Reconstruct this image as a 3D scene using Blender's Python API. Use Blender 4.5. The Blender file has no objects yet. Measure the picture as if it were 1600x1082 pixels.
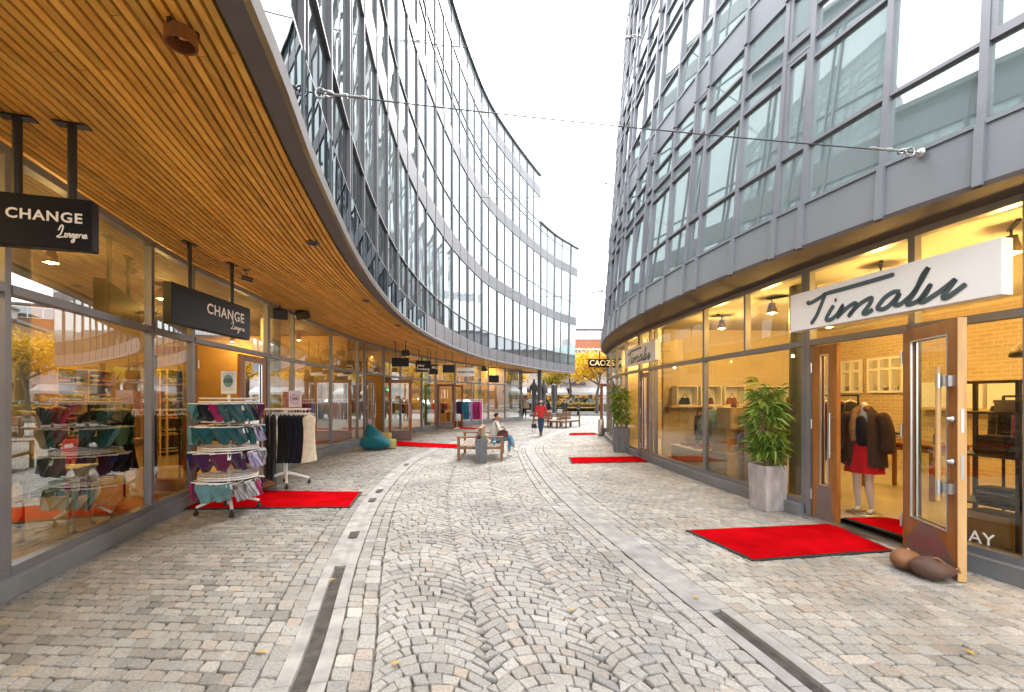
import bpy, math, random
import numpy as np
from mathutils import Vector, Matrix
R = math.radians
rnd = random.Random(7)
S = bpy.context.scene
COL = S.collection

# ---------------------------------------------------------------- camera
cam = bpy.data.cameras.new('camera'); camo = bpy.data.objects.new('camera', cam); COL.objects.link(camo)
cam.sensor_width = 36.0; cam.lens = 16.0; cam.shift_y = 81/1600; cam.clip_start = 0.05; cam.clip_end = 600
camo.location = (0, 0, 1.7); camo.rotation_euler = (R(90), 0, 0)
S.camera = camo
# ---------------------------------------------------------------- overcast sky
W = bpy.data.worlds.new('World'); S.world = W; W.use_nodes = True
nt = W.node_tree; nt.nodes.clear()
out = nt.nodes.new('ShaderNodeOutputWorld'); bg = nt.nodes.new('ShaderNodeBackground')
sky = nt.nodes.new('ShaderNodeTexSky'); sky.sky_type = 'NISHITA'; sky.sun_disc = False
sky.sun_elevation = R(48); sky.sun_rotation = R(20); sky.dust_density = 6.0; sky.air_density = 1.2
hs = nt.nodes.new('ShaderNodeHueSaturation'); hs.inputs['Saturation'].default_value = 0.12; hs.inputs['Value'].default_value = 0.55
tc = nt.nodes.new('ShaderNodeTexCoord'); nz = nt.nodes.new('ShaderNodeTexNoise')
nz.inputs['Scale'].default_value = 2.2; nz.inputs['Detail'].default_value = 5
cr = nt.nodes.new('ShaderNodeValToRGB')
cr.color_ramp.elements[0].position = .3; cr.color_ramp.elements[0].color = (9.2, 9.4, 9.8, 1)
cr.color_ramp.elements[1].position = .7; cr.color_ramp.elements[1].color = (11.6, 11.6, 11.8, 1)
mx = nt.nodes.new('ShaderNodeMixRGB'); mx.inputs[0].default_value = 0.75
nt.links.new(tc.outputs['Generated'], nz.inputs['Vector']); nt.links.new(nz.outputs['Fac'], cr.inputs['Fac'])
nt.links.new(sky.outputs[0], hs.inputs['Color']); nt.links.new(hs.outputs[0], mx.inputs[1]); nt.links.new(cr.outputs[0], mx.inputs[2])
nt.links.new(mx.outputs[0], bg.inputs['Color']); bg.inputs['Strength'].default_value = 0.12
nt.links.new(bg.outputs[0], out.inputs['Surface'])
sl = bpy.data.lights.new('sun', 'SUN'); sl.energy = 0.9; sl.angle = R(25); sl.color = (1, .96, .9)
so = bpy.data.objects.new('sun', sl); COL.objects.link(so)
so.rotation_euler = (R(42), 0, R(180-20)); so.location = (0, 0, 60)
# ---------------------------------------------------------------- exposure
S.view_settings.view_transform = 'Standard'; S.view_settings.look = 'None'
S.view_settings.gamma = 1.0; S.view_settings.use_curve_mapping = False
S.view_settings.exposure = 2.38
S.render.engine = 'CYCLES'
cy = S.cycles
cy.use_denoising = True; cy.max_bounces = 10; cy.diffuse_bounces = 4; cy.glossy_bounces = 4
cy.transparent_max_bounces = 16; cy.transmission_bounces = 4
cy.caustics_reflective = False; cy.caustics_refractive = False; cy.sample_clamp_indirect = 6.0

# ================================================================ materials
def nmat(name):
    m = bpy.data.materials.new(name); m.use_nodes = True
    t = m.node_tree; b = t.nodes['Principled BSDF']
    return m, t, b
def coords(t, scale=1.0, kind='Object'):
    c = t.nodes.new('ShaderNodeTexCoord'); mp = t.nodes.new('ShaderNodeMapping')
    if isinstance(scale, (int, float)): scale = (scale,)*3
    mp.inputs['Scale'].default_value = scale
    t.links.new(c.outputs[kind], mp.inputs['Vector']); return mp.outputs[0]
def mat(name, col, rough=.6, metal=0.0, var=.12, scale=6.0, bump=0.0, bscale=None, spec=.5, sheen=0, stretch=None, coat=0):
    """plain material with a procedural tone variation and optional fine bump"""
    m, t, b = nmat(name)
    v = coords(t, stretch or 1.0)
    n = t.nodes.new('ShaderNodeTexNoise'); n.inputs['Scale'].default_value = scale; n.inputs['Detail'].default_value = 5
    t.links.new(v, n.inputs['Vector'])
    r = t.nodes.new('ShaderNodeValToRGB')
    r.color_ramp.elements[0].position = .28; r.color_ramp.elements[1].position = .72
    r.color_ramp.elements[0].color = tuple(c*(1-var) for c in col)+(1,)
    r.color_ramp.elements[1].color = tuple(min(1, c*(1+var)) for c in col)+(1,)
    t.links.new(n.outputs['Fac'], r.inputs['Fac']); t.links.new(r.outputs[0], b.inputs['Base Color'])
    b.inputs['Roughness'].default_value = rough; b.inputs['Metallic'].default_value = metal
    b.inputs['Specular IOR Level'].default_value = spec
    if sheen: b.inputs['Sheen Weight'].default_value = sheen
    if coat: b.inputs['Coat Weight'].default_value = coat
    if bump:
        n2 = t.nodes.new('ShaderNodeTexNoise'); n2.inputs['Scale'].default_value = bscale or scale*6; n2.inputs['Detail'].default_value = 4
        t.links.new(v, n2.inputs['Vector'])
        bp = t.nodes.new('ShaderNodeBump'); bp.inputs['Strength'].default_value = bump; bp.inputs['Distance'].default_value = .01
        t.links.new(n2.outputs['Fac'], bp.inputs['Height']); t.links.new(bp.outputs[0], b.inputs['Normal'])
    return m
def emis(name, col, s):
    m, t, b = nmat(name)
    b.inputs['Base Color'].default_value = tuple(col)+(1,)
    b.inputs['Emission Color'].default_value = tuple(col)+(1,); b.inputs['Emission Strength'].default_value = s
    return m
def wood(name, c1, c2, scale=1.0, axis='Y', rough=.45, var_island=0.0):
    m, t, b = nmat(name)
    st = {'X': (.12, 1, 1), 'Y': (1, .12, 1), 'Z': (1, 1, .12)}[axis]
    v = coords(t, tuple(scale*k for k in st))
    n = t.nodes.new('ShaderNodeTexNoise'); n.inputs['Scale'].default_value = 14; n.inputs['Detail'].default_value = 7; n.inputs['Distortion'].default_value = .6
    t.links.new(v, n.inputs['Vector'])
    r = t.nodes.new('ShaderNodeValToRGB'); r.color_ramp.elements[0].position = .3; r.color_ramp.elements[1].position = .7
    r.color_ramp.elements[0].color = tuple(c1)+(1,); r.color_ramp.elements[1].color = tuple(c2)+(1,)
    t.links.new(n.outputs['Fac'], r.inputs['Fac'])
    last = r.outputs[0]
    if var_island:
        g = t.nodes.new('ShaderNodeNewGeometry'); h = t.nodes.new('ShaderNodeHueSaturation')
        mr = t.nodes.new('ShaderNodeMapRange'); mr.inputs[3].default_value = 1-var_island; mr.inputs[4].default_value = 1+var_island
        t.links.new(g.outputs['Random Per Island'], mr.inputs[0]); t.links.new(mr.outputs[0], h.inputs['Value'])
        t.links.new(last, h.inputs['Color']); last = h.outputs[0]
    t.links.new(last, b.inputs['Base Color']); b.inputs['Roughness'].default_value = rough
    bp = t.nodes.new('ShaderNodeBump'); bp.inputs['Strength'].default_value = .15; bp.inputs['Distance'].default_value = .004
    t.links.new(n.outputs['Fac'], bp.inputs['Height']); t.links.new(bp.outputs[0], b.inputs['Normal'])
    return m
def wavy(t, scale, strength, dist=.02):
    v = coords(t)
    n = t.nodes.new('ShaderNodeTexNoise'); n.inputs['Scale'].default_value = scale; n.inputs['Detail'].default_value = 1
    t.links.new(v, n.inputs['Vector'])
    bp = t.nodes.new('ShaderNodeBump'); bp.inputs['Strength'].default_value = strength; bp.inputs['Distance'].default_value = dist
    t.links.new(n.outputs['Fac'], bp.inputs['Height']); return bp.outputs[0]
def shop_glass(name, tint, boost=1.7, base=.03, ior=1.5, waves=.05):
    m, t, b = nmat(name); t.nodes.remove(b)
    o = t.nodes['Material Output']
    tr = t.nodes.new('ShaderNodeBsdfTransparent'); tr.inputs[0].default_value = tuple(tint)+(1,)
    gl = t.nodes.new('ShaderNodeBsdfGlossy'); gl.inputs['Roughness'].default_value = 0.0; gl.inputs['Color'].default_value = (.97, 1, .99, 1)
    nb = wavy(t, .9, waves)
    t.links.new(nb, gl.inputs['Normal'])
    fr = t.nodes.new('ShaderNodeFresnel'); fr.inputs[0].default_value = ior
    ma = t.nodes.new('ShaderNodeMath'); ma.operation = 'MULTIPLY_ADD'; ma.use_clamp = True
    ma.inputs[1].default_value = boost; ma.inputs[2].default_value = base
    mi = t.nodes.new('ShaderNodeMixShader')
    t.links.new(fr.outputs[0], ma.inputs[0]); t.links.new(ma.outputs[0], mi.inputs[0])
    t.links.new(tr.outputs[0], mi.inputs[1]); t.links.new(gl.outputs[0], mi.inputs[2]); t.links.new(mi.outputs[0], o.inputs[0])
    return m
def mirror_glass(name, col, body, fac, waves, wscale=1.3):
    """coated facade glazing: strong reflection over a tinted diffuse body"""
    m, t, b = nmat(name); t.nodes.remove(b)
    o = t.nodes['Material Output']
    df = t.nodes.new('ShaderNodeBsdfDiffuse'); df.inputs[0].default_value = tuple(body)+(1,)
    gl = t.nodes.new('ShaderNodeBsdfGlossy'); gl.inputs['Roughness'].default_value = 0.01; gl.inputs['Color'].default_value = tuple(col)+(1,)
    nb = wavy(t, wscale, waves); t.links.new(nb, gl.inputs['Normal'])
    fr = t.nodes.new('ShaderNodeFresnel'); fr.inputs[0].default_value = 1.5
    ma = t.nodes.new('ShaderNodeMath'); ma.operation = 'MULTIPLY_ADD'; ma.use_clamp = True
    ma.inputs[1].default_value = 1.0; ma.inputs[2].default_value = fac
    mi = t.nodes.new('ShaderNodeMixShader')
    t.links.new(fr.outputs[0], ma.inputs[0]); t.links.new(ma.outputs[0], mi.inputs[0])
    t.links.new(df.outputs[0], mi.inputs[1]); t.links.new(gl.outputs[0], mi.inputs[2]); t.links.new(mi.outputs[0], o.inputs[0])
    return m
def brickmat(name, c1, c2, mortar, bw=.24, rh=.08, rough=.85, msize=.01, kind='Object', rot=None):
    m, t, b = nmat(name)
    c = t.nodes.new('ShaderNodeTexCoord'); mp = t.nodes.new('ShaderNodeMapping')
    if rot:      # upright wall: run the courses along x+y, rise along z
        sx = t.nodes.new('ShaderNodeSeparateXYZ'); ad = t.nodes.new('ShaderNodeMath'); cb = t.nodes.new('ShaderNodeCombineXYZ')
        t.links.new(c.outputs[kind], sx.inputs[0]); t.links.new(sx.outputs[0], ad.inputs[0]); t.links.new(sx.outputs[1], ad.inputs[1])
        t.links.new(ad.outputs[0], cb.inputs[0]); t.links.new(sx.outputs[2], cb.inputs[1]); t.links.new(cb.outputs[0], mp.inputs['Vector'])
    else: t.links.new(c.outputs[kind], mp.inputs['Vector'])
    br = t.nodes.new('ShaderNodeTexBrick'); br.inputs['Scale'].default_value = 1.0
    br.inputs['Brick Width'].default_value = bw; br.inputs['Row Height'].default_value = rh; br.inputs['Mortar Size'].default_value = msize
    br.inputs['Color1'].default_value = tuple(c1)+(1,); br.inputs['Color2'].default_value = tuple(c2)+(1,); br.inputs['Mortar'].default_value = tuple(mortar)+(1,)
    t.links.new(mp.outputs[0], br.inputs['Vector']); t.links.new(br.outputs['Color'], b.inputs['Base Color'])
    b.inputs['Roughness'].default_value = rough
    bp = t.nodes.new('ShaderNodeBump'); bp.inputs['Strength'].default_value = .3; bp.inputs['Distance'].default_value = .01; bp.invert = True
    t.links.new(br.outputs['Fac'], bp.inputs['Height']); t.links.new(bp.outputs[0], b.inputs['Normal'])
    return m
def attr_stone(name, rough=.75):
    """paving stones: each stone carries its own stone colour, with speckle and grime on top"""
    m, t, b = nmat(name)
    a = t.nodes.new('ShaderNodeAttribute'); a.attribute_name = 'stone'
    v = coords(t)
    n = t.nodes.new('ShaderNodeTexNoise'); n.inputs['Scale'].default_value = 55; n.inputs['Detail'].default_value = 6
    n2 = t.nodes.new('ShaderNodeTexNoise'); n2.inputs['Scale'].default_value = .8; n2.inputs['Detail'].default_value = 6
    for k in (n, n2): t.links.new(v, k.inputs['Vector'])
    r = t.nodes.new('ShaderNodeMapRange'); r.inputs[1].default_value = .3; r.inputs[2].default_value = .7; r.inputs[3].default_value = .72; r.inputs[4].default_value = 1.18
    r2 = t.nodes.new('ShaderNodeMapRange'); r2.inputs[1].default_value = .35; r2.inputs[2].default_value = .6; r2.inputs[3].default_value = .74; r2.inputs[4].default_value = 1.06
    t.links.new(n.outputs['Fac'], r.inputs[0]); t.links.new(n2.outputs['Fac'], r2.inputs[0])
    mu = t.nodes.new('ShaderNodeMath'); mu.operation = 'MULTIPLY'
    t.links.new(r.outputs[0], mu.inputs[0]); t.links.new(r2.outputs[0], mu.inputs[1])
    h = t.nodes.new('ShaderNodeHueSaturation'); t.links.new(a.outputs['Color'], h.inputs['Color']); t.links.new(mu.outputs[0], h.inputs['Value'])
    t.links.new(h.outputs[0], b.inputs['Base Color'])
    b.inputs['Roughness'].default_value = rough
    bp = t.nodes.new('ShaderNodeBump'); bp.inputs['Strength'].default_value = .5; bp.inputs['Distance'].default_value = .006
    n3 = t.nodes.new('ShaderNodeTexNoise'); n3.inputs['Scale'].default_value = 30; n3.inputs['Detail'].default_value = 5
    t.links.new(v, n3.inputs['Vector'])
    t.links.new(n3.outputs['Fac'], bp.inputs['Height']); t.links.new(bp.outputs[0], b.inputs['Normal'])
    return m

M = {}
M['alu'] = mat('grey_aluminium', (.20, .20, .215), .42, .35, .08, 3)
M['mullion'] = mat('tower_mullion', (.12, .12, .132), .45, .2, .08, 3)
M['frame'] = mat('window_frame', (.25, .25, .275), .4, .3, .08, 3)
M['alu_dark'] = mat('dark_aluminium', (.075, .077, .085), .4, .3, .08, 3)
M['panel'] = mat('grey_facade_panel', (.245, .262, .29), .38, .25, .05, 1.2)
M['plinth'] = mat('plinth_metal', (.19, .205, .22), .5, .2, .16, 2.5)
M['spandrel'] = mirror_glass('spandrel_glass', (.24, .26, .27), (.16, .18, .19), .30, .03)
M['tower_glass'] = mirror_glass('facade_glass', (.44, .475, .48), (.50, .57, .58), .34, .13, 1.1)  # pale diffuse body stands in for bright reflections in the panes
M['green_glass'] = mirror_glass('green_facade_glass', (.46, .51, .51), (.36, .45, .445), .56, .06, .9)  # light body colour painted in place of reflected white sky
M['pane'] = shop_glass('shop_glass', (.90, .96, .93), 2.4, .14)
M['pane_clear'] = shop_glass('clear_shop_glass', (.95, .97, .95), 1.35, .025)
M['panel_left'] = mat('left_facade_panel', (.135, .135, .15), .5, 0, .12, .9, spec=.3)
M['doorglass'] = shop_glass('door_glass', (.93, .97, .95), 1.3, .03)
M['soffit'] = wood('soffit_slats', (.68, .30, .038), (.96, .52, .10), 1.0, 'Y', .5, .22)
M['dark'] = mat('dark_board', (.018, .014, .011), .9)
M['black'] = mat('black_metal', (.012, .012, .013), .4, 0, .2)
M['signblack'] = mat('black_sign_face', (.011, .013, .016), .4, 0, .3, 1.5, spec=.14)
M['white'] = mat('white_paint', (.78, .78, .77), .45, 0, .04, 2)
M['signwhite'] = mat('white_sign_face', (.82, .82, .82), .5, 0, .02, 1)
M['ink'] = mat('grey_lettering', (.055, .085, .10), .5, 0, .05)
M['letterwhite'] = mat('white_lettering', (.85, .85, .85), .5, 0, .02)
M['oak'] = wood('oak_door', (.20, .075, .014), (.34, .135, .03), .8, 'Z', .4)
M['oakpale'] = wood('oak_edge', (.48, .28, .11), (.62, .40, .18), .8, 'Z', .45)
M['oakdark'] = wood('brown_door', (.15, .055, .018), (.26, .10, .035), .8, 'Z', .4)
M['steel'] = mat('steel', (.55, .55, .55), .28, .9, .08)
M['kick'] = mat('bronze_kick_plate', (.22, .17, .16), .35, .6, .1)
M['red'] = mat('red_carpet', (.40, .003, .006), 1.0, 0, .3, 2.2, .8, 200, .0)
M['rubber'] = mat('black_rubber', (.02, .02, .02), .8)
M['granite'] = mat('light_granite', (.285, .28, .27), .8, 0, .3, 5, .3, 70)
M['channel'] = mat('dirty_channel', (.05, .044, .037), .85, 0, .55, 9, .4, 40)
M['grate'] = mat('drain_grate', (.05, .045, .042), .6, .3, .3)
M['stone'] = attr_stone('cobblestone')
M['grout'] = mat('joint_sand', (.135, .12, .10), .95, 0, .65, 3, .5, 90)
M['beige'] = mat('warm_wall', (.55, .48, .36), .9, 0, .06, 1)
M['ceil'] = mat('shop_ceiling', (.5, .47, .4), .9, 0, .05, 1)
M['floorwood'] = wood('shop_floor', (.32, .22, .11), (.45, .33, .18), .5, 'X', .35)
M['floortile'] = mat('pale_floor', (.45, .41, .33), .3, 0, .08, 2)
M['brickwall'] = brickmat('yellow_brick', (.56, .45, .28), (.48, .37, .22), (.6, .52, .38), rot=True)
M['lamp'] = emis('lamp_glow', (1, .78, .42), 14)
M['pinewood'] = wood('plywood', (.5, .38, .2), (.62, .5, .3), .7, 'X', .5)

# ================================================================ geometry helpers
class MB:
    """collects shapes and links them as ONE mesh object"""
    def __init__(s): s.v = []; s.f = []; s.mi = []; s.sm = []
    def add(s, vs, fs, m=0, smooth=False):
        o = len(s.v); s.v += [tuple(p) for p in vs]
        for f in fs: s.f.append(tuple(i+o for i in f)); s.mi.append(m); s.sm.append(smooth)
        return s
    def quad(s, a, b, c, d, m=0): return s.add([a, b, c, d], [(0, 1, 2, 3)], m)
    def hexa(s, b4, t4, m=0):
        return s.add(list(b4)+list(t4), [(3, 2, 1, 0), (4, 5, 6, 7), (0, 1, 5, 4), (1, 2, 6, 5), (2, 3, 7, 6), (3, 0, 4, 7)], m)
    def box(s, x0, x1, y0, y1, z0, z1, m=0):
        return s.hexa([(x0, y0, z0), (x1, y0, z0), (x1, y1, z0), (x0, y1, z0)], [(x0, y0, z1), (x1, y0, z1), (x1, y1, z1), (x0, y1, z1)], m)
    def bar(s, p, q, w, h, up=(0, 0, 1), m=0):
        """box from p to q, w wide (sideways), h high (along up)"""
        p = Vector(p); q = Vector(q); d = (q-p).normalized(); u = Vector(up)
        sd = d.cross(u)
        if sd.length < 1e-4: sd = d.cross(Vector((1, 0, 0)))
        sd.normalize(); u = sd.cross(d).normalized(); sd *= w/2; u = u*(h/2)
        return s.hexa([p-sd-u, p+sd-u, p+sd+u, p-sd+u], [q-sd-u, q+sd-u, q+sd+u, q-sd+u], m)
    def tube(s, pts, r, n=8, m=0, cap=True):
        pts = [Vector(p) for p in pts]; rs = r if isinstance(r, (list, tuple)) else [r]*len(pts)
        rings = []; prev = None
        for i, p in enumerate(pts):
            d = (pts[min(i+1, len(pts)-1)]-pts[max(i-1, 0)]).normalized()
            if prev is None:
                a = d.cross(Vector((0, 0, 1)))
                if a.length < 1e-3: a = d.cross(Vector((1, 0, 0)))
            else: a = prev-d*prev.dot(d)
            a.normalize(); prev = a; b = d.cross(a)
            rings.append([p+(a*math.cos(2*math.pi*k/n)+b*math.sin(2*math.pi*k/n))*rs[i] for k in range(n)])
        vs = [v for r_ in rings for v in r_]; fs = []
        for i in range(len(pts)-1):
            for k in range(n): fs.append((i*n+k, i*n+(k+1) % n, (i+1)*n+(k+1) % n, (i+1)*n+k))
        s.add(vs, fs, m, True)
        if cap:
            s.add(rings[0], [tuple(range(n))[::-1]], m); s.add(rings[-1], [tuple(range(n))], m)
        return s
    def cyl(s, p, q, r0, r1=None, n=14, m=0): return s.tube([p, q], [r0, r0 if r1 is None else r1], n, m)
    def lathe(s, prof, n=20, c=(0, 0, 0), m=0, smooth=True):
        vs = []; fs = []
        for r, z in prof:
            for k in range(n): vs.append((c[0]+r*math.cos(2*math.pi*k/n), c[1]+r*math.sin(2*math.pi*k/n), c[2]+z))
        for i in range(len(prof)-1):
            for k in range(n): fs.append((i*n+k, i*n+(k+1) % n, (i+1)*n+(k+1) % n, (i+1)*n+k))
        return s.add(vs, fs, m, smooth)
    def ball(s, c, rx, ry=None, rz=None, n=12, m=0):
        ry = rx if ry is None else ry; rz = rx if rz is None else rz
        vs = [(c[0], c[1], c[2]-rz)]; h = n//2
        for i in range(1, h):
            a = math.pi*i/h-math.pi/2
            for k in range(n): vs.append((c[0]+rx*math.cos(a)*math.cos(2*math.pi*k/n), c[1]+ry*math.cos(a)*math.sin(2*math.pi*k/n), c[2]+rz*math.sin(a)))
        vs.append((c[0], c[1], c[2]+rz)); L = len(vs)-1; fs = [(0, 1+(k+1) % n, 1+k) for k in range(n)]
        for i in range(h-2):
            for k in range(n): fs.append((1+i*n+k, 1+i*n+(k+1) % n, 1+(i+1)*n+(k+1) % n, 1+(i+1)*n+k))
        o = 1+(h-2)*n
        fs += [(o+k, o+(k+1) % n, L) for k in range(n)]
        return s.add(vs, fs, m, True)
    def prism(s, poly, ax, thick, org=(0, 0, 0), m=0):
        """2-D outline poly in the plane of ax=(u,v), pushed along the normal by thick"""
        u, v = Vector(ax[0]), Vector(ax[1]); w = u.cross(v).normalized()*thick; o = Vector(org); n = len(poly)
        a = [o+u*p[0]+v*p[1] for p in poly]; b = [p+w for p in a]
        return s.add(a+b, [tuple(range(n))[::-1], tuple(range(n, 2*n))]+[(i, (i+1) % n, n+(i+1) % n, n+i) for i in range(n)], m)
    def ring(s, c, rad, r, n=32, k=8, m=0, axis='z', a0=0, a1=2*math.pi):
        full = a1-a0 >= 2*math.pi-1e-6; pts = []
        for i in range(n+(0 if full else 1)):
            a = a0+(a1-a0)*i/n
            if axis == 'z': pts.append((c[0]+rad*math.cos(a), c[1]+rad*math.sin(a), c[2]))
            elif axis == 'x': pts.append((c[0], c[1]+rad*math.cos(a), c[2]+rad*math.sin(a)))
            else: pts.append((c[0]+rad*math.cos(a), c[1], c[2]+rad*math.sin(a)))
        if full: pts += pts[:2]
        return s.tube(pts, r, k, m, not full)
    def strip(s, A, B, m=0, smooth=False):
        """ribbon of quads between two equally long point lists"""
        n = len(A)
        return s.add(list(A)+list(B), [(i, i+1, n+i+1, n+i) for i in range(n-1)], m, smooth)
    def sweep(s, pts, prof, m=0):
        """prof = list of (offset along n, z) per section; pts = list of (Vector pos, Vector n)"""
        k = len(prof); vs = []; fs = []
        for p, n in pts:
            for o, z in prof: vs.append((p.x+n.x*o, p.y+n.y*o, p.z+z))
        for i in range(len(pts)-1):
            for j in range(k): fs.append((i*k+j, i*k+(j+1) % k, (i+1)*k+(j+1) % k, (i+1)*k+j))
        fs.append(tuple(range(k))[::-1]); fs.append(tuple((len(pts)-1)*k+j for j in range(k)))
        return s.add(vs, fs, m)
    def build(s, name, mats, parent=None, world=True, bevel=0, label=None):
        me = bpy.data.meshes.new(name)
        vs = s.v
        if parent is not None and world:
            iv = wmat(parent).inverted(); vs = [tuple(iv @ Vector(p)) for p in vs]
        me.from_pydata([tuple(p) for p in vs], [], s.f)
        if not isinstance(mats, (list, tuple)): mats = [mats]
        for m in mats: me.materials.append(m)
        if len(mats) > 1: me.polygons.foreach_set('material_index', s.mi)
        me.polygons.foreach_set('use_smooth', s.sm)
        me.update()
        o = bpy.data.objects.new(name, me); COL.objects.link(o)
        if parent is not None: o.parent = parent
        if bevel:
            b = o.modifiers.new('edge', 'BEVEL'); b.width = bevel; b.segments = 2; b.limit_method = 'ANGLE'; b.angle_limit = R(40)
        if label: o['label'] = label
        return o
def wmat(o):
    m = Matrix.Translation(o.location) @ o.rotation_euler.to_matrix().to_4x4() @ Matrix.Diagonal((*o.scale, 1))
    return wmat(o.parent) @ m if o.parent else m
def thing(name, label, cat, loc=(0, 0, 0), rz=0, group=None):
    o = bpy.data.objects.new(name, None); COL.objects.link(o); o.empty_display_size = .1
    o.location = loc; o.rotation_euler = (0, 0, rz); return tag(o, label, cat, group)
def tag(o, label, cat, group=None):
    o['label'] = label; o['category'] = cat
    if group: o['group'] = group
    return o
def struct(o): o['kind'] = 'structure'; return o
def copy_tree(o, loc=None, rz=None, label=None, group=None, parent=None, scale=None):
    c = o.copy(); COL.objects.link(c); c.parent = parent
    if loc is not None: c.location = loc
    if rz is not None: c.rotation_euler = (c.rotation_euler[0], c.rotation_euler[1], rz)
    if scale is not None: c.scale = (scale,)*3 if isinstance(scale, (int, float)) else scale
    if label: c['label'] = label
    if group: c['group'] = group
    for ch in KIDS.get(o.name, None) or [k for k in o.children]: copy_tree(ch, parent=c)
    return c
KIDS = {}
def skin(name, chains, m, parent, sub=2, smooth=True):
    """one continuous skinned surface; chains = lists of (x,y,z,r[,r2]) sharing joints by position; first point is the root"""
    vs = []; rs = []; es = set(); idx = {}
    for ch in chains:
        last = None
        for p in ch:
            k = tuple(round(c, 4) for c in p[:3])
            if k not in idx: idx[k] = len(vs); vs.append(p[:3]); rs.append((p[3], p[4] if len(p) > 4 else p[3]))
            i = idx[k]
            if last is not None and last != i: es.add((min(last, i), max(last, i)))
            last = i
    me = bpy.data.meshes.new(name); me.from_pydata(vs, list(es), []); me.materials.append(m)
    o = bpy.data.objects.new(name, me); COL.objects.link(o)
    if parent: o.parent = parent
    mo = o.modifiers.new('skin', 'SKIN'); mo.use_smooth_shade = smooth
    sv = me.skin_vertices[0].data
    for i, r in enumerate(rs): sv[i].radius = r; sv[i].use_root = (i == 0)
    sb = o.modifiers.new('sub', 'SUBSURF'); sb.levels = sub; sb.render_levels = sub
    return o
def text_mesh(s, size=1.0, extrude=.002, shear=0, align='CENTER', bold=0, spacing=1.0):
    c = bpy.data.curves.new('lettering', 'FONT'); c.body = s; c.size = size; c.extrude = extrude; c.shear = shear
    c.align_x = align; c.align_y = 'CENTER'; c.offset = bold; c.space_character = spacing; c.resolution_u = 3
    o = bpy.data.objects.new('lettering', c); COL.objects.link(o)
    dg = bpy.context.evaluated_depsgraph_get()
    me = bpy.data.meshes.new_from_object(o.evaluated_get(dg)); bpy.data.objects.remove(o)
    return me
def put_text(s, size, m, parent, org, ux, uy, name='lettering', **k):
    """lettering lying in the plane (ux, uy) at world point org"""
    me = text_mesh(s, size, **k); me.materials.clear(); me.materials.append(m)
    ux = Vector(ux).normalized(); uy = Vector(uy).normalized(); w = ux.cross(uy)
    mt = Matrix((ux, uy, w)).transposed().to_4x4(); mt.translation = Vector(org)
    me.transform(wmat(parent).inverted() @ mt)
    o = bpy.data.objects.new(name, me); COL.objects.link(o); o.parent = parent; return o
def stroke(mb, pts, w, org, ux, uy, sx, sy, thick=.004, m=0):
    """brush stroke (2-D polyline smoothed) laid on a plane"""
    P = [np.array(p, float) for p in pts]
    if len(P) > 2:
        Q = []
        for i in range(len(P)-1):
            p0, p1, p2, p3 = P[max(i-1, 0)], P[i], P[i+1], P[min(i+2, len(P)-1)]
            for t in np.linspace(0, 1, 6, endpoint=False):
                Q.append(.5*((2*p1)+(-p0+p2)*t+(2*p0-5*p1+4*p2-p3)*t*t+(-p0+3*p1-3*p2+p3)*t**3))
        Q.append(P[-1]); P = Q
    P = [np.array((p[0]*sx, p[1]*sy)) for p in P]
    ux = Vector(ux).normalized(); uy = Vector(uy).normalized(); nn = ux.cross(uy)*thick; o = Vector(org)
    L = []; Rr = []
    for i, p in enumerate(P):
        d = P[min(i+1, len(P)-1)]-P[max(i-1, 0)]; d = d/(np.hypot(*d)+1e-9); n = np.array((-d[1], d[0]))*w/2
        e = .6 if i in (0, len(P)-1) else 1
        a = p+n*e; b = p-n*e
        L.append(o+ux*a[0]+uy*a[1]+nn); Rr.append(o+ux*b[0]+uy*b[1]+nn)
    mb.strip(Rr, L, m)
    for Z in (L, Rr): mb.strip(Z, [q-nn for q in Z], m)
class Curve:
    """smooth plan curve through points, walked by length"""
    def __init__(s, pts, n=24):
        P = [np.array(p, float) for p in pts]; Q = []
        P = [2*P[0]-P[1]]+P+[2*P[-1]-P[-2]]
        for i in range(1, len(P)-2):
            p0, p1, p2, p3 = P[i-1:i+3]
            for t in np.linspace(0, 1, n, endpoint=False):
                Q.append(.5*((2*p1)+(-p0+p2)*t+(2*p0-5*p1+4*p2-p3)*t*t+(-p0+3*p1-3*p2+p3)*t**3))
        Q.append(P[-2]); s.q = np.array(Q); d = np.diff(s.q, axis=0)
        s.l = np.concatenate([[0], np.cumsum(np.hypot(d[:, 0], d[:, 1]))]); s.len = s.l[-1]
    def at(s, t): return Vector((np.interp(t, s.l, s.q[:, 0]), np.interp(t, s.l, s.q[:, 1]), 0))
    def tan(s, t):
        a, b = s.at(max(t-.15, 0)), s.at(min(t+.15, s.len)); return (b-a).normalized()
    def nor(s, t): d = s.tan(t); return Vector((d.y, -d.x, 0))          # right-hand side of travel
    def sy(s, y): return float(np.interp(y, s.q[:, 1], s.l))            # length at which the curve passes Y
def seen(p, mx=1.08, my=1.08):
    if p[1] < .3: return False
    x = 711*p[0]/p[1]/800; y = (711*(p[2]-1.7)/p[1]-81)/541
    return abs(x) < mx and abs(y) < my
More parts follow.
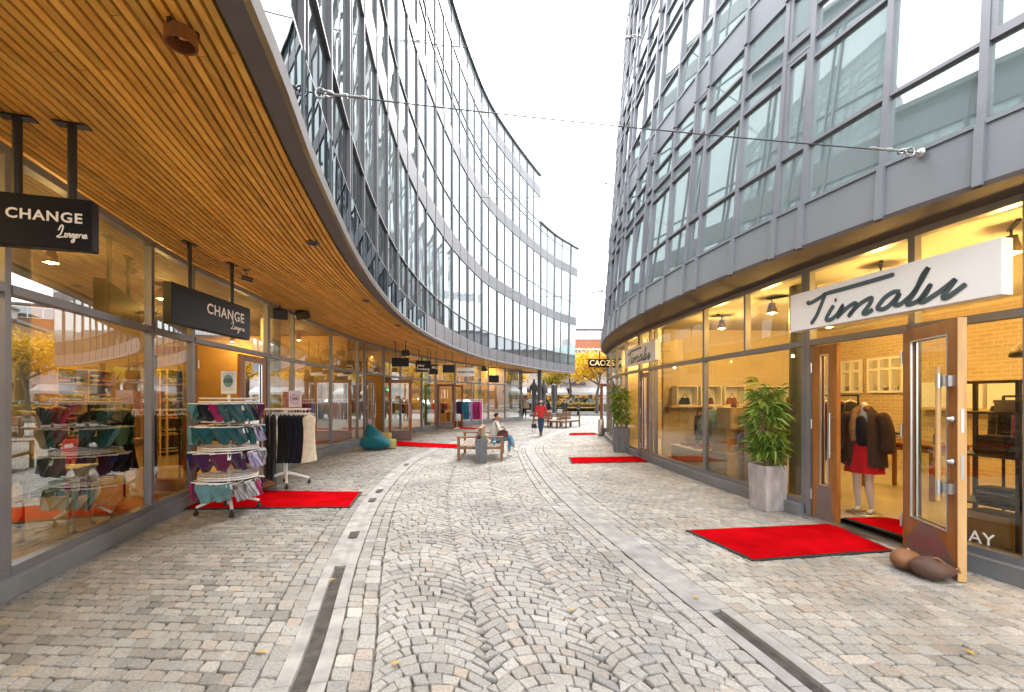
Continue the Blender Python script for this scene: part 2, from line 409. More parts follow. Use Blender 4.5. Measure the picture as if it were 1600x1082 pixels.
# plan curves, in metres (camera at the origin, looking along +Y)
FL = Curve([(-2.7, -4), (-3.3, -.5), (-4.0, 2.6), (-4.40, 4.0), (-4.99, 6.26), (-5.22, 7.5), (-5.55, 11.5), (-5.70, 14.4), (-5.62, 17.8), (-5.2, 21.2), (-4.3, 24.5), (-2.9, 28.5), (-1.2, 32), (.75, 35.3)])
EL = Curve([(-.1, -4), (-.85, -.5), (-1.46, 2.6), (-1.87, 4.31), (-2.39, 6.95), (-2.72, 9.3), (-2.95, 12.0), (-2.95, 15.2), (-2.67, 18.7), (-2.15, 22.2), (-1.35, 25.9), (-.08, 29.4), (1.54, 33.2), (3.57, 37.3), (5.54, 40.2)])
ER = Curve([(5.9, -3), (5.4, -.5), (4.92, 1.8), (4.4, 3.4), (3.95, 4.6), (3.62, 5.8), (3.32, 7.1), (3.1, 8.5), (2.92, 10.2), (2.87, 12.0), (2.93, 13.8), (3.2, 16.1), (3.75, 18.6), (4.6, 21), (5.8, 23.2), (7.4, 25.2), (9.5, 27), (12.5, 29), (16, 31)])
FR = Curve([(6.1, -3), (5.6, -.5), (5.05, 2.0), (4.72, 3.9), (4.45, 5.2), (4.24, 6.5), (4.02, 8.6), (3.9, 9.6), (3.74, 11.9), (3.66, 13.5), (3.7, 15.5), (3.85, 17.5), (4.2, 20), (5.0, 22.3), (6.2, 24.6), (7.9, 26.8), (10, 28.6), (13, 30.6)])

# ================================================================ the setting: ground, paving, drains
def mesh_np(name, V, F, mats, col=None):
    me = bpy.data.meshes.new(name); me.from_pydata(V, [], F)
    for m in mats: me.materials.append(m)
    if col is not None:
        a = me.color_attributes.new('stone', 'FLOAT_COLOR', 'POINT'); a.data.foreach_set('color', np.asarray(col, np.float32).ravel())
    o = bpy.data.objects.new(name, me); COL.objects.link(o); return o
g = MB(); g.quad((-220, -120, -.03), (220, -120, -.03), (220, 320, -.03), (-220, 320, -.03))
struct(g.build('ground', M['grout']))

LINES = [  # matching points on: left shopfront, left drain, right drain, right shopfront
    [(-3.1, -1), (-.6, -1), (2.3, -1), (5.75, -1)],
    [(-3.45, .6), (-.93, .6), (2.02, .6), (5.4, .5)],
    [(-4.05, 2.8), (-1.24, 2.63), (1.79, 2.63), (4.92, 2.6)],
    [(-4.7, 5), (-1.8, 4.9), (1.40, 4.9), (4.5, 5.0)],
    [(-5.3, 8), (-2.38, 8), (.93, 8), (4.08, 8)],
    [(-5.6, 12), (-2.7, 12), (.66, 12), (3.74, 11.9)],
    [(-5.72, 15.5), (-2.5, 15.3), (.62, 15.3), (3.7, 15.3)],
    [(-5.45, 19.3), (-1.85, 18.8), (1.1, 18.2), (3.9, 17.8)],
    [(-4.5, 24), (-.65, 23.2), (2.1, 21.6), (4.35, 20.3)],
    [(-2.9, 28.5), (.98, 26.9), (3.36, 25.2), (5.6, 23.4)],
    [(-.9, 32.5), (3.0, 30.1), (5.3, 28.2), (7.5, 26.3)],
    [(2.2, 37), (5.6, 33.2), (7.9, 31.3), (10.2, 28.8)]]
LN = [Curve([r[k] for r in LINES], 40) for k in range(4)]
NS = 40*(len(LINES)-1)
midl = (LN[1].q+LN[2].q)/2
dd = np.concatenate([[0], np.cumsum(np.hypot(*np.diff(midl, axis=0).T))]); STREET = dd[-1]
def street(s, k, off=0):
    """point on line k at street length s"""
    i = np.interp(s, dd, np.arange(len(dd)))
    q = LN[k].q
    return np.stack([np.interp(i, np.arange(len(q)), q[:, 0]), np.interp(i, np.arange(len(q)), q[:, 1])], -1)
npr = np.random.default_rng(5)
def stones(name, ka, kb, ga, gb, fans, base, ds, dw, spread, cols=0, wid=0):
    """real setts between lines ka and kb (with gaps ga, gb in metres beside the lines)"""
    Cs = []; QF = []
    L = STREET
    if fans:
        Wf = 2.75/fans; sag = .25*Wf
        for k in range(int(L/ds)+6):
            s0 = k*ds-.5; S45 = math.sin(math.pi/4); nst = round(Wf/dw*1.08*fans)
            ph = npr.uniform(0, 1)
            e = (np.arange(nst)+ph+npr.uniform(-.22, .22, nst))/nst*fans; e = np.concatenate([[0], np.clip(e[e > .06], 0, fans-.06), [fans]]); e.sort()
            def onarc(x):
                f = min(fans-1, max(0, int(x))); a = math.asin(min(1, max(-1, (x-f-.5)*2*S45))); return (math.cos(a)-S45)/(1-S45)*sag, a
            for j in range(len(e)-1):
                if e[j+1]-e[j] < .02: continue
                q4 = []
                for x in (e[j], e[j+1]):
                    h, a = onarc(x); f = min(fans-1, int(x)); x2 = min(f+1, max(f, x+ds*math.sin(a)*math.cos(a)/Wf)); h2, _ = onarc(min(max(x2, f+1e-6), f+1-1e-6)); q4.append((x, s0+h, x2, s0+ds+h2))
                (xa, sa, xb, sb_), (xc, sc, xd, sd) = q4
                QF.append([(xa/fans, sa), (xc/fans, sc), (xd/fans, sd), (xb/fans, sb_)]); Cs.append((0, sa, 0, 0, 0))
    elif cols:            # lengthwise rows that follow the drain
        for j in range(cols):
            q = npr.uniform(0, ds)
            while q < L:
                l = ds*npr.uniform(.8, 1.25); Cs.append((j/cols, q, (j+1)/cols, q+l, l)); q += l
    else:
        for k in range(int(L/ds)):
            nst = round(3.0/dw); ph = (k % 2)*.5+npr.uniform(-.12, .12)
            e = np.concatenate([[0], (np.arange(1, nst)+ph-.25+npr.uniform(-.13, .13, nst-1))/nst, [1]])
            for j in range(nst): Cs.append((e[j], k*ds, e[j+1], k*ds, ds))
    C = np.array(Cs); ok = (C[:, 1] > .2) & (C[:, 1] < L-.6); C = C[ok]
    n = len(C)
    x0, s0, x1, s1, d = C.T
    if cols: s1 = s0
    c2 = np.stack([x0, s0, x1, s1, x1, s1+d, x0, s0+d], -1).reshape(n, 4, 2)     # corners (lateral, length)
    if fans: c2 = np.array(QF)[ok]
    s_ = c2[..., 1]; x_ = c2[..., 0]
    A = street(s_, ka); B = street(s_, kb); w = np.linalg.norm(B-A, axis=-1)
    t = (ga+x_*(w-ga-gb))/w if not wid else ((ga if ga >= 0 else w+ga)+x_*wid)/w
    P = A+(B-A)*t[..., None]                                                     # n,4,2 world
    P += npr.uniform(-.0095, .0095, P.shape)
    cen = P.mean(1, keepdims=True); e1 = np.linalg.norm(P[:, 1]-P[:, 0], axis=-1); e2 = np.linalg.norm(P[:, 3]-P[:, 0], axis=-1)
    def ring(shr, cut):
        ux = (P[:, 1]-P[:, 0]+P[:, 2]-P[:, 3])/2; ux /= np.linalg.norm(ux, axis=-1, keepdims=True)
        uy = (P[:, 3]-P[:, 0]+P[:, 2]-P[:, 1])/2; uy /= np.linalg.norm(uy, axis=-1, keepdims=True)
        sg = np.array([(1, 1), (-1, 1), (-1, -1), (1, -1)])
        Q = P+shr*(sg[None, :, :1]*ux[:, None]+sg[None, :, 1:]*uy[:, None])
        o = []
        for i in range(4):
            a, b, c = Q[:, i], Q[:, (i-1) % 4], Q[:, (i+1) % 4]
            o.append(a+(b-a)*cut); o.append(a+(c-a)*cut)
        return np.stack(o, 1)
    hz = npr.uniform(-.004, .004, (n, 1)); tx = npr.uniform(-.0025, .0025, (n, 2))
    g_ = npr.uniform(.001, .0045, (n, 1, 1)); r1, r2, r3 = ring(g_, .06), ring(g_+.002, .075), ring(g_+.007, .10)
    def z(r, base): return base+hz+((r-cen)/.06*tx[:, None]).sum(-1)
    V = np.concatenate([np.dstack([r1, np.full(r1.shape[:2], -.028)]), np.dstack([r2, z(r2, -.0035)]), np.dstack([r3, z(r3, 0)])], 1)
    V = V.reshape(-1, 3)
    F = []
    for r in range(2):
        for j in range(8): F.append((r*8+j, r*8+(j+1) % 8, (r+1)*8+(j+1) % 8, (r+1)*8+j))
    Fq = np.array(F)[None]+(np.arange(n)*24)[:, None, None]; Ft = np.arange(16, 24)[None]+(np.arange(n)*24)[:, None]
    base = np.array(base); val = npr.normal(1, spread, (n, 1)).clip(.55, 1.5)
    warm = npr.normal(0, .016, (n, 1)); col = base[None]*val*np.concatenate([1+warm, np.ones((n, 1)), 1-warm], 1)
    odd = npr.random((n, 1)); col = np.where(odd < .06, col*np.array([[1.05, .95, .88]]), col)
    col = np.concatenate([col, np.ones((n, 1))], 1).repeat(24, 0)
    o = mesh_np(name, V.tolist(), [tuple(f) for f in Fq.reshape(-1, 4).tolist()]+[tuple(f) for f in Ft.tolist()], [M['stone']], col)
    o.data.polygons.foreach_set('use_smooth', np.concatenate([np.ones(n*16, bool), np.zeros(n, bool)]))
    return struct(o)
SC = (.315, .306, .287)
stones('street_paving', 1, 2, .42, .42, 3, SC, .112, .128, .10)
stones('street_border', 1, 2, .16, 0, 0, SC, .15, .12, .12, 2, .25)
stones('street_border', 1, 2, -.41, 0, 0, SC, .15, .12, .12, 2, .25)
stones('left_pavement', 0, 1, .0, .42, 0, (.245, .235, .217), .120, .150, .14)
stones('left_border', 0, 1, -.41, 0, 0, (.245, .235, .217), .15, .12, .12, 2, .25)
stones('right_pavement', 2, 3, .42, .0, 0, (.32, .31, .288), .120, .145, .11)
stones('right_border', 2, 3, .16, 0, 0, (.32, .31, .288), .15, .12, .12, 2, .25)
# plaza beyond the lane: setts too small to tell apart, one sheet
M['plaza'] = brickmat('plaza_setts', (.34, .33, .31), (.27, .26, .245), (.16, .15, .13), .16, .12, .85, .012)
pz = MB(); pz.quad((-14, 24, -.026), (45, 24, -.026), (45, 44.5, -.026), (-14, 44.5, -.026))
struct(pz.build('plaza_paving', M['plaza']))

def drain(k, name, label, slot_to, grates):
    half = .15
    def pn(s):
        a = street(np.array([s-.05, s, s+.05]), k); d = a[2]-a[0]; d /= np.hypot(*d)
        return Vector((a[1][0], a[1][1], 0)), Vector((d[1], -d[0], 0))
    segs = np.arange(.8, STREET-.7, .98)
    root = struct(thing(name, label, 'drain'))
    m = MB(); ch = MB(); gr = MB()
    for s in segs:
        e = .004; ss = np.linspace(s+e, s+.98-e, 5); P = [pn(q) for q in ss]
        j = rnd.uniform(-.002, .002)
        if P[2][0].y < slot_to:
            m.sweep(P, [(-half, -.06), (-half, .004+j), (-.055, .004+j), (-.05, -.06)])
            m.sweep(P, [(.05, -.06), (.055, .004+j), (half, .004+j), (half, -.06)])
            ch.strip([p-n*.056+Vector((0, 0, -.028)) for p, n in P], [p+n*.056+Vector((0, 0, -.028)) for p, n in P])
        else:
            m.sweep(P, [(-half, -.06), (-half, .004+j), (-.06, .003+j), (0, -.006+j), (.06, .003+j), (half, .004+j), (half, -.06)])
    for s in grates:
        P = [pn(q) for q in (s, s+.13, s+.26)]
        gr.sweep(P, [(-.055, -.01), (-.055, .008), (.055, .008), (.055, -.01)])
    struct(m.build('edge_stones', M['granite'], root))
    if ch.f: ch.build('channel_bed', M['channel'], root)
    if gr.f: gr.build('grate', M['grate'], root)
S0 = float(np.interp(0, midl[:, 1], dd))
drain(1, 'left_drain', 'granite drain line along the left side of the lane', 4.5, [5.6+S0, 7.55+S0, 8.3+S0, 11.6+S0])
drain(2, 'right_drain', 'granite drain line along the right side of the lane', 3.9, [])

# ================================================================ the two curved buildings
def pane_quad(mb, a, b, z0, z1, off, n, pa=None):
    """one glass sheet between plan points a and b"""
    pa = pa or (lambda p, z: (p.x, p.y, z))
    return mb.quad(pa(a+n*off, z0), pa(b+n*off, z0), pa(b+n*off, z1), pa(a+n*off, z1))
def leaf(parent, loc, rz, w, h, wm, glassm, side=1, name='door', stile=.12, kick='plain', handle='bar', hside=1, label=None, thick=.06, head=.13, bottom=.34, edge=None):
    """one glazed timber door leaf: hinge edge at loc, running along local +x"""
    o = MB()
    t = thick/2
    o.box(0, stile, -t, t, .01, h); o.box(w-stile, w, -t, t, .01, h)
    o.box(stile, w-stile, -t+.002, t-.002, h-head, h-.001); o.box(stile, w-stile, -t+.002, t-.002, .011, bottom)
    d = bpy.data.objects.new; ob = o.build(name, wm, None, bevel=.004)
    ob.parent = parent; ob.location = wmat(parent).inverted() @ Vector(loc); ob.rotation_euler = (0, 0, rz)
    if label: ob['label'] = label
    p = MB(); p.quad((stile, 0, bottom), (w-stile, 0, bottom), (w-stile, 0, h-head), (stile, 0, h-head))
    p.build('pane', glassm, ob, False)
    bd = MB()
    for s in (-1, 1):
        y0 = s*(t-.012)
        for (x0, x1, z0, z1) in ((stile-.001, stile+.016, bottom, h-head), (w-stile-.016, w-stile+.001, bottom, h-head), (stile, w-stile, bottom-.001, bottom+.016), (stile, w-stile, h-head-.016, h-head+.001)):
            bd.box(x0, x1, min(y0, y0+s*.016), max(y0, y0+s*.016), z0, z1)
    bd.build('glazing_bead', M['steel'], ob, False)
    for s in (-1, 1):
        k = MB()
        if kick == 'arch': k.prism([(.03, .03), (w-.03, .03), (w-.08, .2), (w*.5+.12, bottom-.02), (w*.5-.12, bottom-.02), (.08, .2)], ((1, 0, 0), (0, 0, 1)), .003, (0, -t if s < 0 else t+.003, 0))
        else: k.box(.03, w-.03, (-t-.003) if s < 0 else t, -t if s < 0 else t+.003, .03, bottom-.06)
        k.build('kick_plate', M['kick'], ob, False)
    xh = w-stile/2 if hside > 0 else stile/2
    if handle == 'bar':
        hb = MB(); hx = xh-stile*.55*hside
        hb.cyl((hx, -t-.07, .72), (hx, -t-.07, 2.0), .021); hn = hb.build('handle', M['oakpale'], ob, False)
        for z in (.85, 1.86):
            c = MB(); c.cyl((hx, -t-.07, z-.07), (hx, -t-.07, z+.07), .0235); c.box(hx-.012, xh+.03, -t-.05, -t-.03, z-.05, z+.05); c.box(xh-.03, xh+.03, -t-.05, -t, z-.05, z+.05)
            c.build('handle_bracket', M['steel'], ob, False)
        for z in (1.1, 1.5):
            c = MB(); c.lathe([(.0, 0), (.03, 0), (.032, .012), (.02, .02), (.018, .045), (.0, .05)], 14)
            c.v = [(xh+.005+v[0], -t-v[2], z+v[1]) for v in c.v]; c.build('lock_cylinder', M['steel'], ob, False)
    else:
        c = MB(); c.cyl((xh, -t-.05, .9), (xh, -t-.05, 1.5), .014)
        c.box(xh-.01, xh+.01, -t-.05, -t, .95, .97); c.box(xh-.01, xh+.01, -t-.05, -t, 1.43, 1.45); c.build('handle', M['steel'], ob, False)
    for z in (.35, h*.55, h-.3):
        c = MB(); c.cyl((-.004, -t-.012, z-.07), (-.004, -t-.012, z+.07), .013, n=8); c.build('hinge', M['steel'], ob, False)
    if edge:
        c = MB(); c.box(w, w+.008, -t-.004, t+.004, .01, h); c.box(w+.008, w+.012, -.012, .012, .95, 1.17, 1); c.box(w+.008, w+.012, -.012, .012, 1.38, 1.6, 1)
        c.build('edge_strip', [M['oakpale'], M['steel']], ob, False)
    return ob
def leafdir(a, b): return math.atan2(b[1]-a[1], b[0]-a[0])

def shopfront(root, cv, side, bays, ztr, ztop, zpl, glass=None, post=.07):
    """ground-floor glazing: bays = (s0, s1, kind); side = +1 when the street is right of travel"""
    glass = glass or M['pane']
    for (s0, s1, kind) in bays:
        a, b = cv.at(s0), cv.at(s1); n = cv.nor((s0+s1)/2)*side; n0 = cv.nor(s0)*side; d = (b-a).normalized()
        z = Vector((0, 0, 1)); f = MB(); fr = 'door_frame' if kind == 'door' else 'shop_window'
        f.bar(a+z*(zpl if kind != 'door' else .02), a+z*ztop, post, .09, n)
        if kind == 'door': f.bar(b+z*.02-d*post, b+z*ztop-d*post, post, .09, n)
        a2, b2 = a+d*post/2, b-d*(post/2 if kind != 'door' else post*1.5)
        f.bar(a2+z*(ztr-.04), b2+z*(ztr-.04), .11, .08, z); f.bar(a2+z*(ztop-.04), b2+z*(ztop-.04), .11, .08, z)
        if kind != 'door':
            f.bar(a2+z*(zpl+.035), b2+z*(zpl+.035), .11, .07, z)
            if kind == 'split':
                c = (a+b)/2; f.bar(c+z*(ztr), c+z*(ztop-.08), .05, .10, n)
        o = f.build(fr, M['alu'], root)
        if kind != 'door':
            p = MB(); pane_quad(p, a2, b2, zpl+.07, ztr-.08, .0, n) if side > 0 else pane_quad(p, b2, a2, zpl+.07, ztr-.08, .0, n)
            p.build('pane', glass, o)
            k = MB(); k.bar(a+z*zpl*.5+n*.03, b+z*zpl*.5+n*.03, .2, zpl, z, 0)
            k.build('plinth', M['plinth'], o, bevel=.004)
        else:
            k = MB(); k.bar(a+z*.012, b+z*.012, .22, .05, z); k.build('threshold', M['steel'], o)
        p = MB(); pane_quad(p, a2, b2, ztr, ztop-.08, .0, n) if side > 0 else pane_quad(p, b2, a2, ztr, ztop-.08, .0, n)
        p.build('transom_pane', glass, o)

def tower(root, P, splits, floors, narrow, gl, top_of, mull=.06, dep=.12, dbl=0, fm=None):
    """curtain wall: P(s,z,off) -> point; splits = s of mullions; floors = list of (z0,z1,[rows],spandrel(z0,z1))"""
    rest = MB(); restp = MB(); nw = 0
    for fi, (z0, z1, rows) in enumerate(floors):
        for i in range(len(splits)-1):
            s0, s1 = splits[i], splits[i+1]
            if z1 > top_of(s0)+.05: continue
            vis = seen(P((s0+s1)/2, z0, 0)) or seen(P((s0+s1)/2, z1, 0)) or seen(P((s0+s1)/2, (z0+z1)/2, 0))
            f = MB() if vis and nw < 98 else rest; p = MB() if vis and nw < 98 else restp
            e = (s1-s0); hm = mull/2
            def bx(u0, u1, a0, a1, o0, o1):
                f.hexa([P(u0, a0, o0), P(u1, a0, o0), P(u1, a0, o1), P(u0, a0, o1)], [P(u0, a1, o0), P(u1, a1, o0), P(u1, a1, o1), P(u0, a1, o1)])
            bx(s0-hm, s0+hm, z0, z1, -.06, dep-.06)
            if dbl and i % dbl == 0: bx(s0+.16, s0+.19, z0, z1, -.05, dep-.065)
            rr = rows if not narrow(i) else [rows[0]]+[('g', rows[1][1], z1-.9), ('s', z1-.9, z1-.72), ('g', z1-.72, z1)]
            for (k, a0, a1) in rr:
                bx(s0+hm, s1-hm, a0-.019, a0+.019, -.05, dep-.07)
                if narrow(i) and k == 'g':
                    for (u0, u1) in ((s0+hm, s0+hm+.05), (s1-hm-.05, s1-hm)): bx(u0, u1, a0+.022, a1-.022, -.05, .02)
                    bx(s0+hm+.05, s1-hm-.05, a0+.022, a0+.07, -.05, .02); bx(s0+hm+.05, s1-hm-.05, a1-.07, a1-.022, -.05, .02)
                m = {'g': 0, 's': 1, 'l': 2}[k]
                q = [P(s0+hm, a0, -.02), P(s1-hm, a0, -.02), P(s1-hm, a1, -.02), P(s0+hm, a1, -.02)]
                if P.side < 0: q = [q[1], q[0], q[3], q[2]]
                p.quad(*q, m)
            if f is not rest:
                nw += 1; o = f.build('window', fm, root); p.build('pane', gl, o)
    if rest.f:
        o = rest.build('window', fm, root); o['kind'] = 'stuff'; q = restp.build('pane', gl, o); q['kind'] = 'stuff'

# ---------------------------------------------------------------- left building
LB = thing('shopping_building', 'long curved glass building with a timber slat soffit on the left of the lane', 'building', (-9, 18, 0))
Z3 = Vector((0, 0, 1))
EN = EL.len
def PL(s, z, off=0):
    sa = EN-6
    if s > sa: s2 = s+(s-sa)/6*.75*(z-3.85)/11
    else: s2 = s
    p = EL.at(min(s2, EN)); n = EL.nor(min(s2, EN))
    if s2 > EN: p = p+EL.tan(EN)*(s2-EN)
    p = p+n*off; return (p.x, p.y, z)
PL.side = 1
SSTEP = EL.sy(35.0)
nb = round((EN-.2)/1.3); spl = [i*(EN)/nb for i in range(nb+1)]
SSTEP = min(spl, key=lambda q: abs(q-SSTEP))
ST1 = min(spl, key=lambda q: abs(q-EL.sy(7.9))); ST2 = min(spl, key=lambda q: abs(q-EL.sy(13.0)))
def topL(s):       # the roof steps down in terraces towards both ends
    if s < ST1-.01: return 8.85
    if s < ST2-.01: return 13.25
    return 18.55 if s < SSTEP-.01 else 15.05
flo = [(4.55, 8.1, [('l', 4.55, 5.45), ('g', 5.45, 8.1)]), (8.8, 12.5, [('g', 8.8, 10.1), ('g', 10.1, 12.5)]),
       (13.2, 15.0, [('g', 13.2, 14.5), ('g', 14.5, 15.0)]), (15.0, 16.9, [('g', 15.0, 16.9)]), (17.6, 18.5, [('g', 17.6, 18.5)])]
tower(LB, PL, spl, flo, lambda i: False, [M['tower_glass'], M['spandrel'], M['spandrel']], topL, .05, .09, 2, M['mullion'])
for z0, z1, mm in ((3.92, 4.55, 'panel'), (8.1, 8.8, 'panel'), (12.5, 13.2, 'panel'), (16.9, 17.6, 'panel')):
    f = MB()
    for i in range(len(spl)-1):
        if z1 > topL(spl[i]): continue
        a, b = spl[i]+.012, spl[i+1]-.012
        f.hexa([PL(a, z0, -.1), PL(b, z0, -.1), PL(b, z0, .02), PL(a, z0, .02)], [PL(a, z1, -.1), PL(b, z1, -.1), PL(b, z1, .02), PL(a, z1, .02)])
        f.hexa([PL(spl[i]-.03, z0, .021), PL(spl[i]+.03, z0, .021), PL(spl[i]+.03, z0, .035), PL(spl[i]-.03, z0, .035)], [PL(spl[i]-.03, z1, .021), PL(spl[i]+.03, z1, .021), PL(spl[i]+.03, z1, .035), PL(spl[i]-.03, z1, .035)])
    if z0 < 4:      # towards the near end the lowest band is opaque glass
        kN = sum(1 for q in spl[:-1] if q < EL.sy(15.0)); NF = kN*12
        gl_ = MB(); gl_.v = f.v[:kN*16]; gl_.f = f.f[:NF]; gl_.mi = f.mi[:NF]; gl_.sm = f.sm[:NF]; gl_.build('spandrel_band', M['spandrel'], LB)
        f2 = MB(); f2.v = f.v[kN*16:]; f2.f = [tuple(i-kN*16 for i in q) for q in f.f[NF:]]; f2.mi = f.mi[NF:]; f2.sm = f.sm[NF:]; f = f2
    f.build('spandrel_band', M['panel_left'], LB)
# edge trim, coping, roof rail
FI = Curve([(-2.7, -4), (-3.3, -.5), (-4.0, 2.6), (-4.40, 4.0), (-4.99, 6.26), (-5.22, 7.5), (-5.55, 11.5), (-5.70, 14.4), (-5.62, 17.8), (-5.2, 21.2), (-4.3, 24.5), (-2.9, 28.5), (-1.2, 32), (.2, 35.3), (1.67, 38.3), (3.4, 41.3)])
US = np.linspace(0, 1, 121)
def ru(u, f):      # ruled soffit: f=0 at the shopfront, 1 at the facade edge
    return FI.at(u*FI.len).lerp(EL.at(u*EL.len), f)
t = MB(); t.sweep([(Vector(PL(u*EN, 0, 0)), EL.nor(u*EN)) for u in US], [(-.165, 3.84), (-.165, 3.90), (-.02, 3.94), (.03, 3.94), (.05, 3.90), (.03, 3.82), (-.02, 3.84)])
t.build('edge_trim', mat('edge_trim', (.14, .125, .125), .45, .2, .1), LB)
t = MB(); 
for (sa_, sb_, zt) in ((0, ST1, 8.8), (ST1, ST2, 13.2), (ST2, SSTEP, 18.5)):
    t.sweep([(Vector(PL(s, zt)), EL.nor(s)) for s in spl if sa_-.01 <= s <= sb_+.01], [(-.3, 0), (-.3, .12), (.12, .12), (.12, 0)])
t.sweep([(Vector(PL(s, 15.0)), EL.nor(min(s, EN))) for s in spl if s >= SSTEP-.01], [(-.3, 0), (-.3, .12), (.12, .12), (.12, 0)])
t.build('coping', M['alu_dark'], LB)
t = MB(); rs = [s for s in spl if ST2 <= s <= SSTEP-.9]
t.tube([Vector(PL(s, 19.5, -.5)) for s in rs], .04, 6); t.tube([Vector(PL(s, 19.1, -.5)) for s in rs], .02, 6)
for s in rs[::2]: t.cyl(PL(s, 18.5, -.5), PL(s, 19.5, -.5), .03, n=6)
t.build('roof_rail', M['alu_dark'], LB)
# soffit
t = MB(); NSL = 33
for k in range(NSL):
    f0 = .012+(k/NSL)*.915; f1 = f0+.915/NSL*.66
    seg = [(0, 1)]
    cut = sorted([0, 1]+[rnd.uniform(.03, .97) for _ in range(9)])
    for c0, c1 in zip(cut[:-1], cut[1:]):
        uu = np.linspace(c0+.00004, c1-.00004, max(3, int((c1-c0)*90)))
        vs = []; fs = []
        for u in uu:
            A = ru(u, f0); B = ru(u, f1)
            vs += [(A.x, A.y, 3.88), (B.x, B.y, 3.88), (B.x, B.y, 3.94), (A.x, A.y, 3.94)]
        for i in range(len(uu)-1):
            for j in range(4): fs.append((i*4+(j+1) % 4, i*4+j, (i+1)*4+j, (i+1)*4+(j+1) % 4))
        t.add(vs, fs, 0)
t.build('soffit', M['soffit'], LB)
t = MB(); A = [ru(u, -.02) for u in US]; B = [ru(u, .985) for u in US]
t.strip([(p.x, p.y, 3.985) for p in A], [(p.x, p.y, 3.985) for p in B]); t.build('soffit_board', M['dark'], LB)
t = MB(); t.sweep([(ru(u, .932), EL.nor(u*EN)) for u in US], [(0, 3.86), (.0, 3.90), (.04, 3.90), (.04, 3.86)]); t.build('light_track', M['black'], LB)
for u in np.linspace(.08, .62, 15):      # small fixings along the dark track
    pass
# back volume: end wall, roofs, rear
e0 = Vector(PL(EN, 0)); bk = [Vector((3.4, 41.6, 0)), Vector((-14, 46, 0)), Vector((-17, -5, 0))]
t = MB()
q0, q1 = PL(EN, 3.95), PL(EN, 15.0)
t.quad(q0, (bk[0].x, bk[0].y, 3.95), (bk[0].x, bk[0].y, 15), q1)
t.quad((bk[0].x, bk[0].y, 3.95), (bk[1].x, bk[1].y, 3.95), (bk[1].x, bk[1].y, 15), (bk[0].x, bk[0].y, 15))
t.quad((bk[1].x, bk[1].y, 0), (bk[2].x, bk[2].y, 0), (bk[2].x, bk[2].y, 8.8), (bk[1].x, bk[1].y, 8.8)); t.quad((-14, 46, 8.8), (-16.2, 13, 8.8), (-16.2, 13, 18.5), (-14, 46, 18.5)); t.quad((-16.2, 13, 8.8), (-16.6, 8, 8.8), (-16.6, 8, 13.2), (-16.2, 13, 13.2))
st = Vector(PL(SSTEP, 0)); stn = -EL.nor(SSTEP)*6
t.quad((st.x, st.y, 15), (st.x+stn.x, st.y+stn.y, 15), (st.x+stn.x, st.y+stn.y, 18.5), (st.x, st.y, 18.5))
t.quad((st.x+stn.x, st.y+stn.y, 15), (bk[1].x, bk[1].y, 15), (bk[1].x, bk[1].y, 18.5), (st.x+stn.x, st.y+stn.y, 18.5))
t.quad((-17, -5, 3.95), PL(0, 3.95), PL(0, 8.8), (-17, -5, 8.8))
t.build('wall', M['panel'], LB)
t = MB(); lo = [PL(s, 15.02, -.2) for s in spl if s >= SSTEP-.01]; hi = [PL(s, 18.52, -.2) for s in spl if ST2-.01 <= s <= SSTEP+.01]
t.add(lo+[(3.4, 41.6, 15.02), (-14, 46, 15.02), (st.x+stn.x, st.y+stn.y, 15.02)], [tuple(range(len(lo)+3))])
t.add(hi+[(st.x+stn.x, st.y+stn.y, 18.52), (-14, 46, 18.52), (-16.2, 13, 18.52)], [tuple(range(len(hi)+3))])
for (sa_, sb_, zt, ya, yb_) in ((0, ST1, 8.82, -5, 7.9), (ST1, ST2, 13.22, 7.9, 13)):
    h_ = [PL(s, zt, -.2) for s in spl if sa_-.01 <= s <= sb_+.01]; t.add(h_+[(-16.5, yb_, zt), (-16.8, ya, zt)], [tuple(range(len(h_)+2))])
    e_ = PL(sb_, 0, -.1); t.quad((e_[0], e_[1], zt), (-16.5, yb_, zt), (-16.5, yb_, zt+5.2), (e_[0], e_[1], zt+5.2))
t.build('roof', M['plinth'], LB)
t = MB(); t.add([(p.x, p.y, 3.99) for p in A]+[(3.4, 41.6, 3.99), (-14, 46, 3.99), (-17, -5, 3.99)], [tuple(range(len(A)+3))]); t.build('interior_ceiling', mat('dark_ceiling', (.10, .075, .045), .8), LB)
for x, y in ((2.18, 36.0),):
    t = MB(); t.cyl((x, y, -.02), (x, y, 3.9), .16, n=20); t.build('column', M['alu_dark'], LB)
# shopfront bays
yb = [-3.2, -1.2, 1.2, 3.90, 6.26, 7.38, 10.15, 11.5, 14.3, 16.7, 17.4, 19.4, 21.2, 23.4, 24.9, 27.2, 29.2, 31.2, 33.2]
kinds = ['w']*5+['door']+['w']*4+['door']+['w']*3+['door']+['w']*4
sb = [FL.sy(y) for y in yb]+[FL.len]
shopfront(LB, FL, 1, [(sb[i], sb[i+1], kinds[i]) for i in range(len(sb)-1)], 2.68, 3.86, .17)
t = MB(); c = FL.at(FL.len); t.bar(c+Z3*.02, c+Z3*3.86, .12, .12, (1, 0, 0)); t.bar(c+Z3*.1, Vector((-5, 40, .1)), .1, .2); t.bar(c+Z3*3.8, Vector((-5, 40, 3.8)), .1, .1)
o = t.build('shop_window', M['alu'], LB); p = MB(); p.quad((c.x, c.y, .2), (-5, 40, .2), (-5, 40, 3.75), (c.x, c.y, 3.75)); p.build('pane', M['pane'], o)
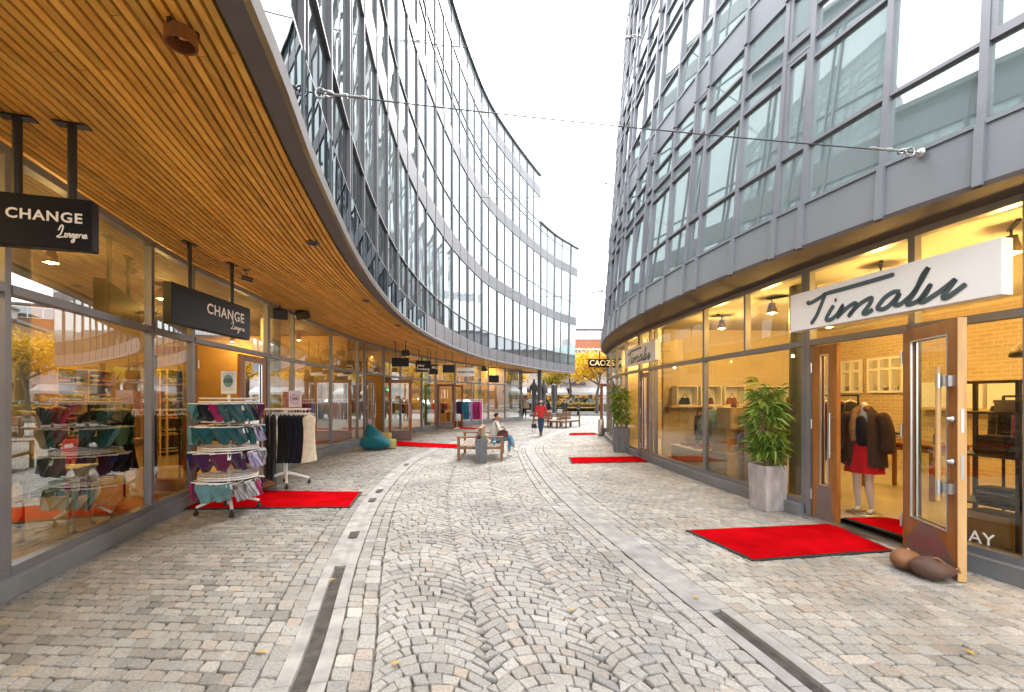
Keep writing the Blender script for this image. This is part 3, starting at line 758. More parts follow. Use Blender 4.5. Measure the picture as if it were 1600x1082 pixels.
# interior shell
def offs(cv, d, s0, s1, n=40, side=1):
    return [cv.at(s)+cv.nor(s)*d*side for s in np.linspace(s0, s1, n)]
IN = offs(FL, -.08, 0, FL.len, 60); IB = offs(FL, -6.2, 0, FL.len, 60)
M['goldwall'] = mat('amber_wall', (.36, .24, .10), .9, 0, .2, .8)
t = MB(); t.strip([(p.x, p.y, .15) for p in IN], [(p.x, p.y, .15) for p in IB]); t.build('interior_floor', M['floorwood'], LB)
t = MB(); t.strip([(p.x, p.y, .15) for p in IB], [(p.x, p.y, 3.98) for p in IB]); t.build('interior_wall', M['goldwall'], LB)
for s in (sb[2], sb[9], sb[12]+.6, sb[16], sb[18]+1):
    a = FL.at(s)-FL.nor(s)*.35; b = FL.at(s)-FL.nor(s)*6.2
    t = MB(); t.bar(a+Z3*2.06, b+Z3*2.06, .12, 3.82); t.build('interior_wall', M['goldwall'], LB)
for y, d_ in ((5.55, 1.15), (13.2, 1.3), (25.6, 1.0), (31.8, 1.3)):
    c = FL.at(FL.sy(y))-FL.nor(FL.sy(y))*d_
    t = MB(); t.cyl((c.x, c.y, .15), (c.x, c.y, 3.97), .26, n=24); t.build('column', mat('pale_column', (.42, .42, .34), .7, 0, .08, 3) if y != 25.6 else mat('green_column', (.04, .22, .09), .5, 0, .1, 3), LB)
# door leaves: first entrance
a, b = FL.at(sb[5]), FL.at(sb[6]); d = (b-a).normalized(); n = FL.nor(sb[5])
L1 = (b-a).length
leaf(LB, a+d*.14-n*.0, math.atan2(-n.y*.95+d.y*.25, -n.x*.95+d.x*.25), .98, 2.56, M['oak'], M['doorglass'], stile=.2, handle='bar')
leaf(LB, b-d*.16, leafdir(b, a), 1.1, 2.56, M['oak'], M['doorglass'], stile=.17, handle='bar', hside=1)
# second entrance: one leaf swung out across the view
a, b = FL.at(sb[10]), FL.at(sb[11]); d = (b-a).normalized(); n = FL.nor(sb[10])
leaf(LB, a+d*.14, leafdir(a, b), .85, 2.4, M['oakdark'], M['doorglass'], stile=.15, handle='thin')
h0 = Vector((-4.92, 18.15, 0)); leaf(LB, h0, leafdir((0, 0), (.98, .02)), .92, 2.42, M['oak'], M['doorglass'], stile=.12, handle='thin', bottom=.4)
a, b = FL.at(sb[14]), FL.at(sb[15]); d = (b-a).normalized(); n = FL.nor(sb[14])
leaf(LB, a+d*.14, leafdir((0, 0), (n.x*.9+d.x*.3, n.y*.9+d.y*.3)), .95, 2.45, M['oakdark'], M['doorglass'], stile=.15, handle='thin')
leaf(LB, b-d*.18, leafdir((0, 0), (n.x*.8-d.x*.5, n.y*.8-d.y*.5)), .95, 2.45, M['oakdark'], M['doorglass'], stile=.15, handle='thin')

# ---------------------------------------------------------------- right building
RB = thing('office_building', 'convex office building of grey panels and green windows on the right of the lane', 'building', (12, 14, 0))
LEAN = math.tan(R(4.4))
def PR(s, z, off=0):
    p = ER.at(s)-ER.nor(s)*(off-LEAN*max(0, z-3.6)); return (p.x, p.y, z)
PR.side = -1
s = ER.sy(4.01)-.81*3-.43*2; spr = []; pat = [.43, .80, .96]
# pattern anchored so a narrow bay lies at depth 5.72..6.14
s_anchor = ER.sy(5.72); back = [.96, .80, .43]; cur = s_anchor; lst = []; i = 0
while cur > .3: lst.append((cur, None)); cur -= back[i % 3]; i += 1
lst = [q[0] for q in lst][::-1]; nback = len(lst)-1
cur = s_anchor; i = 0; fw = []
while cur < ER.len-.5: cur += pat[i % 3]; fw.append(cur); i += 1
spr = lst+fw; k0 = len(lst)-1
def narrowR(i): return (i-k0) % 3 == 0
flr = []
for f in range(4):
    z = 3.6+3.5*f
    flr.append((z+.54, z+3.5, [('l', z+.54, z+1.29), ('g', z+1.29, z+2.40), ('s', z+2.40, z+2.66), ('g', z+2.66, z+3.08), ('g', z+3.08, z+3.5)]))
M['glass_spandrel'] = mirror_glass('greenish_spandrel', (.75, .84, .86), (.22, .27, .28), .14, .02)
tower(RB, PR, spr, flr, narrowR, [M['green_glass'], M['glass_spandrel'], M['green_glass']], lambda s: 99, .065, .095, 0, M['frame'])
for f in range(5):
    z0 = 3.6+3.5*f; z1 = z0+.54; t = MB()
    for i in range(len(spr)-1):
        a, b = spr[i]+.012, spr[i+1]-.012
        t.hexa([PR(a, z0, -.1), PR(b, z0, -.1), PR(b, z0, .02), PR(a, z0, .02)], [PR(a, z1, -.1), PR(b, z1, -.1), PR(b, z1, .02), PR(a, z1, .02)])
        q = spr[i]
        t.hexa([PR(q-.035, z0-.03*(f == 0), .021), PR(q+.035, z0-.03*(f == 0), .021), PR(q+.035, z0-.03*(f == 0), .065), PR(q-.035, z0-.03*(f == 0), .065)], [PR(q-.035, z1, .021), PR(q+.035, z1, .021), PR(q+.035, z1, .065), PR(q-.035, z1, .065)])
        t.hexa([PR(a, z1-.02, .021), PR(b, z1-.02, .021), PR(b, z1-.02, .04), PR(a, z1-.02, .04)], [PR(a, z1+.02, .021), PR(b, z1+.02, .021), PR(b, z1+.02, .04), PR(a, z1+.02, .04)])
    t.build('spandrel_band', M['panel'], RB)
t = MB(); SR = np.linspace(.3, ER.len-.5, 90)
t.sweep([(Vector(PR(s, 0, 0)), -ER.nor(s)) for s in SR], [(-.1, 3.60), (.03, 3.60), (.03, 3.555), (-.9, 3.555), (-.9, 3.60)]); t.build('soffit', mat('bronze_soffit', (.085, .072, .07), .75, 0, .1, spec=.25), RB)
t = MB(); t.sweep([(Vector(PR(s, 18.14)), -ER.nor(s)) for s in SR], [(-.3, 0), (-.3, .12), (.1, .12), (.1, 0)]); t.build('coping', M['alu_dark'], RB)
t = MB(); hi = [PR(s, 18.15, -.2) for s in SR]; t.add(hi+[(30, 30, 18.15), (30, -6, 18.15)], [tuple(range(len(hi)+2))]); t.build('roof', M['plinth'], RB)
t = MB(); t.quad(PR(SR[0], 0, -.1), (30, -6, 0), (30, -6, 18.1), PR(SR[0], 18.1, -.1)); t.quad((30, -6, 0), (30, 30, 0), (30, 30, 18.1), (30, -6, 18.1))
t.quad((30, 30, 0), PR(SR[-1], 0, -.1), PR(SR[-1], 18.1, -.1), (30, 30, 18.1)); t.build('wall', M['panel'], RB)
yr = [-2.5, 1.9, 4.12]; srb = [FR.sy(y) for y in yr]
yy = [-2.6, -.2, 2.0, 4.10, 6.55, 9.25, 11.85, 12.2, 13.05, 14.6, 16.2, 17.9, 19.6, 21.2, 22.8, 24.4, 26, 28]
kk = ['w', 'w', 'w', 'door', 'split', 'w', 'w', 'door', 'w', 'w', 'w', 'w', 'w', 'door', 'w', 'w', 'w']
sr = [FR.sy(y) for y in yy]
# the wide first entrance bay has a window beside the doors
sA, sB, sC = sr[3], sr[4], FR.sy(5.06)
bays = [(sr[i], sr[i+1], kk[i]) for i in range(len(kk)) if i != 3]+[(sA, sC, 'w'), (sC, sB, 'door')]
shopfront(RB, FR, -1, bays, 2.52, 3.56, .17, M['pane_clear'], .075)
IN = offs(FR, .08, 0, FR.len, 50); IB = offs(FR, 5.2, 0, FR.len, 50)
M['brickw'] = None
t = MB(); t.strip([(p.x, p.y, .10) for p in IB], [(p.x, p.y, .10) for p in IN]); t.build('interior_floor', M['floortile'], RB)
t = MB(); t.strip([(p.x, p.y, 3.57) for p in IN], [(p.x, p.y, 3.57) for p in IB]); t.build('interior_ceiling', M['ceil'], RB)
t = MB(); t.strip([(p.x, p.y, .1) for p in IB], [(p.x, p.y, 3.57) for p in IB]); t.build('interior_wall', M['brickwall'], RB)
for s in (sr[1], sr[7]+.2, sr[11], sr[14]):
    a = FR.at(s)+FR.nor(s)*.4; b = FR.at(s)+FR.nor(s)*5.2
    t = MB(); t.bar(a+Z3*1.84, b+Z3*1.84, .12, 3.44); t.build('interior_wall', M['beige'], RB)
for y in (7.55,):
    c = FR.at(FR.sy(y))+FR.nor(FR.sy(y))*.75; t = MB(); t.cyl((c.x, c.y, .1), (c.x, c.y, 3.56), .2, n=24); t.build('column', mat('dark_column', (.12, .13, .11), .5, 0, .1, 3), RB)
# door leaves
a, b = FR.at(sC), FR.at(sB); d = (b-a).normalized(); n = -FR.nor(sC)
leaf(RB, b-d*.14, leafdir(b, a), .40, 2.42, M['oak'], M['doorglass'], stile=.13, kick='arch', handle='none', bottom=.5)
h0 = a+n*.12; e1 = Vector((4.14, 4.2, 0))
leaf(RB, (h0.x, h0.y, 0), leafdir(h0, e1), .88, 2.44, M['oak'], M['doorglass'], stile=.14, kick='arch', handle='bar', bottom=.42, edge=True)
a, b = FR.at(sr[7]), FR.at(sr[8]); d = (b-a).normalized()
leaf(RB, b-d*.14, leafdir(b, a), .62, 2.4, M['oakdark'], M['doorglass'], stile=.14, handle='thin', bottom=.3)
a, b = FR.at(sr[13]), FR.at(sr[14])
leaf(RB, (4.72, 20.6, 0), leafdir((4.72, 20.6), (4.0, 20.75)), .72, 2.35, M['oakdark'], M['doorglass'], stile=.13, handle='thin', bottom=.32)

# ================================================================ lamps inside the shops
WARM = (1.0, .57, .15)
def spot_lamp(loc, label, power, grp, col=WARM, proto=[None]):
    if proto[0] is None:
        t = thing('ceiling_spotlight', label, 'lamp', loc, 0, grp)
        m = MB(); m.box(-.18, .18, -.02, .02, -.03, 0); m.cyl((.1, 0, -.03), (.1, 0, -.12), .012); m.build('track', M['black'], t, False)
        m = MB(); m.lathe([(.0, -.10), (.05, -.10), (.06, -.16), (.075, -.2), (.095, -.29), (.088, -.29), (.05, -.2)], 16, (.1, 0, 0)); m.build('lamp_shade', M['lampshade'], t, False)
        m = MB(); m.ball((.1, 0, -.26), .055, n=10); m.build('bulb', M['lamp'], t, False)
        proto[0] = t; KIDS[t.name] = list(t.children)
    else:
        t = copy_tree(proto[0], loc, rnd.uniform(0, 3), label, grp)
    l = bpy.data.lights.new('spot_bulb', 'POINT'); l.energy = power; l.color = col; l.shadow_soft_size = .07
    lo = bpy.data.objects.new('spot_bulb', l); COL.objects.link(lo); lo.parent = t; lo.location = (.1, 0, -.37)
M['lampshade'] = mat('brown_lamp_shade', (.16, .12, .08), .5, .4)
M['lamp'] = emis('lamp_glow', (1, .8, .5), 6)
RP, LP_ = 18, 18
for i, y in enumerate([1.4, 3.4, 4.7, 6.2, 8.3, 10.2, 12.6, 14.6, 17.5, 20]):
    s = FR.sy(y); p = FR.at(s)+FR.nor(s)*.85; spot_lamp((p.x, p.y, 3.565), 'brown ceiling spotlight in the front row inside the right hand shop', RP*1.1, 'front row spotlights in the right hand shop')
for i, y in enumerate([2, 4.5, 7.2, 9.8, 13, 16.5, 20]):
    s = FR.sy(y); p = FR.at(s)+FR.nor(s)*3.2; spot_lamp((p.x, p.y, 3.565), 'brown ceiling spotlight deep inside the right hand shop', RP, 'rear spotlights in the right hand shop')
for i, y in enumerate([2.2, 4.6, 6.9, 9.2, 12.4, 15.6, 18.3, 21.7, 24.2, 26.8, 30, 33.5]):
    s = FL.sy(y); p = FL.at(s)-FL.nor(s)*1.7; spot_lamp((p.x, p.y, 3.98), 'ceiling spotlight in the front row inside the left hand shops', LP_*(2.2 if y > 21 else 1.9 if y < 8 else 1), 'front row spotlights in the left hand shops')
for i, y in enumerate([3.5, 6.6, 8.8, 12.5, 16, 19.5, 23, 26, 29.5]):
    s = FL.sy(y); p = FL.at(s)-FL.nor(s)*4.3; spot_lamp((p.x, p.y, 3.98), 'ceiling spotlight deep inside the left hand shops', LP_*1.3*(2.0 if y > 21 else 1), 'rear spotlights in the left hand shops')

# ================================================================ mats
def carpet(label, c4, grp='red entrance mats', z=.022):
    """c4: corners near-left, near-right, far-right, far-left"""
    cx = sum(p[0] for p in c4)/4; cy_ = sum(p[1] for p in c4)/4
    t = thing('entrance_mat', label, 'mat', (cx, cy_, 0), 0, grp)
    C = [Vector((p[0], p[1], 0)) for p in c4]; c = Vector((cx, cy_, 0))
    def P(u, v, sh, z_):
        p = C[0]*(1-u)*(1-v)+C[1]*u*(1-v)+C[2]*u*v+C[3]*(1-u)*v
        d = (c-p); return tuple(p+d*(sh/max(.3, d.length)))[:2]+(z_,)
    m = MB(); N = 14
    vs = [P(i/N, j/N, .035, z+.0015*math.sin(i*1.3+j*.7)) for j in range(N+1) for i in range(N+1)]
    m.add(vs, [(j*(N+1)+i, j*(N+1)+i+1, (j+1)*(N+1)+i+1, (j+1)*(N+1)+i) for j in range(N) for i in range(N)], 0, True)
    m.build('carpet', M['red'], t)
    e = MB(); lo = [tuple(C[i])[:2] for i in range(4)]
    e.hexa([(x, y, -.004 if z < .1 else z-.02) for x, y in lo], [(x, y, z-.006) for x, y in lo]); e.build('rubber_edge', M['rubber'], t)
carpet('large red mat before the open timber doors below the big white shop sign', [(2.49, 4.72), (4.22, 5.02), (4.29, 6.1), (2.21, 5.80)])
carpet('red mat behind the white underwear rack on the left pavement', [(-5.05, 6.9), (-2.49, 7.03), (-2.69, 8.17), (-5.1, 8.32)])
carpet('long red mat running from the open brown door towards the wooden bench', [(-4.35, 16.1), (-1.5, 15.15), (-1.6, 16.35), (-4.75, 17.75)])
carpet('red mat before the closed brown door beside the dark planter', [(1.53, 11.75), (3.62, 12.0), (3.6, 13.1), (1.60, 12.9)])
carpet('most distant red mat, by the open glazed door at the end of the right building', [(2.55, 20.5), (4.0, 20.9), (4.0, 22.0), (2.75, 21.8)])
carpet('short red mat under the clothes rail at the entrance below the white sign', [(-3.6, 25.2), (-2.0, 24.6), (-1.7, 25.6), (-3.3, 26.2)])
carpet('red mat inside the shop at the feet of the coat mannequin', [(4.46, 5.1), (5.5, 5.15), (4.95, 6.0), (4.36, 6.0)], z=.13)

# ================================================================ signs
def boxsign(name, label, cat, a, b, z0, z1, th, m, grp=None, edge=None):
    """sign board from plan point a to b, z0..z1, face on the right-hand side of a->b"""
    a = Vector((a[0], a[1], 0)); b = Vector((b[0], b[1], 0)); d = (b-a).normalized(); n = Vector((d.y, -d.x, 0)); c = (a+b)/2
    t = thing(name, label, cat, (c.x, c.y, z0), 0, grp)
    k = MB(); k.bar(a+Z3*(z0+z1)/2-n*th/2, b+Z3*(z0+z1)/2-n*th/2, th, z1-z0); k.build('board', m, t, bevel=.006)
    return t, c-d*0, d, n
LING = [[(0, .55), (.1, .95), (.16, .85), (.08, .3), (-.04, .08), (.05, .05), (.2, .12)], [(.24, .42), (.22, .1), (.28, .12)], [(.3, .4), (.3, .1), (.33, .32), (.39, .38), (.39, .1), (.43, .15)],
        [(.54, .36), (.48, .36), (.45, .2), (.5, .12), (.55, .35), (.53, -.15), (.46, -.28), (.45, -.15), (.58, .12)], [(.6, .22), (.65, .3), (.63, .38), (.59, .28), (.61, .12), (.67, .15)],
        [(.7, .38), (.7, .1)], [(.7, .3), (.76, .38), (.79, .34)], [(.82, .38), (.82, .12), (.86, .14)], [(.88, .22), (.94, .3), (.92, .39), (.87, .28), (.9, .1), (.99, .2)]]
def change_sign(label, a, b, z0, z1, th, cs, lx, posts):
    t, c, d, n = boxsign('hanging_sign', label, 'sign', a, b, z0, z1, th, M['signblack'], 'black hanging signs of the lingerie shop')
    h = z1-z0; L = (Vector((b[0], b[1], 0))-Vector((a[0], a[1], 0))).length
    o = c+d*(lx*L)+n*.003+Z3*(z0+h*.60)
    put_text('CHANGE', h*cs, M['letterwhite'], t, o, d, Z3, extrude=.002, bold=h*.006, spacing=1.12)
    s = MB(); lw = h*cs*1.75
    for st_ in LING: stroke(s, st_, .009*h/.4, c+d*(lx*L+h*.22)+n*.004+Z3*(z0+h*.2), d, Z3, lw, h*.26)
    s.build('script_lettering', M['letterwhite'], t)
    for k in posts:
        p = c+d*(k*L)-n*th/2; m = MB(); m.cyl(p+Z3*z1, p+Z3*3.87, .03, n=10); m.bar(p+Z3*3.868-d*.11, p+Z3*3.868+d*.11, .09, .012); m.build('hanger', M['black'], t)
change_sign('smaller black sign hung crosswise from the timber soffit at the left edge', (-4.25, 3.34), (-3.34, 3.62), 2.87, 3.27, .10, .27, .185, (-.02, .34))
change_sign('wider black sign hung along the shopfront above the open lingerie shop door', (-4.47, 5.98), (-4.50, 7.82), 2.69, 3.23, .12, .40, .14, (-.27, .27))
# white script signs
TIM = [[(180, 462), (195, 476), (270, 435), (300, 414), (420, 382), (600, 333), (750, 290)],
       [(298, 412), (268, 490), (238, 560), (203, 612)], [(352, 490), (322, 540), (303, 582), (330, 586), (375, 550), (412, 492), (390, 545), (372, 578)],
       [(380, 566), (440, 508), (490, 478), (494, 498), (468, 542), (445, 568)], [(452, 556), (510, 495), (565, 458), (600, 447), (585, 490), (548, 540), (565, 547), (610, 520)],
       [(788, 408), (745, 408), (690, 442), (648, 492), (642, 515), (675, 520), (715, 497), (765, 445), (785, 412)], [(785, 420), (752, 485), (775, 494), (805, 478)],
       [(803, 480), (870, 420), (930, 330), (968, 258), (975, 246)], [(972, 250), (935, 300), (890, 400), (845, 465), (838, 490), (870, 484), (920, 455), (992, 354)],
       [(990, 356), (950, 430), (918, 468), (945, 473), (1000, 440), (1080, 385), (1155, 325)], [(1155, 325), (1105, 390), (1072, 440), (1092, 450), (1150, 412), (1222, 358)]]
def tim_uv(x, y):
    t = (x-65)/1390; u = t/(.6316+.3684*t); top = 425-375*t; bot = 665-235*t
    return (u-.5, .5-(y-top)/(bot-top))
def script_sign(label, a, b, z0, z1):
    t, c, d, n = boxsign('shop_sign', label, 'sign', a, b, z0, z1, .13, M['signwhite'], 'white script signs of the clothes shop')
    L = (Vector((b[0], b[1], 0))-Vector((a[0], a[1], 0))).length; h = z1-z0; s = MB()
    for st_ in TIM: stroke(s, [tim_uv(*p) for p in st_], .05*h/.5, c+n*.002+Z3*(z0+z1)/2, d, Z3, L, h, .005)
    x, y = tim_uv(365, 456); q = c+d*(x*L)+Z3*((z0+z1)/2+y*h)+n*.007; r = .018*h/.5
    s.add([q+d*r*math.cos(k*.7854)+Z3*r*1.4*math.sin(k*.7854) for k in range(8)], [tuple(range(8))])
    s.build('lettering', M['ink'], t)
    for k in (-.35, .35):
        m = MB(); p = c+d*(k*L)-n*.13+Z3*(z0+h*.5); m.bar(p, p-n*.2, .03, .03); m.build('bracket', M['alu'], t)
script_sign('big white sign with grey script over the open timber doors', (3.90, 6.38), (4.35, 4.04), 2.62, 3.13)
script_sign('smaller far white sign with grey script above the closed brown door', (3.40, 13.7), (3.46, 11.0), 2.62, 3.12)
t, c, d, n = boxsign('blade_sign', 'black projecting sign with bold white capitals under the curved right building', 'sign', (3.03, 17.9), (3.93, 18.05), 2.90, 3.24, .12, M['signblack'])
put_text('CAOZ', .31, M['letterwhite'], t, c+n*.004+Z3*3.07, d, Z3, bold=.006)
m = MB(); m.cyl(c-n*.06+Z3*3.24, c-n*.06+Z3*3.56, .02); m.build('hanger', M['black'], t)
def small_sign(label, px, y0, w, h, z1, lines=(), m=None, tm=None, grp='small black shop signs under the soffit', dy=.1):
    x = (px-800)/711*y0
    t, c, d, n = boxsign('small_sign', label, 'sign', (x-w/2, y0), (x+w/2, y0+dy), z1-h, z1, .1, m or M['signblack'], grp)
    for (s_, sz, oz, ox) in lines: put_text(s_, sz, tm or M['letterwhite'], t, c+d*ox+n*.004+Z3*(z1-h/2+oz), d, Z3, bold=.004)
    for k in (-.3, .3):
        p = c+d*(k*w)-n*.05; q = MB(); q.cyl(p+Z3*z1, p+Z3*3.87, .015, n=8); q.build('hanger', M['black'], t)
small_sign('dark sign just left of the two line sign, above the open brown door', 625, 17.2, .62, .33, 3.22)
small_sign('black sign with two lines of white lettering near the green pillar', 661, 20.2, .66, .5, 3.36, [('Joker', .15, .03, -.1), ('Tønsberg', .15, -.13, -.02)])
small_sign('narrow black sign half hidden behind the two line sign', 677, 21.0, .4, .46, 3.25, [('MQ', .17, .08, .06)])
small_sign('blank black sign left of the white lettered shop sign', 701, 21.6, .56, .37, 3.27)
small_sign('blank black sign right of the white lettered shop sign', 772, 26.5, .56, .42, 3.02)
t, c, d, n = boxsign('shop_sign', 'white shop sign with heavy black capitals above the far rail of jackets', 'sign', (-2.82, 23.6), (-1.98, 24.0), 2.84, 3.28, .1, M['signwhite'])
put_text('POLARN O. PYRET', .115, M['black'], t, c+n*.004+Z3*3.04, d, Z3, bold=.006)
m = MB(); m.cyl(c-n*.05+Z3*3.28, c-n*.05+Z3*3.87, .02); m.build('hanger', M['black'], t)

# ================================================================ soffit fittings, wires
def soff_pt(px, py, z=3.88):
    Y = 711*(z-1.7)/(622-py); return ((px-800)/711*Y, Y, z)
p = soff_pt(283, 45)
t = thing('lantern', 'open timber ring lamp fixed below the slats at the top of the soffit', 'lamp', (p[0], p[1], 3.88))
m = MB(); n_ = 28
for (r0, r1, mi_) in ((.085, .072, 0),):
    pr = [(r0, -.10), (r0, -.02), (r1, -.02), (r1, -.10)]
    vs = []; fs = []
    for k in range(n_):
        a = 2*math.pi*k/n_; vs += [(r*math.cos(a), 1.0*r*math.sin(a), z) for r, z in pr]
    for k in range(n_):
        for j in range(4): fs.append((k*4+j, ((k+1) % n_)*4+j, ((k+1) % n_)*4+(j+1) % 4, k*4+(j+1) % 4))
    m.add(vs, fs)
m.build('ring', M['oakdark'], t, False)
for a in (.4, 2.5, 4.6): m = MB(); m.bar((.079*math.cos(a), .079*math.sin(a), -.03), (.079*math.cos(a), .079*math.sin(a), .0), .02, .02); m.build('bracket', M['black'], t, False)
def downlight(px, py, k):
    p = soff_pt(px, py, 3.87); t = thing('downlight', k, 'lamp', (p[0], p[1], 3.87), 0, 'recessed downlights in the soffit')
    m = MB(); m.lathe([(.05, .0), (.055, -.012), (.085, -.014), (.09, 0)], 18); m.build('rim', M['alu_dark'], t, False)
    m = MB(); m.lathe([(.0, -.004), (.05, -.006)], 14); m.build('lens', M['black'], t, False)
downlight(489, 380, 'nearest small round downlight in the timber slats'); downlight(572, 470, 'middle small round downlight in the timber slats'); downlight(622, 509, 'farthest small round downlight in the timber slats')
def speaker(px, py, Y, rz, label):
    x = (px-800)/711*Y; z = 1.7+(622-py)*Y/711
    t = thing('loudspeaker', label, 'loudspeaker', (x, Y, z), rz, 'black loudspeakers under the soffit')
    m = MB(); m.prism([(-.16, -.1), (.16, -.1), (.1, .12), (-.1, .12)], ((1, 0, 0), (0, 1, 0)), .22, (0, 0, -.11)); o = m.build('cabinet', M['black'], t, False, bevel=.01); o.rotation_euler = (R(20), 0, 0)
    m = MB(); m.cyl((0, .05, .1), (0, .05, 3.86-z), .018); m.build('bracket', M['black'], t, False)
speaker(438, 491, 10.6, .5, 'left one of the paired black loudspeakers high above the dress rack')
speaker(474, 492, 11.4, -.4, 'right one of the paired black loudspeakers high above the dress rack')
speaker(634, 552, 18.6, .2, 'black loudspeaker above the open brown door')
speaker(756, 577, 26.5, .2, 'small black loudspeaker near the white lettered shop sign')
t = thing('security_camera', 'small camera on a bent arm under the soffit above the lingerie door', 'camera', (-4.52, 7.75, 3.87))
m = MB(); m.lathe([(.0, 0), (.06, 0), (.05, -.02), (0, -.02)], 12); m.cyl((0, 0, 0), (0, 0, -.1), .02); m.build('mount', M['alu'], t, False)
m = MB(); m.cyl((-.06, -.05, -.13), (.08, .05, -.16), .04); m.build('body', M['alu_dark'], t, False)
def wire(label, a, b, sag, r, fit=True):
    a = Vector(a); b = Vector(b); t = thing('span_wire', label, 'wire', a, 0, 'steel wires spanning the lane')
    pts = [a.lerp(b, k/24)-Z3*sag*4*(k/24)*(1-k/24) for k in range(25)]
    m = MB(); m.tube(pts, r, 6); m.build('cable', M['alu_dark'], t)
    d = (b-a).normalized()
    for e, s in ((a, 1), (b, -1)):
        m = MB(); m.lathe([(0, -.01), (.045, -.01), (.05, .0), (.03, .03), (0, .035)], 14)
        m.v = [tuple(e+d*s*(v[2]-.02)+Vector((d.y, -d.x, 0))*v[0]+Z3*v[1]) for v in m.v]
        if fit:
            c = e+d*s*.09; u = Vector((d.x, d.y, 0)).normalized()
            for k in (0, 1):
                ax = Z3 if k == 0 else Vector((-u.y, u.x, 0)); c2 = c+d*s*.075*k
                pts2 = [c2+u*.042*math.cos(q*math.pi/8)+ax*.042*math.sin(q*math.pi/8) for q in range(18)]; m.tube(pts2, .010, 6)
            m.cyl(c+d*s*.12, c+d*s*.42, .011); m.cyl(c+d*s*.2, c+d*s*.24, .02); m.cyl(c+d*s*.36, c+d*s*.4, .018)
        m.build('eye_bolt', M['steel'], t)
wire('nearest steel wire crossing the lane from the left facade to the grey fascia', (-1.80, 4.05, 4.42), (3.97, 4.44, 4.09), .03, .006)
wire('high wire crossing the top of the open sky between the buildings', (-2.9, 13, 11.9), (2.86, 10.2, 9.8), .25, .012)
wire('middle wire crossing the sky gap lower than the top one', (-2.15, 22.2, 11.6), (2.88, 14, 8.3), .3, .012, False)
wire('lowest wire crossing the far sky gap near the plaza', (-.1, 29.3, 8.6), (3.6, 18.3, 6.0), .3, .013, False)

# ================================================================ clothes and rails
CLOTH = {}
def cloth(name, c, var=.15):
    if name not in CLOTH: CLOTH[name] = mat(name+'_fabric', c, .9, 0, var, 9, .35, 120, .2, .15)
    return CLOTH[name]
COLS = dict(navy=(.007, .010, .019), black=(.010, .010, .012), cream=(.55, .48, .36), teal=(.012, .085, .10), tealpale=(.11, .23, .25), purple=(.05, .012, .06), plum=(.10, .012, .055),
            lilac=(.33, .30, .48), grey=(.30, .30, .32), magenta=(.32, .012, .10), lingnavy=(.015, .016, .075), maroon=(.12, .012, .02), brown=(.10, .05, .025), olive=(.09, .085, .04), red=(.42, .012, .015), blue=(.02, .15, .24),
            rust=(.26, .08, .02), white=(.6, .6, .58), lime=(.40, .40, .16), denim=(.10, .17, .28), charcoal=(.035, .035, .04), yellow=(.5, .36, .10))
for k_, v_ in COLS.items(): cloth(k_, v_)
def brief_mesh():
    top = [(-.125+.25*i/8, .008*math.cos(i/8*math.pi*2)) for i in range(9)]
    poly = top+[(.122, -.045), (.085, -.095), (.048, -.15), (.032, -.185), (-.032, -.185), (-.048, -.15), (-.085, -.095), (-.122, -.045)]
    m = MB()
    for off in (0, 1):
        vs = [(x, .02*off-.028*(1-(x/.13)**2)*(1 if off == 0 else -.6), z) for x, z in poly]; m.add(vs, [tuple(range(len(vs)))[::(1 if off == 0 else -1)]], 0, True)
    n = len(poly); m.f += [(i, (i+1) % n, n+(i+1) % n, n+i) for i in range(9, n-1)]; m.mi += [0]*(n-10); m.sm += [True]*(n-10)
    return m
BRIEF = [None]
def brief(loc, rz, tilt, colour, label, grp):
    if BRIEF[0] is None:
        t = thing('briefs', label, 'underwear', loc, rz, grp)
        m = brief_mesh(); m.build('fabric', CLOTH['teal'], t, False)
        m = MB(); m.box(-.12, .12, .0, .012, .008, .018); m.build('hanger', M['white'], t, False)
        m = MB(); m.box(.045, .085, -.042, -.040, -.075, -.015); m.build('price_tag', M['white'], t, False)
        BRIEF[0] = t; KIDS[t.name] = list(t.children); BM = t.children
    else: t = copy_tree(BRIEF[0], loc, rz, label, grp)
    t.rotation_euler = (tilt, 0, rz)
    me = {}
    for ch in t.children:
        if ch.name.startswith('fabric'):
            k = 'brief_'+colour
            if k not in BR_MESH: d = ch.data.copy(); d.materials.clear(); d.materials.append(CLOTH[colour]); BR_MESH[k] = d
            ch.data = BR_MESH[k]
    return t
BR_MESH = {}
# carousel rack
RX, RY = -4.22, 6.78
t = thing('underwear_carousel', 'white four tier carousel rack of colourful briefs on castors beside the lingerie door', 'clothes rack', (RX, RY, 0))
TIER = [(1.62, .40), (1.31, .41), (.92, .43), (.53, .36)]
m = MB(); m.cyl((0, 0, .12), (0, 0, 1.75), .022); m.build('pole', M['white'], t, False)
for z, r in [(1.69, .36), (1.64, .37), (1.36, .37), (.98, .38), (.95, .38), (.56, .38), (.53, .38)]:
    m = MB(); m.ring((0, 0, z), r, .012, 36, 8)
    for a in range(4): m.cyl((0, 0, z), (r*math.cos(a*1.571+.4), r*math.sin(a*1.571+.4), z), .008, n=6)
    m.build('tier_ring', M['white'], t, False)
for k in range(4):
    a = k*math.pi/2+.65; m = MB(); m.tube([(0, 0, .25), (.12*math.cos(a), .12*math.sin(a), .24), (.40*math.cos(a), .40*math.sin(a), .12)], [.03, .028, .02], 8); lg = m.build('leg', M['white'], t, False)
    m = MB(); x, y = .40*math.cos(a), .40*math.sin(a); m.cyl((x, y, .12), (x, y, .07), .012); m.cyl((x-.018, y, .036), (x+.018, y, .036), .036, n=14); m.build('castor', M['rubber'], lg, False)
m = MB(); m.box(-.11, .11, -.008, .008, 1.76, 2.10); s_ = m.build('sign_plate', M['white'], t, False, label='white framed price sign with a teal disc')
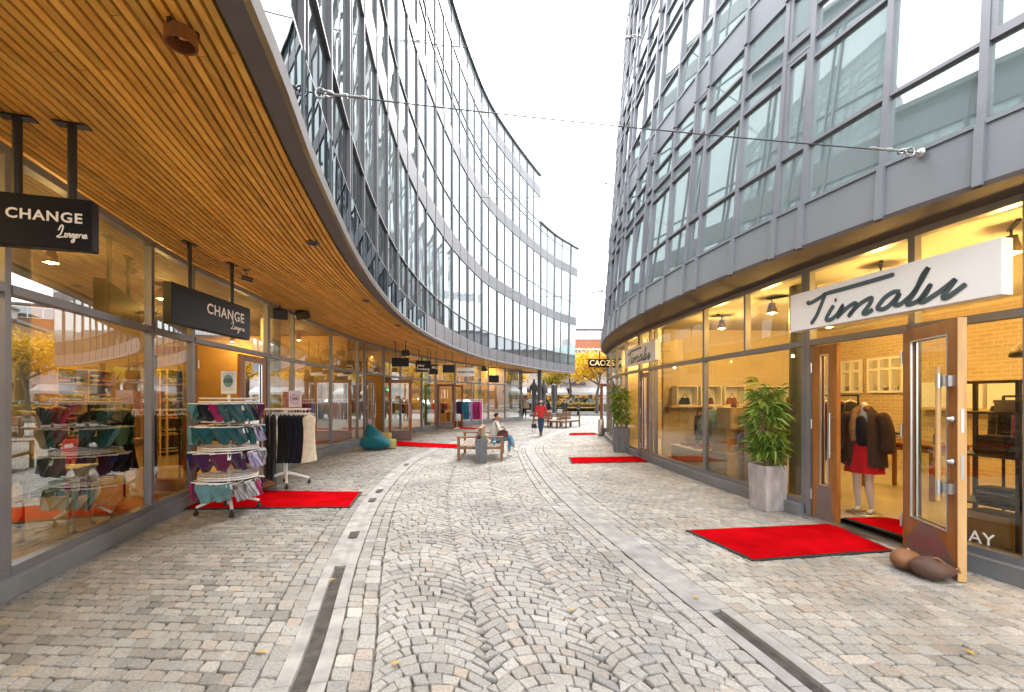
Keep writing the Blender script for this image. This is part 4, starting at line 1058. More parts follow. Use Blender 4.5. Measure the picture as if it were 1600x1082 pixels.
m = MB(); m.box(-.085, .085, -.011, -.009, 1.80, 2.07); m.build('sign_face', mat('pale_grey_print', (.62, .66, .64), .6), s_, False)
m = MB(); m.add([(.07*math.cos(k*.2618), -.014, 1.95+.095*math.sin(k*.2618)) for k in range(24)], [tuple(range(24))]); m.build('disc', mat('teal_print', (.16, .30, .31), .6), s_, False)
put_text('60%', .085, M['ink'], s_, (RX, RY-.017, 1.95), (1, 0, 0), Z3, bold=.002)
tiers = [('top', 1.60, .37, ['grey', 'tealpale', 'teal', 'navy', 'magenta', 'teal', 'teal', 'teal', 'navy', 'plum', 'teal', 'purple', 'teal', 'teal', 'grey', 'navy', 'teal', 'teal']),
         ('second', 1.27, .39, ['tealpale', 'tealpale', 'teal', 'teal', 'teal', 'teal', 'teal', 'teal', 'lilac', 'lilac', 'teal', 'teal', 'tealpale', 'teal', 'teal', 'teal', 'tealpale', 'teal']),
         ('third', .90, .40, ['lingnavy', 'lingnavy', 'purple', 'purple', 'plum', 'plum', 'purple', 'lilac', 'lilac', 'grey', 'grey', 'purple', 'plum', 'lingnavy', 'purple', 'plum', 'lilac', 'lingnavy']),
         ('lowest', .47, .37, ['magenta', 'magenta', 'plum', 'tealpale', 'tealpale', 'tealpale', 'grey', 'grey', 'grey', 'magenta', 'plum', 'tealpale', 'grey', 'magenta', 'plum', 'tealpale', 'grey', 'magenta'])]
names = dict(grey='grey patterned', tealpale='pale teal', teal='dark teal', navy='navy', magenta='magenta', plum='plum', purple='dark purple', lilac='lilac striped', lingnavy='deep blue')
for tn, z, r, cl in tiers:
    cl = [c_ for c_ in cl for _ in range(2)][::1][:36]; n = len(cl)
    for k, c_ in enumerate(cl):
        if k % 3 == 2: continue
        a = math.pi+.25+2*math.pi*k/n                   # start on the viewer's left, go round the front
        x, y = RX+r*math.cos(a), RY+r*math.sin(a); big = c_ == 'plum' and tn == 'third' and k == 10
        o = brief((x, y, z), a+math.pi/2+(rnd.choice([rnd.uniform(.2, .6), rnd.uniform(.7, 1.25)]) if not big else 0), -.30+rnd.uniform(-.1, .1), c_, f'{names[c_]} briefs hanging on the {tn} tier of the white carousel', 'briefs on the white carousel')
        q_ = rnd.uniform(.88, 1.08); o.scale = (q_*1.05, 1, q_*1.3)
# dress rail
def garment(w, h, sl, dep=.05, flare=1.25, name='garment'):
    """hanging garment seen side-on: u across, z down from the shoulders"""
    N = 10; m = MB(); vs = []; fs = []; K = 14
    prof = [(0, .18), (-.03, .55), (-.06, .92), (-.12, 1.0), (-.3, .86), (-.55, .9), (-.8, 1.05), (-1, flare)]
    for i, (z, ws) in enumerate(prof):
        for k in range(K):
            a = 2*math.pi*k/K; fold = 1+(.18*math.sin(a*5+1.3*i*.2)*min(1, i/4))
            vs.append((w/2*ws*math.cos(a)*1.0, dep/2*(math.sin(a))*fold*(.5 if i == 0 else 1), h*z if z > -.12 else h*z))
    for i in range(len(prof)-1):
        for k in range(K): fs.append((i*K+(k+1) % K, i*K+k, (i+1)*K+k, (i+1)*K+(k+1) % K))
    m.add(vs, fs, 0, True); m.add(vs[-K:], [tuple(range(K))])
    m.add(vs[:K], [tuple(range(K))[::-1]])
    if sl:
        for sd in (-1, 1): m.tube([(sd*w*.46, 0, -.04), (sd*w*.56, .0, -.2*h), (sd*w*.60, .01, -sl)], [.05, .042, .034], 8)
    return m
GM = {}
def hang(loc, rz, kind, colour, label, grp, cat='clothing', hook=True):
    key = (kind, colour)
    nm = {'dress': 'dress', 'gown': 'dress', 'jacket': 'jacket', 'top': 'blouse', 'coat': 'coat'}[kind]
    t = thing(nm, label, cat, loc, rz, grp)
    if key not in GM:
        w, h, sl, dp = {'dress': (.40, .92, 0, .075), 'gown': (.42, 1.30, 0, .09), 'jacket': (.44, .66, .55, .10), 'top': (.40, .6, .3, .07), 'coat': (.46, .95, .6, .10)}[kind]
        o = garment(w, h, sl, dp).build('fabric', CLOTH[colour], t, False); GM[key] = o.data
    else:
        o = bpy.data.objects.new('fabric', GM[key]); COL.objects.link(o); o.parent = t
    o.location = (0, 0, -.09)
    if ('hk',) not in GM:
        q = MB(); q.tube([(-.17, 0, -.10), (0, 0, -.06), (.17, 0, -.10)], .008, 6); q.tube([(0, 0, -.06), (0, 0, -.01), (.02, 0, .012), (.005, 0, .025), (-.012, 0, .012)], .004, 5); h = q.build('hanger', M['white'], t, False); GM[('hk',)] = h.data
    else: h = bpy.data.objects.new('hanger', GM[('hk',)]); COL.objects.link(h); h.parent = t
    return t
DX, DY = -4.40, 8.85
t = thing('dress_rail', 'white single pole garment rail of dark dresses on castors on the left pavement', 'clothes rack', (DX, DY, 0))
m = MB(); m.box(-.03, .03, -.03, .03, .22, 1.46); m.build('pole', M['white'], t, False, bevel=.006)
m = MB(); m.box(-.42, .42, -.018, .018, 1.46, 1.5); m.box(-.42, .42, -.19, -.165, 1.47, 1.49); m.box(-.42, .42, .165, .19, 1.47, 1.49); m.build('rail', M['white'], t, False, bevel=.005)
for k in range(4):
    a = k*math.pi/2+.5; m = MB(); m.tube([(0, 0, .25), (.12*math.cos(a), .12*math.sin(a), .22), (.42*math.cos(a), .42*math.sin(a), .11)], [.032, .03, .022], 8); lg = m.build('leg', M['white'], t, False)
    m = MB(); x, y = .42*math.cos(a), .42*math.sin(a); m.cyl((x, y, .11), (x, y, .07), .012); m.cyl((x-.018, y, .036), (x+.018, y, .036), .036, n=14); m.build('castor', M['rubber'], lg, False)
m = MB(); m.box(.06, .30, -.006, .006, 1.52, 1.84); s_ = m.build('sign_plate', mat('lilac_print', (.62, .55, .66), .6), t, False, label='small pale lilac price sign')
m = MB(); m.box(-.05, .055, -.006, .006, 1.52, 1.82); m.build('photo_panel', mat('photo_print', (.26, .12, .11), .5, 0, .7, 14), t, False)
m = MB(); c0 = (DX+.18, DY-.012, 1.68); m.ring((.18, -.010, 1.68), .085, .004, 24, 5, axis='y'); m.build('disc', M['ink'], s_, True) if False else m.build('disc', M['ink'], t, False)
put_text('10%', .075, M['ink'], t, (DX+.18, DY-.012, 1.68), (1, 0, 0), Z3, bold=.001)
for k in range(9):
    x = DX-.08+k*.058; hang((x, DY, 1.47), math.pi/2+rnd.uniform(-.25, .25), 'dress', 'navy' if k > 3 else 'black', 'dark knee length dress on the white single pole rail', 'dark dresses on the single pole rail', 'dress')
for k in range(2):
    hang((DX-.34+k*.12, DY-.05, 1.47), math.pi/2+.5-k*.2, 'gown', 'black', 'long black gown reaching nearly to the ground on the white rail', 'long black gowns on the single pole rail', 'dress')
for k in range(1):
    hang((DX+.46+k*.06, DY, 1.47), math.pi/2+rnd.uniform(-.3, .1), 'dress', 'cream', 'cream dress at the right end of the white single pole rail', 'cream dresses on the single pole rail', 'dress')
def rail(label, a, b, h, items, cat='clothes rack', m_=None, end_legs=True, grp=None):
    """two-post garment rail from plan point a to b with hanging items = list of (kind, colour, label, group)"""
    a = Vector((a[0], a[1], 0)); b = Vector((b[0], b[1], 0)); d = (b-a).normalized(); n = Vector((d.y, -d.x, 0)); z0 = a.z
    t = thing('garment_rail', label, cat, (a+b)/2, 0, grp); mm = m_ or M['black']
    q = MB(); q.cyl(a+Z3*h, b+Z3*h, .014); q.build('rail', mm, t)
    for p in (a, b):
        q = MB(); q.cyl(p+Z3*.06, p+Z3*h, .016); q.build('post', mm, t)
        q = MB(); q.bar(p-n*.26+Z3*.07, p+n*.26+Z3*.07, .03, .03)
        for s in (-1, 1): q.cyl(p+n*.24*s+Z3*.0+d*-.015, p+n*.24*s+d*.015+Z3*.0, .001)
        q.build('foot', mm, t)
    L = (b-a).length
    for i, (k, c_, lb, gp) in enumerate(items):
        p = a+d*(L*(i+.7)/(len(items)+.4)); hang((p.x, p.y, h-.012), math.atan2(n.y, n.x)+rnd.uniform(-.25, .25), k, c_, lb, gp)
q_ = 'garments on the far white rail by the entrance'
rail('white wheeled rail of purple, blue and red jackets outside the far shop entrance', (-2.95, 24.4), (-1.55, 23.9), 1.62,
     [(k, c, f'{n} {k} on the white rail outside the far shop entrance', q_) for k, c, n in [('jacket', 'purple', 'dark purple'), ('jacket', 'purple', 'dark purple'), ('jacket', 'lingnavy', 'deep blue'), ('coat', 'blue', 'bright blue'), ('coat', 'blue', 'bright blue'), ('coat', 'lilac', 'lilac grey'), ('coat', 'lilac', 'lilac grey'), ('coat', 'magenta', 'magenta'), ('coat', 'magenta', 'magenta'), ('coat', 'magenta', 'magenta')]], m_=M['white'])

# ================================================================ furniture on the lane
M['bench'] = wood('bench_timber', (.17, .075, .028), (.30, .15, .065), 1.0, 'Y', .6, .12)
M['benchseat'] = wood('weathered_seat', (.26, .19, .14), (.40, .31, .25), 1.0, 'Y', .7, .12)
def bench(label, loc, rz, w, l, grp):
    """double bench: two seats back to back either side of a central backrest; l runs along local y"""
    t = thing('double_bench', label, 'bench', loc, rz, grp)
    for sx in (-1, 1):
        for y in (-l/2+.04, l/2-.04):
            m = MB(); m.box(sx*w/2-.035, sx*w/2+.035, y-.035, y+.035, 0, .62); m.build('leg', M['bench'], t, False, bevel=.004)
    for y in (-l/2+.04, l/2-.04):
        m = MB(); m.box(-.06, .06, y-.03, y+.03, 0, .40); m.build('leg', M['bench'], t, False, bevel=.004)
        m = MB(); m.box(-w/2-.05, w/2+.05, y-.045, y+.045, .62, .66); m.build('armrest', M['bench'], t, False, bevel=.006)
        m = MB(); m.box(-w/2+.036, w/2-.036, y-.02, y+.02, .315, .375); m.build('rail', M['bench'], t, False)
    for sx in (-1, 1):
        m = MB()
        for k in range(6): x = sx*(.10+k*(w/2-.14)/5); m.box(x-.030, x+.030, -l/2+.02, l/2-.02, .385-.004*(k == 2), .41)
        m.build('seat', M['benchseat'], t, False, bevel=.003)
        m = MB()
        for k in range(3): m.hexa(*[[(sx*(.03+z_*.0)+dx, y, z_) for dx, y in ((0, -l/2+.09), (.022*sx, -l/2+.09), (.022*sx, l/2-.09), (0, l/2-.09))] for z_ in (.46+k*.13, .56+k*.13)])
        m.build('backrest', M['bench'], t, False)
        m = MB(); m.box(sx*(w/2-.06)-.015, sx*(w/2-.06)+.015, -l/2+.075, l/2-.075, .315, .375); m.build('rail', M['bench'], t, False)
    m = MB(); m.box(-.045, .045, -l/2+.03, l/2-.03, .85, .88)
    m.build('top_rail', M['bench'], t, False)
    for y in (-l/2+.06, l/2-.06):
        m = MB(); m.box(-.025, .025, y-.03, y+.03, .66, .85); m.build('back_post', M['bench'], t, False)
    return t
b0 = bench('nearest wooden double bench, where a woman in a black beanie sits', (-.86, 13.1, 0), .0, 1.16, 1.72, 'wooden double benches along the lane'); KIDS[b0.name] = list(b0.children)
copy_tree(b0, (2.05, 27.0, 0), R(12), 'far wooden double bench half hidden behind the woman in red')
copy_tree(b0, (3.0, 26.3, 0), R(-35), 'far wooden double bench in full view right of the woman in red')
# planter in front of the bench
M['zinc'] = mat('slate_planter', (.115, .125, .14), .55, .1, .3, 5, .2, 30, stretch=(3, 3, .6))
M['concrete'] = mat('weathered_concrete', (.36, .335, .335), .8, 0, .25, 5, .3, 40, stretch=(2, 2, .8))
def planter(name, label, loc, w0, w1, h, m_, rz=0):
    t = thing(name, label, 'planter', loc, rz)
    m = MB(); a, b = w0/2, w1/2
    q = [(-1, -1), (1, -1), (1, 1), (-1, 1)]
    m.add([(a*x, a*y, 0) for x, y in q]+[(b*x, b*y, h) for x, y in q]+[((b-.025)*x, (b-.025)*y, h) for x, y in q]+[((b-.03)*x, (b-.03)*y, h-.08) for x, y in q],
          [(3, 2, 1, 0)]+[(i, (i+1) % 4, 4+(i+1) % 4, 4+i) for i in range(4)]+[(4+i, 4+(i+1) % 4, 8+(i+1) % 4, 8+i) for i in range(4)]+[(8+i, 8+(i+1) % 4, 12+(i+1) % 4, 12+i) for i in range(4)])
    m.build('pot', m_, t, False, bevel=.006)
    m = MB(); c = b-.028; m.add([(c*x, c*y, h-.07) for x, y in q], [(0, 1, 2, 3)]); m.build('soil', M['channel'], t, False); return t
def leafmat(name, c1, c2, rough=.5):
    m, t, b = nmat(name); g = t.nodes.new('ShaderNodeNewGeometry'); r = t.nodes.new('ShaderNodeValToRGB')
    r.color_ramp.elements[0].color = tuple(c1)+(1,); r.color_ramp.elements[1].color = tuple(c2)+(1,)
    t.links.new(g.outputs['Random Per Island'], r.inputs['Fac']); t.links.new(r.outputs[0], b.inputs['Base Color']); b.inputs['Roughness'].default_value = rough
    b.inputs['Subsurface Weight'].default_value = 0
    tr = t.nodes.new('ShaderNodeBsdfTranslucent'); mx_ = t.nodes.new('ShaderNodeMixShader'); mx_.inputs[0].default_value = .25
    t.links.new(r.outputs[0], tr.inputs['Color']); o = t.nodes['Material Output']
    t.links.new(b.outputs[0], mx_.inputs[1]); t.links.new(tr.outputs[0], mx_.inputs[2]); t.links.new(mx_.outputs[0], o.inputs[0]); return m
p = planter('flower_planter', 'tall slate grey planter in front of the nearest bench', (-.80, 11.9, 0), .27, .31, .64, M['zinc'])
def tuft(label, loc, m_, n, h, r):
    t = thing('heather', label, 'plant', loc, 0); m = MB()
    for k in range(n):
        a = rnd.uniform(0, 6.283); q = rnd.uniform(.1, 1)*r; hh = h*rnd.uniform(.55, 1); x0, y0 = rnd.uniform(-.04, .04), rnd.uniform(-.04, .04)
        tip = Vector((x0+q*math.cos(a), y0+q*math.sin(a), hh)); sd = Vector((math.sin(a), -math.cos(a), 0))*.006
        for j in range(5):
            f = .3+.7*j/4; c = Vector((x0, y0, 0)).lerp(tip, f); u = Vector((rnd.gauss(0, 1), rnd.gauss(0, 1), rnd.gauss(0, 1))).normalized()*.016; v = Vector((rnd.gauss(0, 1), rnd.gauss(0, 1), rnd.gauss(0, 1))).normalized()*.012
            m.quad(c-u, c+v, c+u, c-v)
        m.add([Vector((x0, y0, 0))-sd, Vector((x0, y0, 0))+sd, tip], [(0, 1, 2)])
    m.build('sprigs', m_, t, False)
tuft('purple heather in the slate planter by the bench', (-.87, 11.88, .57), leafmat('purple_heather', (.10, .02, .05), (.24, .07, .13)), 60, .26, .13)
tuft('pale green heather in the slate planter by the bench', (-.74, 11.9, .57), leafmat('pale_heather', (.22, .26, .12), (.50, .52, .36)), 60, .25, .14)
# bean bag
t = thing('bean_bag', 'teal bean bag slumped on the left pavement by the shop window', 'bean bag', (-4.50, 15.0, 0))
m = MB(); N, K = 14, 22; vs = []; fs = []
prof = [(.0, .0), (.30, .0), (.46, .06), (.52, .18), (.49, .30), (.40, .40), (.32, .44), (.29, .50), (.24, .60), (.17, .72), (.09, .80), (.02, .83), (0, .835)]
for i, (r, z) in enumerate(prof):
    lean_ = max(0, z-.3)*-.38
    for k in range(K):
        a = 2*math.pi*k/K; w = 1+.07*math.sin(3*a+i)+.05*math.sin(7*a+2*i)+.03*math.sin(11*a-3*i)
        vs.append((r*w*math.cos(a)*.98+lean_, r*w*math.sin(a)*.9, z+.012*math.sin(5*a+i*1.7)*(0 if z < .02 else 1)))
for i in range(len(prof)-1):
    for k in range(K): fs.append((i*K+k, i*K+(k+1) % K, (i+1)*K+(k+1) % K, (i+1)*K+k))
m.add(vs, fs, 0, True); o = m.build('bag', cloth('petrol', (.008, .115, .16)), t, False); sb_ = o.modifiers.new('sub', 'SUBSURF'); sb_.render_levels = 1
m = MB(); m.tube([(-.26, -.05, .8), (-.31, -.06, .86), (-.26, -.06, .88), (-.23, -.05, .82)], .012, 6); m.build('loop', CLOTH['petrol'], t, False)
for k, (x, y, z, cl, lb, s) in enumerate([(-4.28, 15.5, 0, 'yellow', 'yellow floor cushion standing behind the teal bean bag', (.2, .09, .26)), (-4.0, 15.1, 0, 'lime', 'lime and cream cushion leaning right of the teal bean bag', (.16, .09, .17))]):
    t = thing('floor_cushion', lb, 'cushion', (x, y, z), .3*k-.2); m = MB(); N = 10
    for sgn in (-1, 1):
        vs = [((i/N-.5)*2*s[0], sgn*s[1]*(1-(2*i/N-1)**4)*(1-(2*j/N-1)**4), (j/N)*2*s[2]) for j in range(N+1) for i in range(N+1)]
        m.add(vs, [(j*(N+1)+i, j*(N+1)+i+1, (j+1)*(N+1)+i+1, (j+1)*(N+1)+i)[::(1 if sgn < 0 else -1)] for j in range(N) for i in range(N)], 0, True)
    m.build('cover', CLOTH[cl], t, False)
# leather door stops by the open door
M['leather1'] = mat('tan_leather', (.22, .095, .04), .65, 0, .3, 6, .9, 22); M['leather2'] = mat('brown_leather', (.085, .042, .030), .65, 0, .3, 6, .9, 22); M['leatherp'] = mat('pink_leather', (.42, .27, .22), .5, 0, .1, 5)
def stopbag(label, loc, rz, a, b, h, ms):
    t = thing('leather_door_stop', label, 'door stop', loc, rz); m = MB(); K, N = 20, 9; vs = []; fs = []; mi = []
    for i in range(N+1):
        v = -math.pi/2+math.pi*i/N
        for k in range(K):
            u = 2*math.pi*k/K; pinch = 1-.35*max(0, math.cos(u))**3
            vs.append((a*math.cos(v)*math.cos(u), b*math.cos(v)*math.sin(u)*pinch, max(0, h/2+h/2*math.sin(v)*(1-.3*max(0, math.cos(u))))))
    for i in range(N):
        for k in range(K): fs.append((i*K+k, i*K+(k+1) % K, (i+1)*K+(k+1) % K, (i+1)*K+k))
    m.add(vs, fs, 0, True)
    for q in range(len(m.f)): m.mi[q] = 1 if (len(ms) > 1 and (q % K) in (0, 1, 2, 19, 18, 17)) else 0
    m.build('bag', ms, t, False)
    m = MB(); m.tube([(-a*.8, 0, h*.45), (-a*.3, 0, h*.93), (a*.2, 0, h*.97), (a*.75, 0, h*.6)], .011, 6); m.tube([(a*.85, 0, h*.5), (a*1.05, 0, h*.66), (a*1.1, 0, h*.5), (a*.9, 0, h*.42)], .012, 6); m.build('strap', M['leatherp'] if len(ms) > 1 else M['oakdark'], t, False)
stopbag('tan and pink leather door stop under the open timber door', (3.92, 4.52, 0), .5, .165, .13, .20, [M['leather1'], M['leatherp']])
stopbag('dark brown leather door stop at the foot of the open timber door', (3.94, 4.26, 0), -.55, .17, .14, .21, [M['leather2']])
stopbag('brown leather door stop behind the white dress rail by the lingerie door', (-4.56, 8.42, 0), .3, .17, .14, .2, [M['leather1']])
t = thing('vase', 'rounded grey stone vase half hidden behind the white underwear carousel', 'vase', (-4.72, 8.18, 0)); m = MB(); m.lathe([(0, 0), (.13, 0), (.2, .12), (.235, .27), (.21, .4), (.17, .46), (.19, .5), (.17, .5), (.15, .45), (0, .42)], 24); m.build('body', M['concrete'], t, False); m = MB(); m.lathe([(0, .425), (.15, .43)], 20); m.build('soil', M['channel'], t, False)
t = thing('cigarette_bin', 'small steel cylinder bin beside the far open glazed door', 'bin', (3.98, 20.35, 0)); m = MB(); m.lathe([(0, .0), (.13, 0), (.13, .72), (.11, .74), (.1, .70), (0, .70)], 18); m.build('body', M['steel'], t, False); m = MB(); m.ring((0, 0, .73), .12, .012, 20, 6); m.build('rim', M['black'], t, False)
# bamboo plants
M['bamboo'] = leafmat('bamboo_leaves', (.03, .10, .012), (.30, .42, .06), .4); M['cane'] = mat('bamboo_cane', (.28, .23, .09), .5, 0, .25, 12)
def bamboo(label, loc, h, r, n, seed):
    rr = random.Random(seed); t = thing('bamboo_plant', label, 'plant', loc, 0); c = MB(); lf = MB()
    for k in range(8):
        a = rr.uniform(0, 6.28); q = rr.uniform(.02, .10); b = Vector((q*math.cos(a), q*math.sin(a), 0)); top = b+Vector((rr.gauss(0, .07), rr.gauss(0, .07), h*rr.uniform(.7, 1.0)))
        c.tube([b, b.lerp(top, .5)+Vector((rr.gauss(0, .015), rr.gauss(0, .015), 0)), top], [.012, .010, .005], 6)
        for j in range(n):
            f = rr.uniform(.16, 1); p0 = b.lerp(top, f); aa = rr.uniform(0, 6.28); rad = r*(.55+.75*math.sin(math.pi*min(1, max(0, (f-.05)))**.8))*rr.uniform(.5, 1.05)
            tw = p0+Vector((math.cos(aa)*rad*.55, math.sin(aa)*rad*.55, rr.uniform(-.02, .12))); c.tube([p0, tw], .003, 4, cap=False)
            for i in range(rr.randint(7, 11)):
                d = Vector((math.cos(aa+rr.gauss(0, .75)), math.sin(aa+rr.gauss(0, .75)), rr.uniform(-.7, .35))).normalized(); l = rr.uniform(.13, .24); w = l*.10
                s = d.cross(Vector((rr.gauss(0, .4), rr.gauss(0, .4), 1))).normalized()*w; o = tw+Vector((rr.gauss(0, .03), rr.gauss(0, .03), rr.gauss(0, .03)))
                mid = o+d*l*.45; tip = o+d*l+Vector((0, 0, -l*.22)); lf.add([o, mid-s, tip, mid+s], [(0, 1, 2, 3)])
    c.build('canes', M['cane'], t, False); lf.build('foliage', M['bamboo'], t, False)
planter('concrete_planter', 'pale weathered concrete planter in front of the large right hand window', (3.92, 6.98, 0), .35, .385, .68, M['concrete'], R(10))
bamboo('bushy bamboo in the pale concrete planter', (3.92, 6.98, .60), 1.42, .25, 13, 3)
planter('stone_planter', 'dark stone planter left of the closed brown door', (3.42, 14.3, 0), .42, .50, .76, M['zinc'], R(-5))
bamboo('slim bamboo in the dark stone planter', (3.42, 14.3, .70), 1.55, .28, 14, 8)
# fallen leaves
M['leaf'] = leafmat('fallen_leaf', (.45, .24, .04), (.55, .40, .10))
for k, (px, py, lb) in enumerate([(1088, 935, 'curled yellow leaf lying on the right drain stones'), (618, 1040, 'yellow leaf on the setts near the bottom of the photo'), (1515, 1022, 'flat yellow leaf on the right pavement'), (520, 908, 'yellow leaf in the left drain slot'), (408, 1022, 'tiny green weed leaf between left pavement stones'), (893, 955, 'small pale leaf on the lane setts')]):
    Y = 711*1.7/(py-622); X = (px-800)/711*Y; t = thing('fallen_leaf', lb, 'leaf', (X, Y, .006), rnd.uniform(0, 6), 'fallen leaves'); m = MB(); r = .028
    pts = [(1.3, 0), (.5, .35), (.3, .9), (-.2, .5), (-.9, .6), (-.6, 0), (-.9, -.6), (-.2, -.5), (.3, -.9), (.5, -.35)]
    m.add([(0, 0, .012)]+[(r*x, r*y, .004+.016*abs(y)) for x, y in pts], [(0, i+1, (i+1) % 10+1) for i in range(10)], 0, True); m.build('blade', M['leaf'], t, False); m = MB(); m.tube([(r*-.6, 0, .006), (r*-1.8, .006, .004)], .0018, 5); m.build('stalk', M['leaf'], t, False)

# ================================================================ people
M['skin'] = mat('skin', (.40, .21, .14), .55, 0, .06, 20); M['hairdark'] = mat('dark_hair', (.025, .014, .010), .5, 0, .3, 60, .3, 200)
M['jeans'] = mat('blue_jeans', (.022, .055, .12), .85, 0, .25, 18, .3, 200); M['jeanspale'] = mat('pale_jeans', (.14, .27, .42), .85, 0, .25, 14, .3, 200)
M['redjacket'] = mat('red_jacket', (.52, .012, .014), .7, 0, .1, 12, .25, 30); M['whitejacket'] = mat('white_jacket', (.60, .59, .55), .8, 0, .08, 12, .3, 25)
M['greenjacket'] = mat('green_jacket', (.035, .055, .045), .8, 0, .2, 12); M['beanie'] = mat('black_beanie', (.02, .018, .02), .95, 0, .3, 40, .5, 120)
M['boot'] = mat('brown_suede', (.16, .10, .07), .9, 0, .15, 20); M['mann'] = mat('cream_mannequin', (.70, .64, .54), .4, 0, .03, 4); M['sneaker'] = mat('white_sneaker', (.72, .70, .66), .6, 0, .05, 10)
def V3(p): return tuple(p)
def lerp3(a, b, f): return tuple(a[i]+(b[i]-a[i])*f for i in range(3))
def fingers(wr, hd, side, spread):
    """five finger chains rooted in the palm; wr wrist, hd knuckle centre, side = unit vector across the palm (towards the thumb)"""
    w = Vector(wr); h = Vector(hd); f = (h-w).normalized(); s = Vector(side).normalized(); ch = []; pn = f.cross(s)
    for k, l in enumerate((.068, .078, .073, .058)):
        b = w+(h-w)*.8+s*(.03-.02*k); kn = h+s*(.033-.021*k)*spread
        ch.append([(*b, .010), (*kn, .0095), (*(kn+f*l*.5+pn*.010), .0085), (*(kn+f*l*.85+pn*.035), .007)])
    b = w+(h-w)*.35; ch.append([(*b, .011), (*(b+s*.04+f*.015), .0105), (*(b+s*.055+f*.05), .009)])
    return ch
def body(parent, J, female=1, head=True):
    """one continuous skinned body from a dict of joints (local metres)"""
    P, W, Ch, N = J['pelvis'], J['waist'], J['chest'], J['neck']
    ch = [[(*P, .125, .10), (*W, .105, .085), (*Ch, .12, .09), (*N, .048)]]
    if head:
        H = J['head']; ch[0] += [(*lerp3(N, H, .55), .052), (*H, .078, .09), (*lerp3(N, H, 1.55), .074, .082), (*lerp3(N, H, 1.95), .04)]
    for s in 'lr':
        ch.append([(*Ch, .12, .09), (*J['sh'+s], .052), (*J['el'+s], .037), (*J['wr'+s], .024), (*J['ha'+s], .034, .018)])
        ch.append([(*P, .125, .10), (*J['hip'+s], .085), (*J['kn'+s], .054), (*lerp3(J['kn'+s], J['an'+s], .35), .052), (*J['an'+s], .034), (*J['he'+s], .034), (*J['to'+s], .028)])
    for s in 'lr':
        ch += fingers(J['wr'+s], J['ha'+s], J.get('th'+s, (0, -1, 0)), 1.0)
    return ch
def skin2(name, chains, m, parent, sub=2):
    """like skin(), with a root in every island"""
    o = skin(name, chains, m, parent, sub); me = o.data; n = len(me.vertices); adj = {i: [] for i in range(n)}
    for e in me.edges: adj[e.vertices[0]].append(e.vertices[1]); adj[e.vertices[1]].append(e.vertices[0])
    seen_ = set(); sv = me.skin_vertices[0].data
    for i in range(n):
        if i in seen_: continue
        sv[i].use_root = True; st_ = [i]
        while st_:
            q = st_.pop()
            if q in seen_: continue
            seen_.add(q); st_ += adj[q]
    return o
def face(parent, J, fwd, lip=(.35, .10, .09)):
    """nose, eyes, brows, mouth and ears set on the head"""
    H = Vector(J['head']); f = Vector(fwd).normalized(); up = Vector((0, 0, 1)); r = f.cross(up).normalized(); up = r.cross(f)
    m = MB(); c = H+up*.01
    m.add([c+f*.085+up*.03, c+f*.082+r*.014-up*.016, c+f*.108-up*.012, c+f*.082-r*.014-up*.016, c+f*.084-up*.022], [(0, 1, 2), (0, 2, 3), (1, 4, 2), (4, 3, 2)], 0, True); m.build('nose', M['skin'], parent, False)
    for s in (-1, 1):
        m = MB(); e = c+f*.078+r*.031*s+up*.03; m.ball(e, .0125, .0125, .0105, 8, 0); m.ball(e+f*.008, .0066, .0066, .0066, 8, 1); m.build('eye', [M['letterwhite'], M['hairdark']], parent, False)
        m = MB(); b = c+f*.088+up*.052; m.tube([b+r*.014*s, b+r*.032*s+up*.004, b+r*.05*s-f*.010-up*.002], .0042, 5); m.build('eyebrow', M['hairdark'], parent, False)
        m = MB(); m.ball(H+r*.082*s+up*.008, .012, .02, .03, 8); m.build('ear', M['skin'], parent, False)
    m = MB(); b = c+f*.082-up*.046; m.tube([b-r*.022-f*.007, b+f*.002, b+r*.022-f*.007], [.003, .0065, .003], 6); m.build('mouth', mat('lips', lip, .5), parent, False)
# ---- woman in the red jacket, walking towards the viewer
t = thing('person', 'woman in a red jacket and dark jeans walking towards the viewer with a black handbag', 'person', (1.29, 20.3, 0), R(-6)); wr = t
J = dict(pelvis=(0, 0, .86), waist=(0, 0, 1.0), chest=(0, .01, 1.2), neck=(0, .0, 1.38), head=(0, -.015, 1.475), shl=(.165, .01, 1.31), shr=(-.165, .01, 1.31),
         ell=(.245, -.01, 1.06), wrl=(.30, -.06, .84), hal=(.31, -.075, .765), elr=(-.235, .03, 1.06), wrr=(-.275, -.01, .85), har=(-.285, -.02, .775),
         hipl=(.085, 0, .82), hipr=(-.085, 0, .82), knl=(.055, -.05, .46), anl=(.02, -.16, .10), hel=(.02, -.14, .05), tol=(.02, -.27, .035),
         knr=(-.06, -.02, .46), anr=(-.03, .13, .12), her=(-.03, .15, .07), tor=(-.03, .02, .03), thl=(0, -1, 0), thr=(0, -1, 0))
skin2('body', body(t, J), M['skin'], t); face(t, J, (0, -1, .02))
skin2('jacket', [[(0, 0, .80, .165, .125), (0, 0, .90, .15, .115), (0, 0, 1.0, .13, .105), (0, .01, 1.2, .15, .115), (0, .005, 1.34, .075), (0, 0, 1.39, .06)]]+
      [[(0, .01, 1.2, .15, .115), (*J['sh'+s], .072), (*J['el'+s], .058), (*J['wr'+s], .046)] for s in 'lr'], M['redjacket'], t)
skin2('jeans', [[(0, 0, .86, .14, .115), (0, 0, .93, .12, .10)]]+[[(0, 0, .86, .14, .115), (*J['hip'+s], .098), (*J['kn'+s], .068), (*lerp3(J['kn'+s], J['an'+s], .9), .048)] for s in 'lr'], M['jeans'], t)
for s in 'lr': skin2('boot', [[(*lerp3(J['an'+s], J['kn'+s], .25), .05), (*J['an'+s], .047), (*J['he'+s], .048), (*J['to'+s], .038)]], M['boot'], t)
H = J['head']
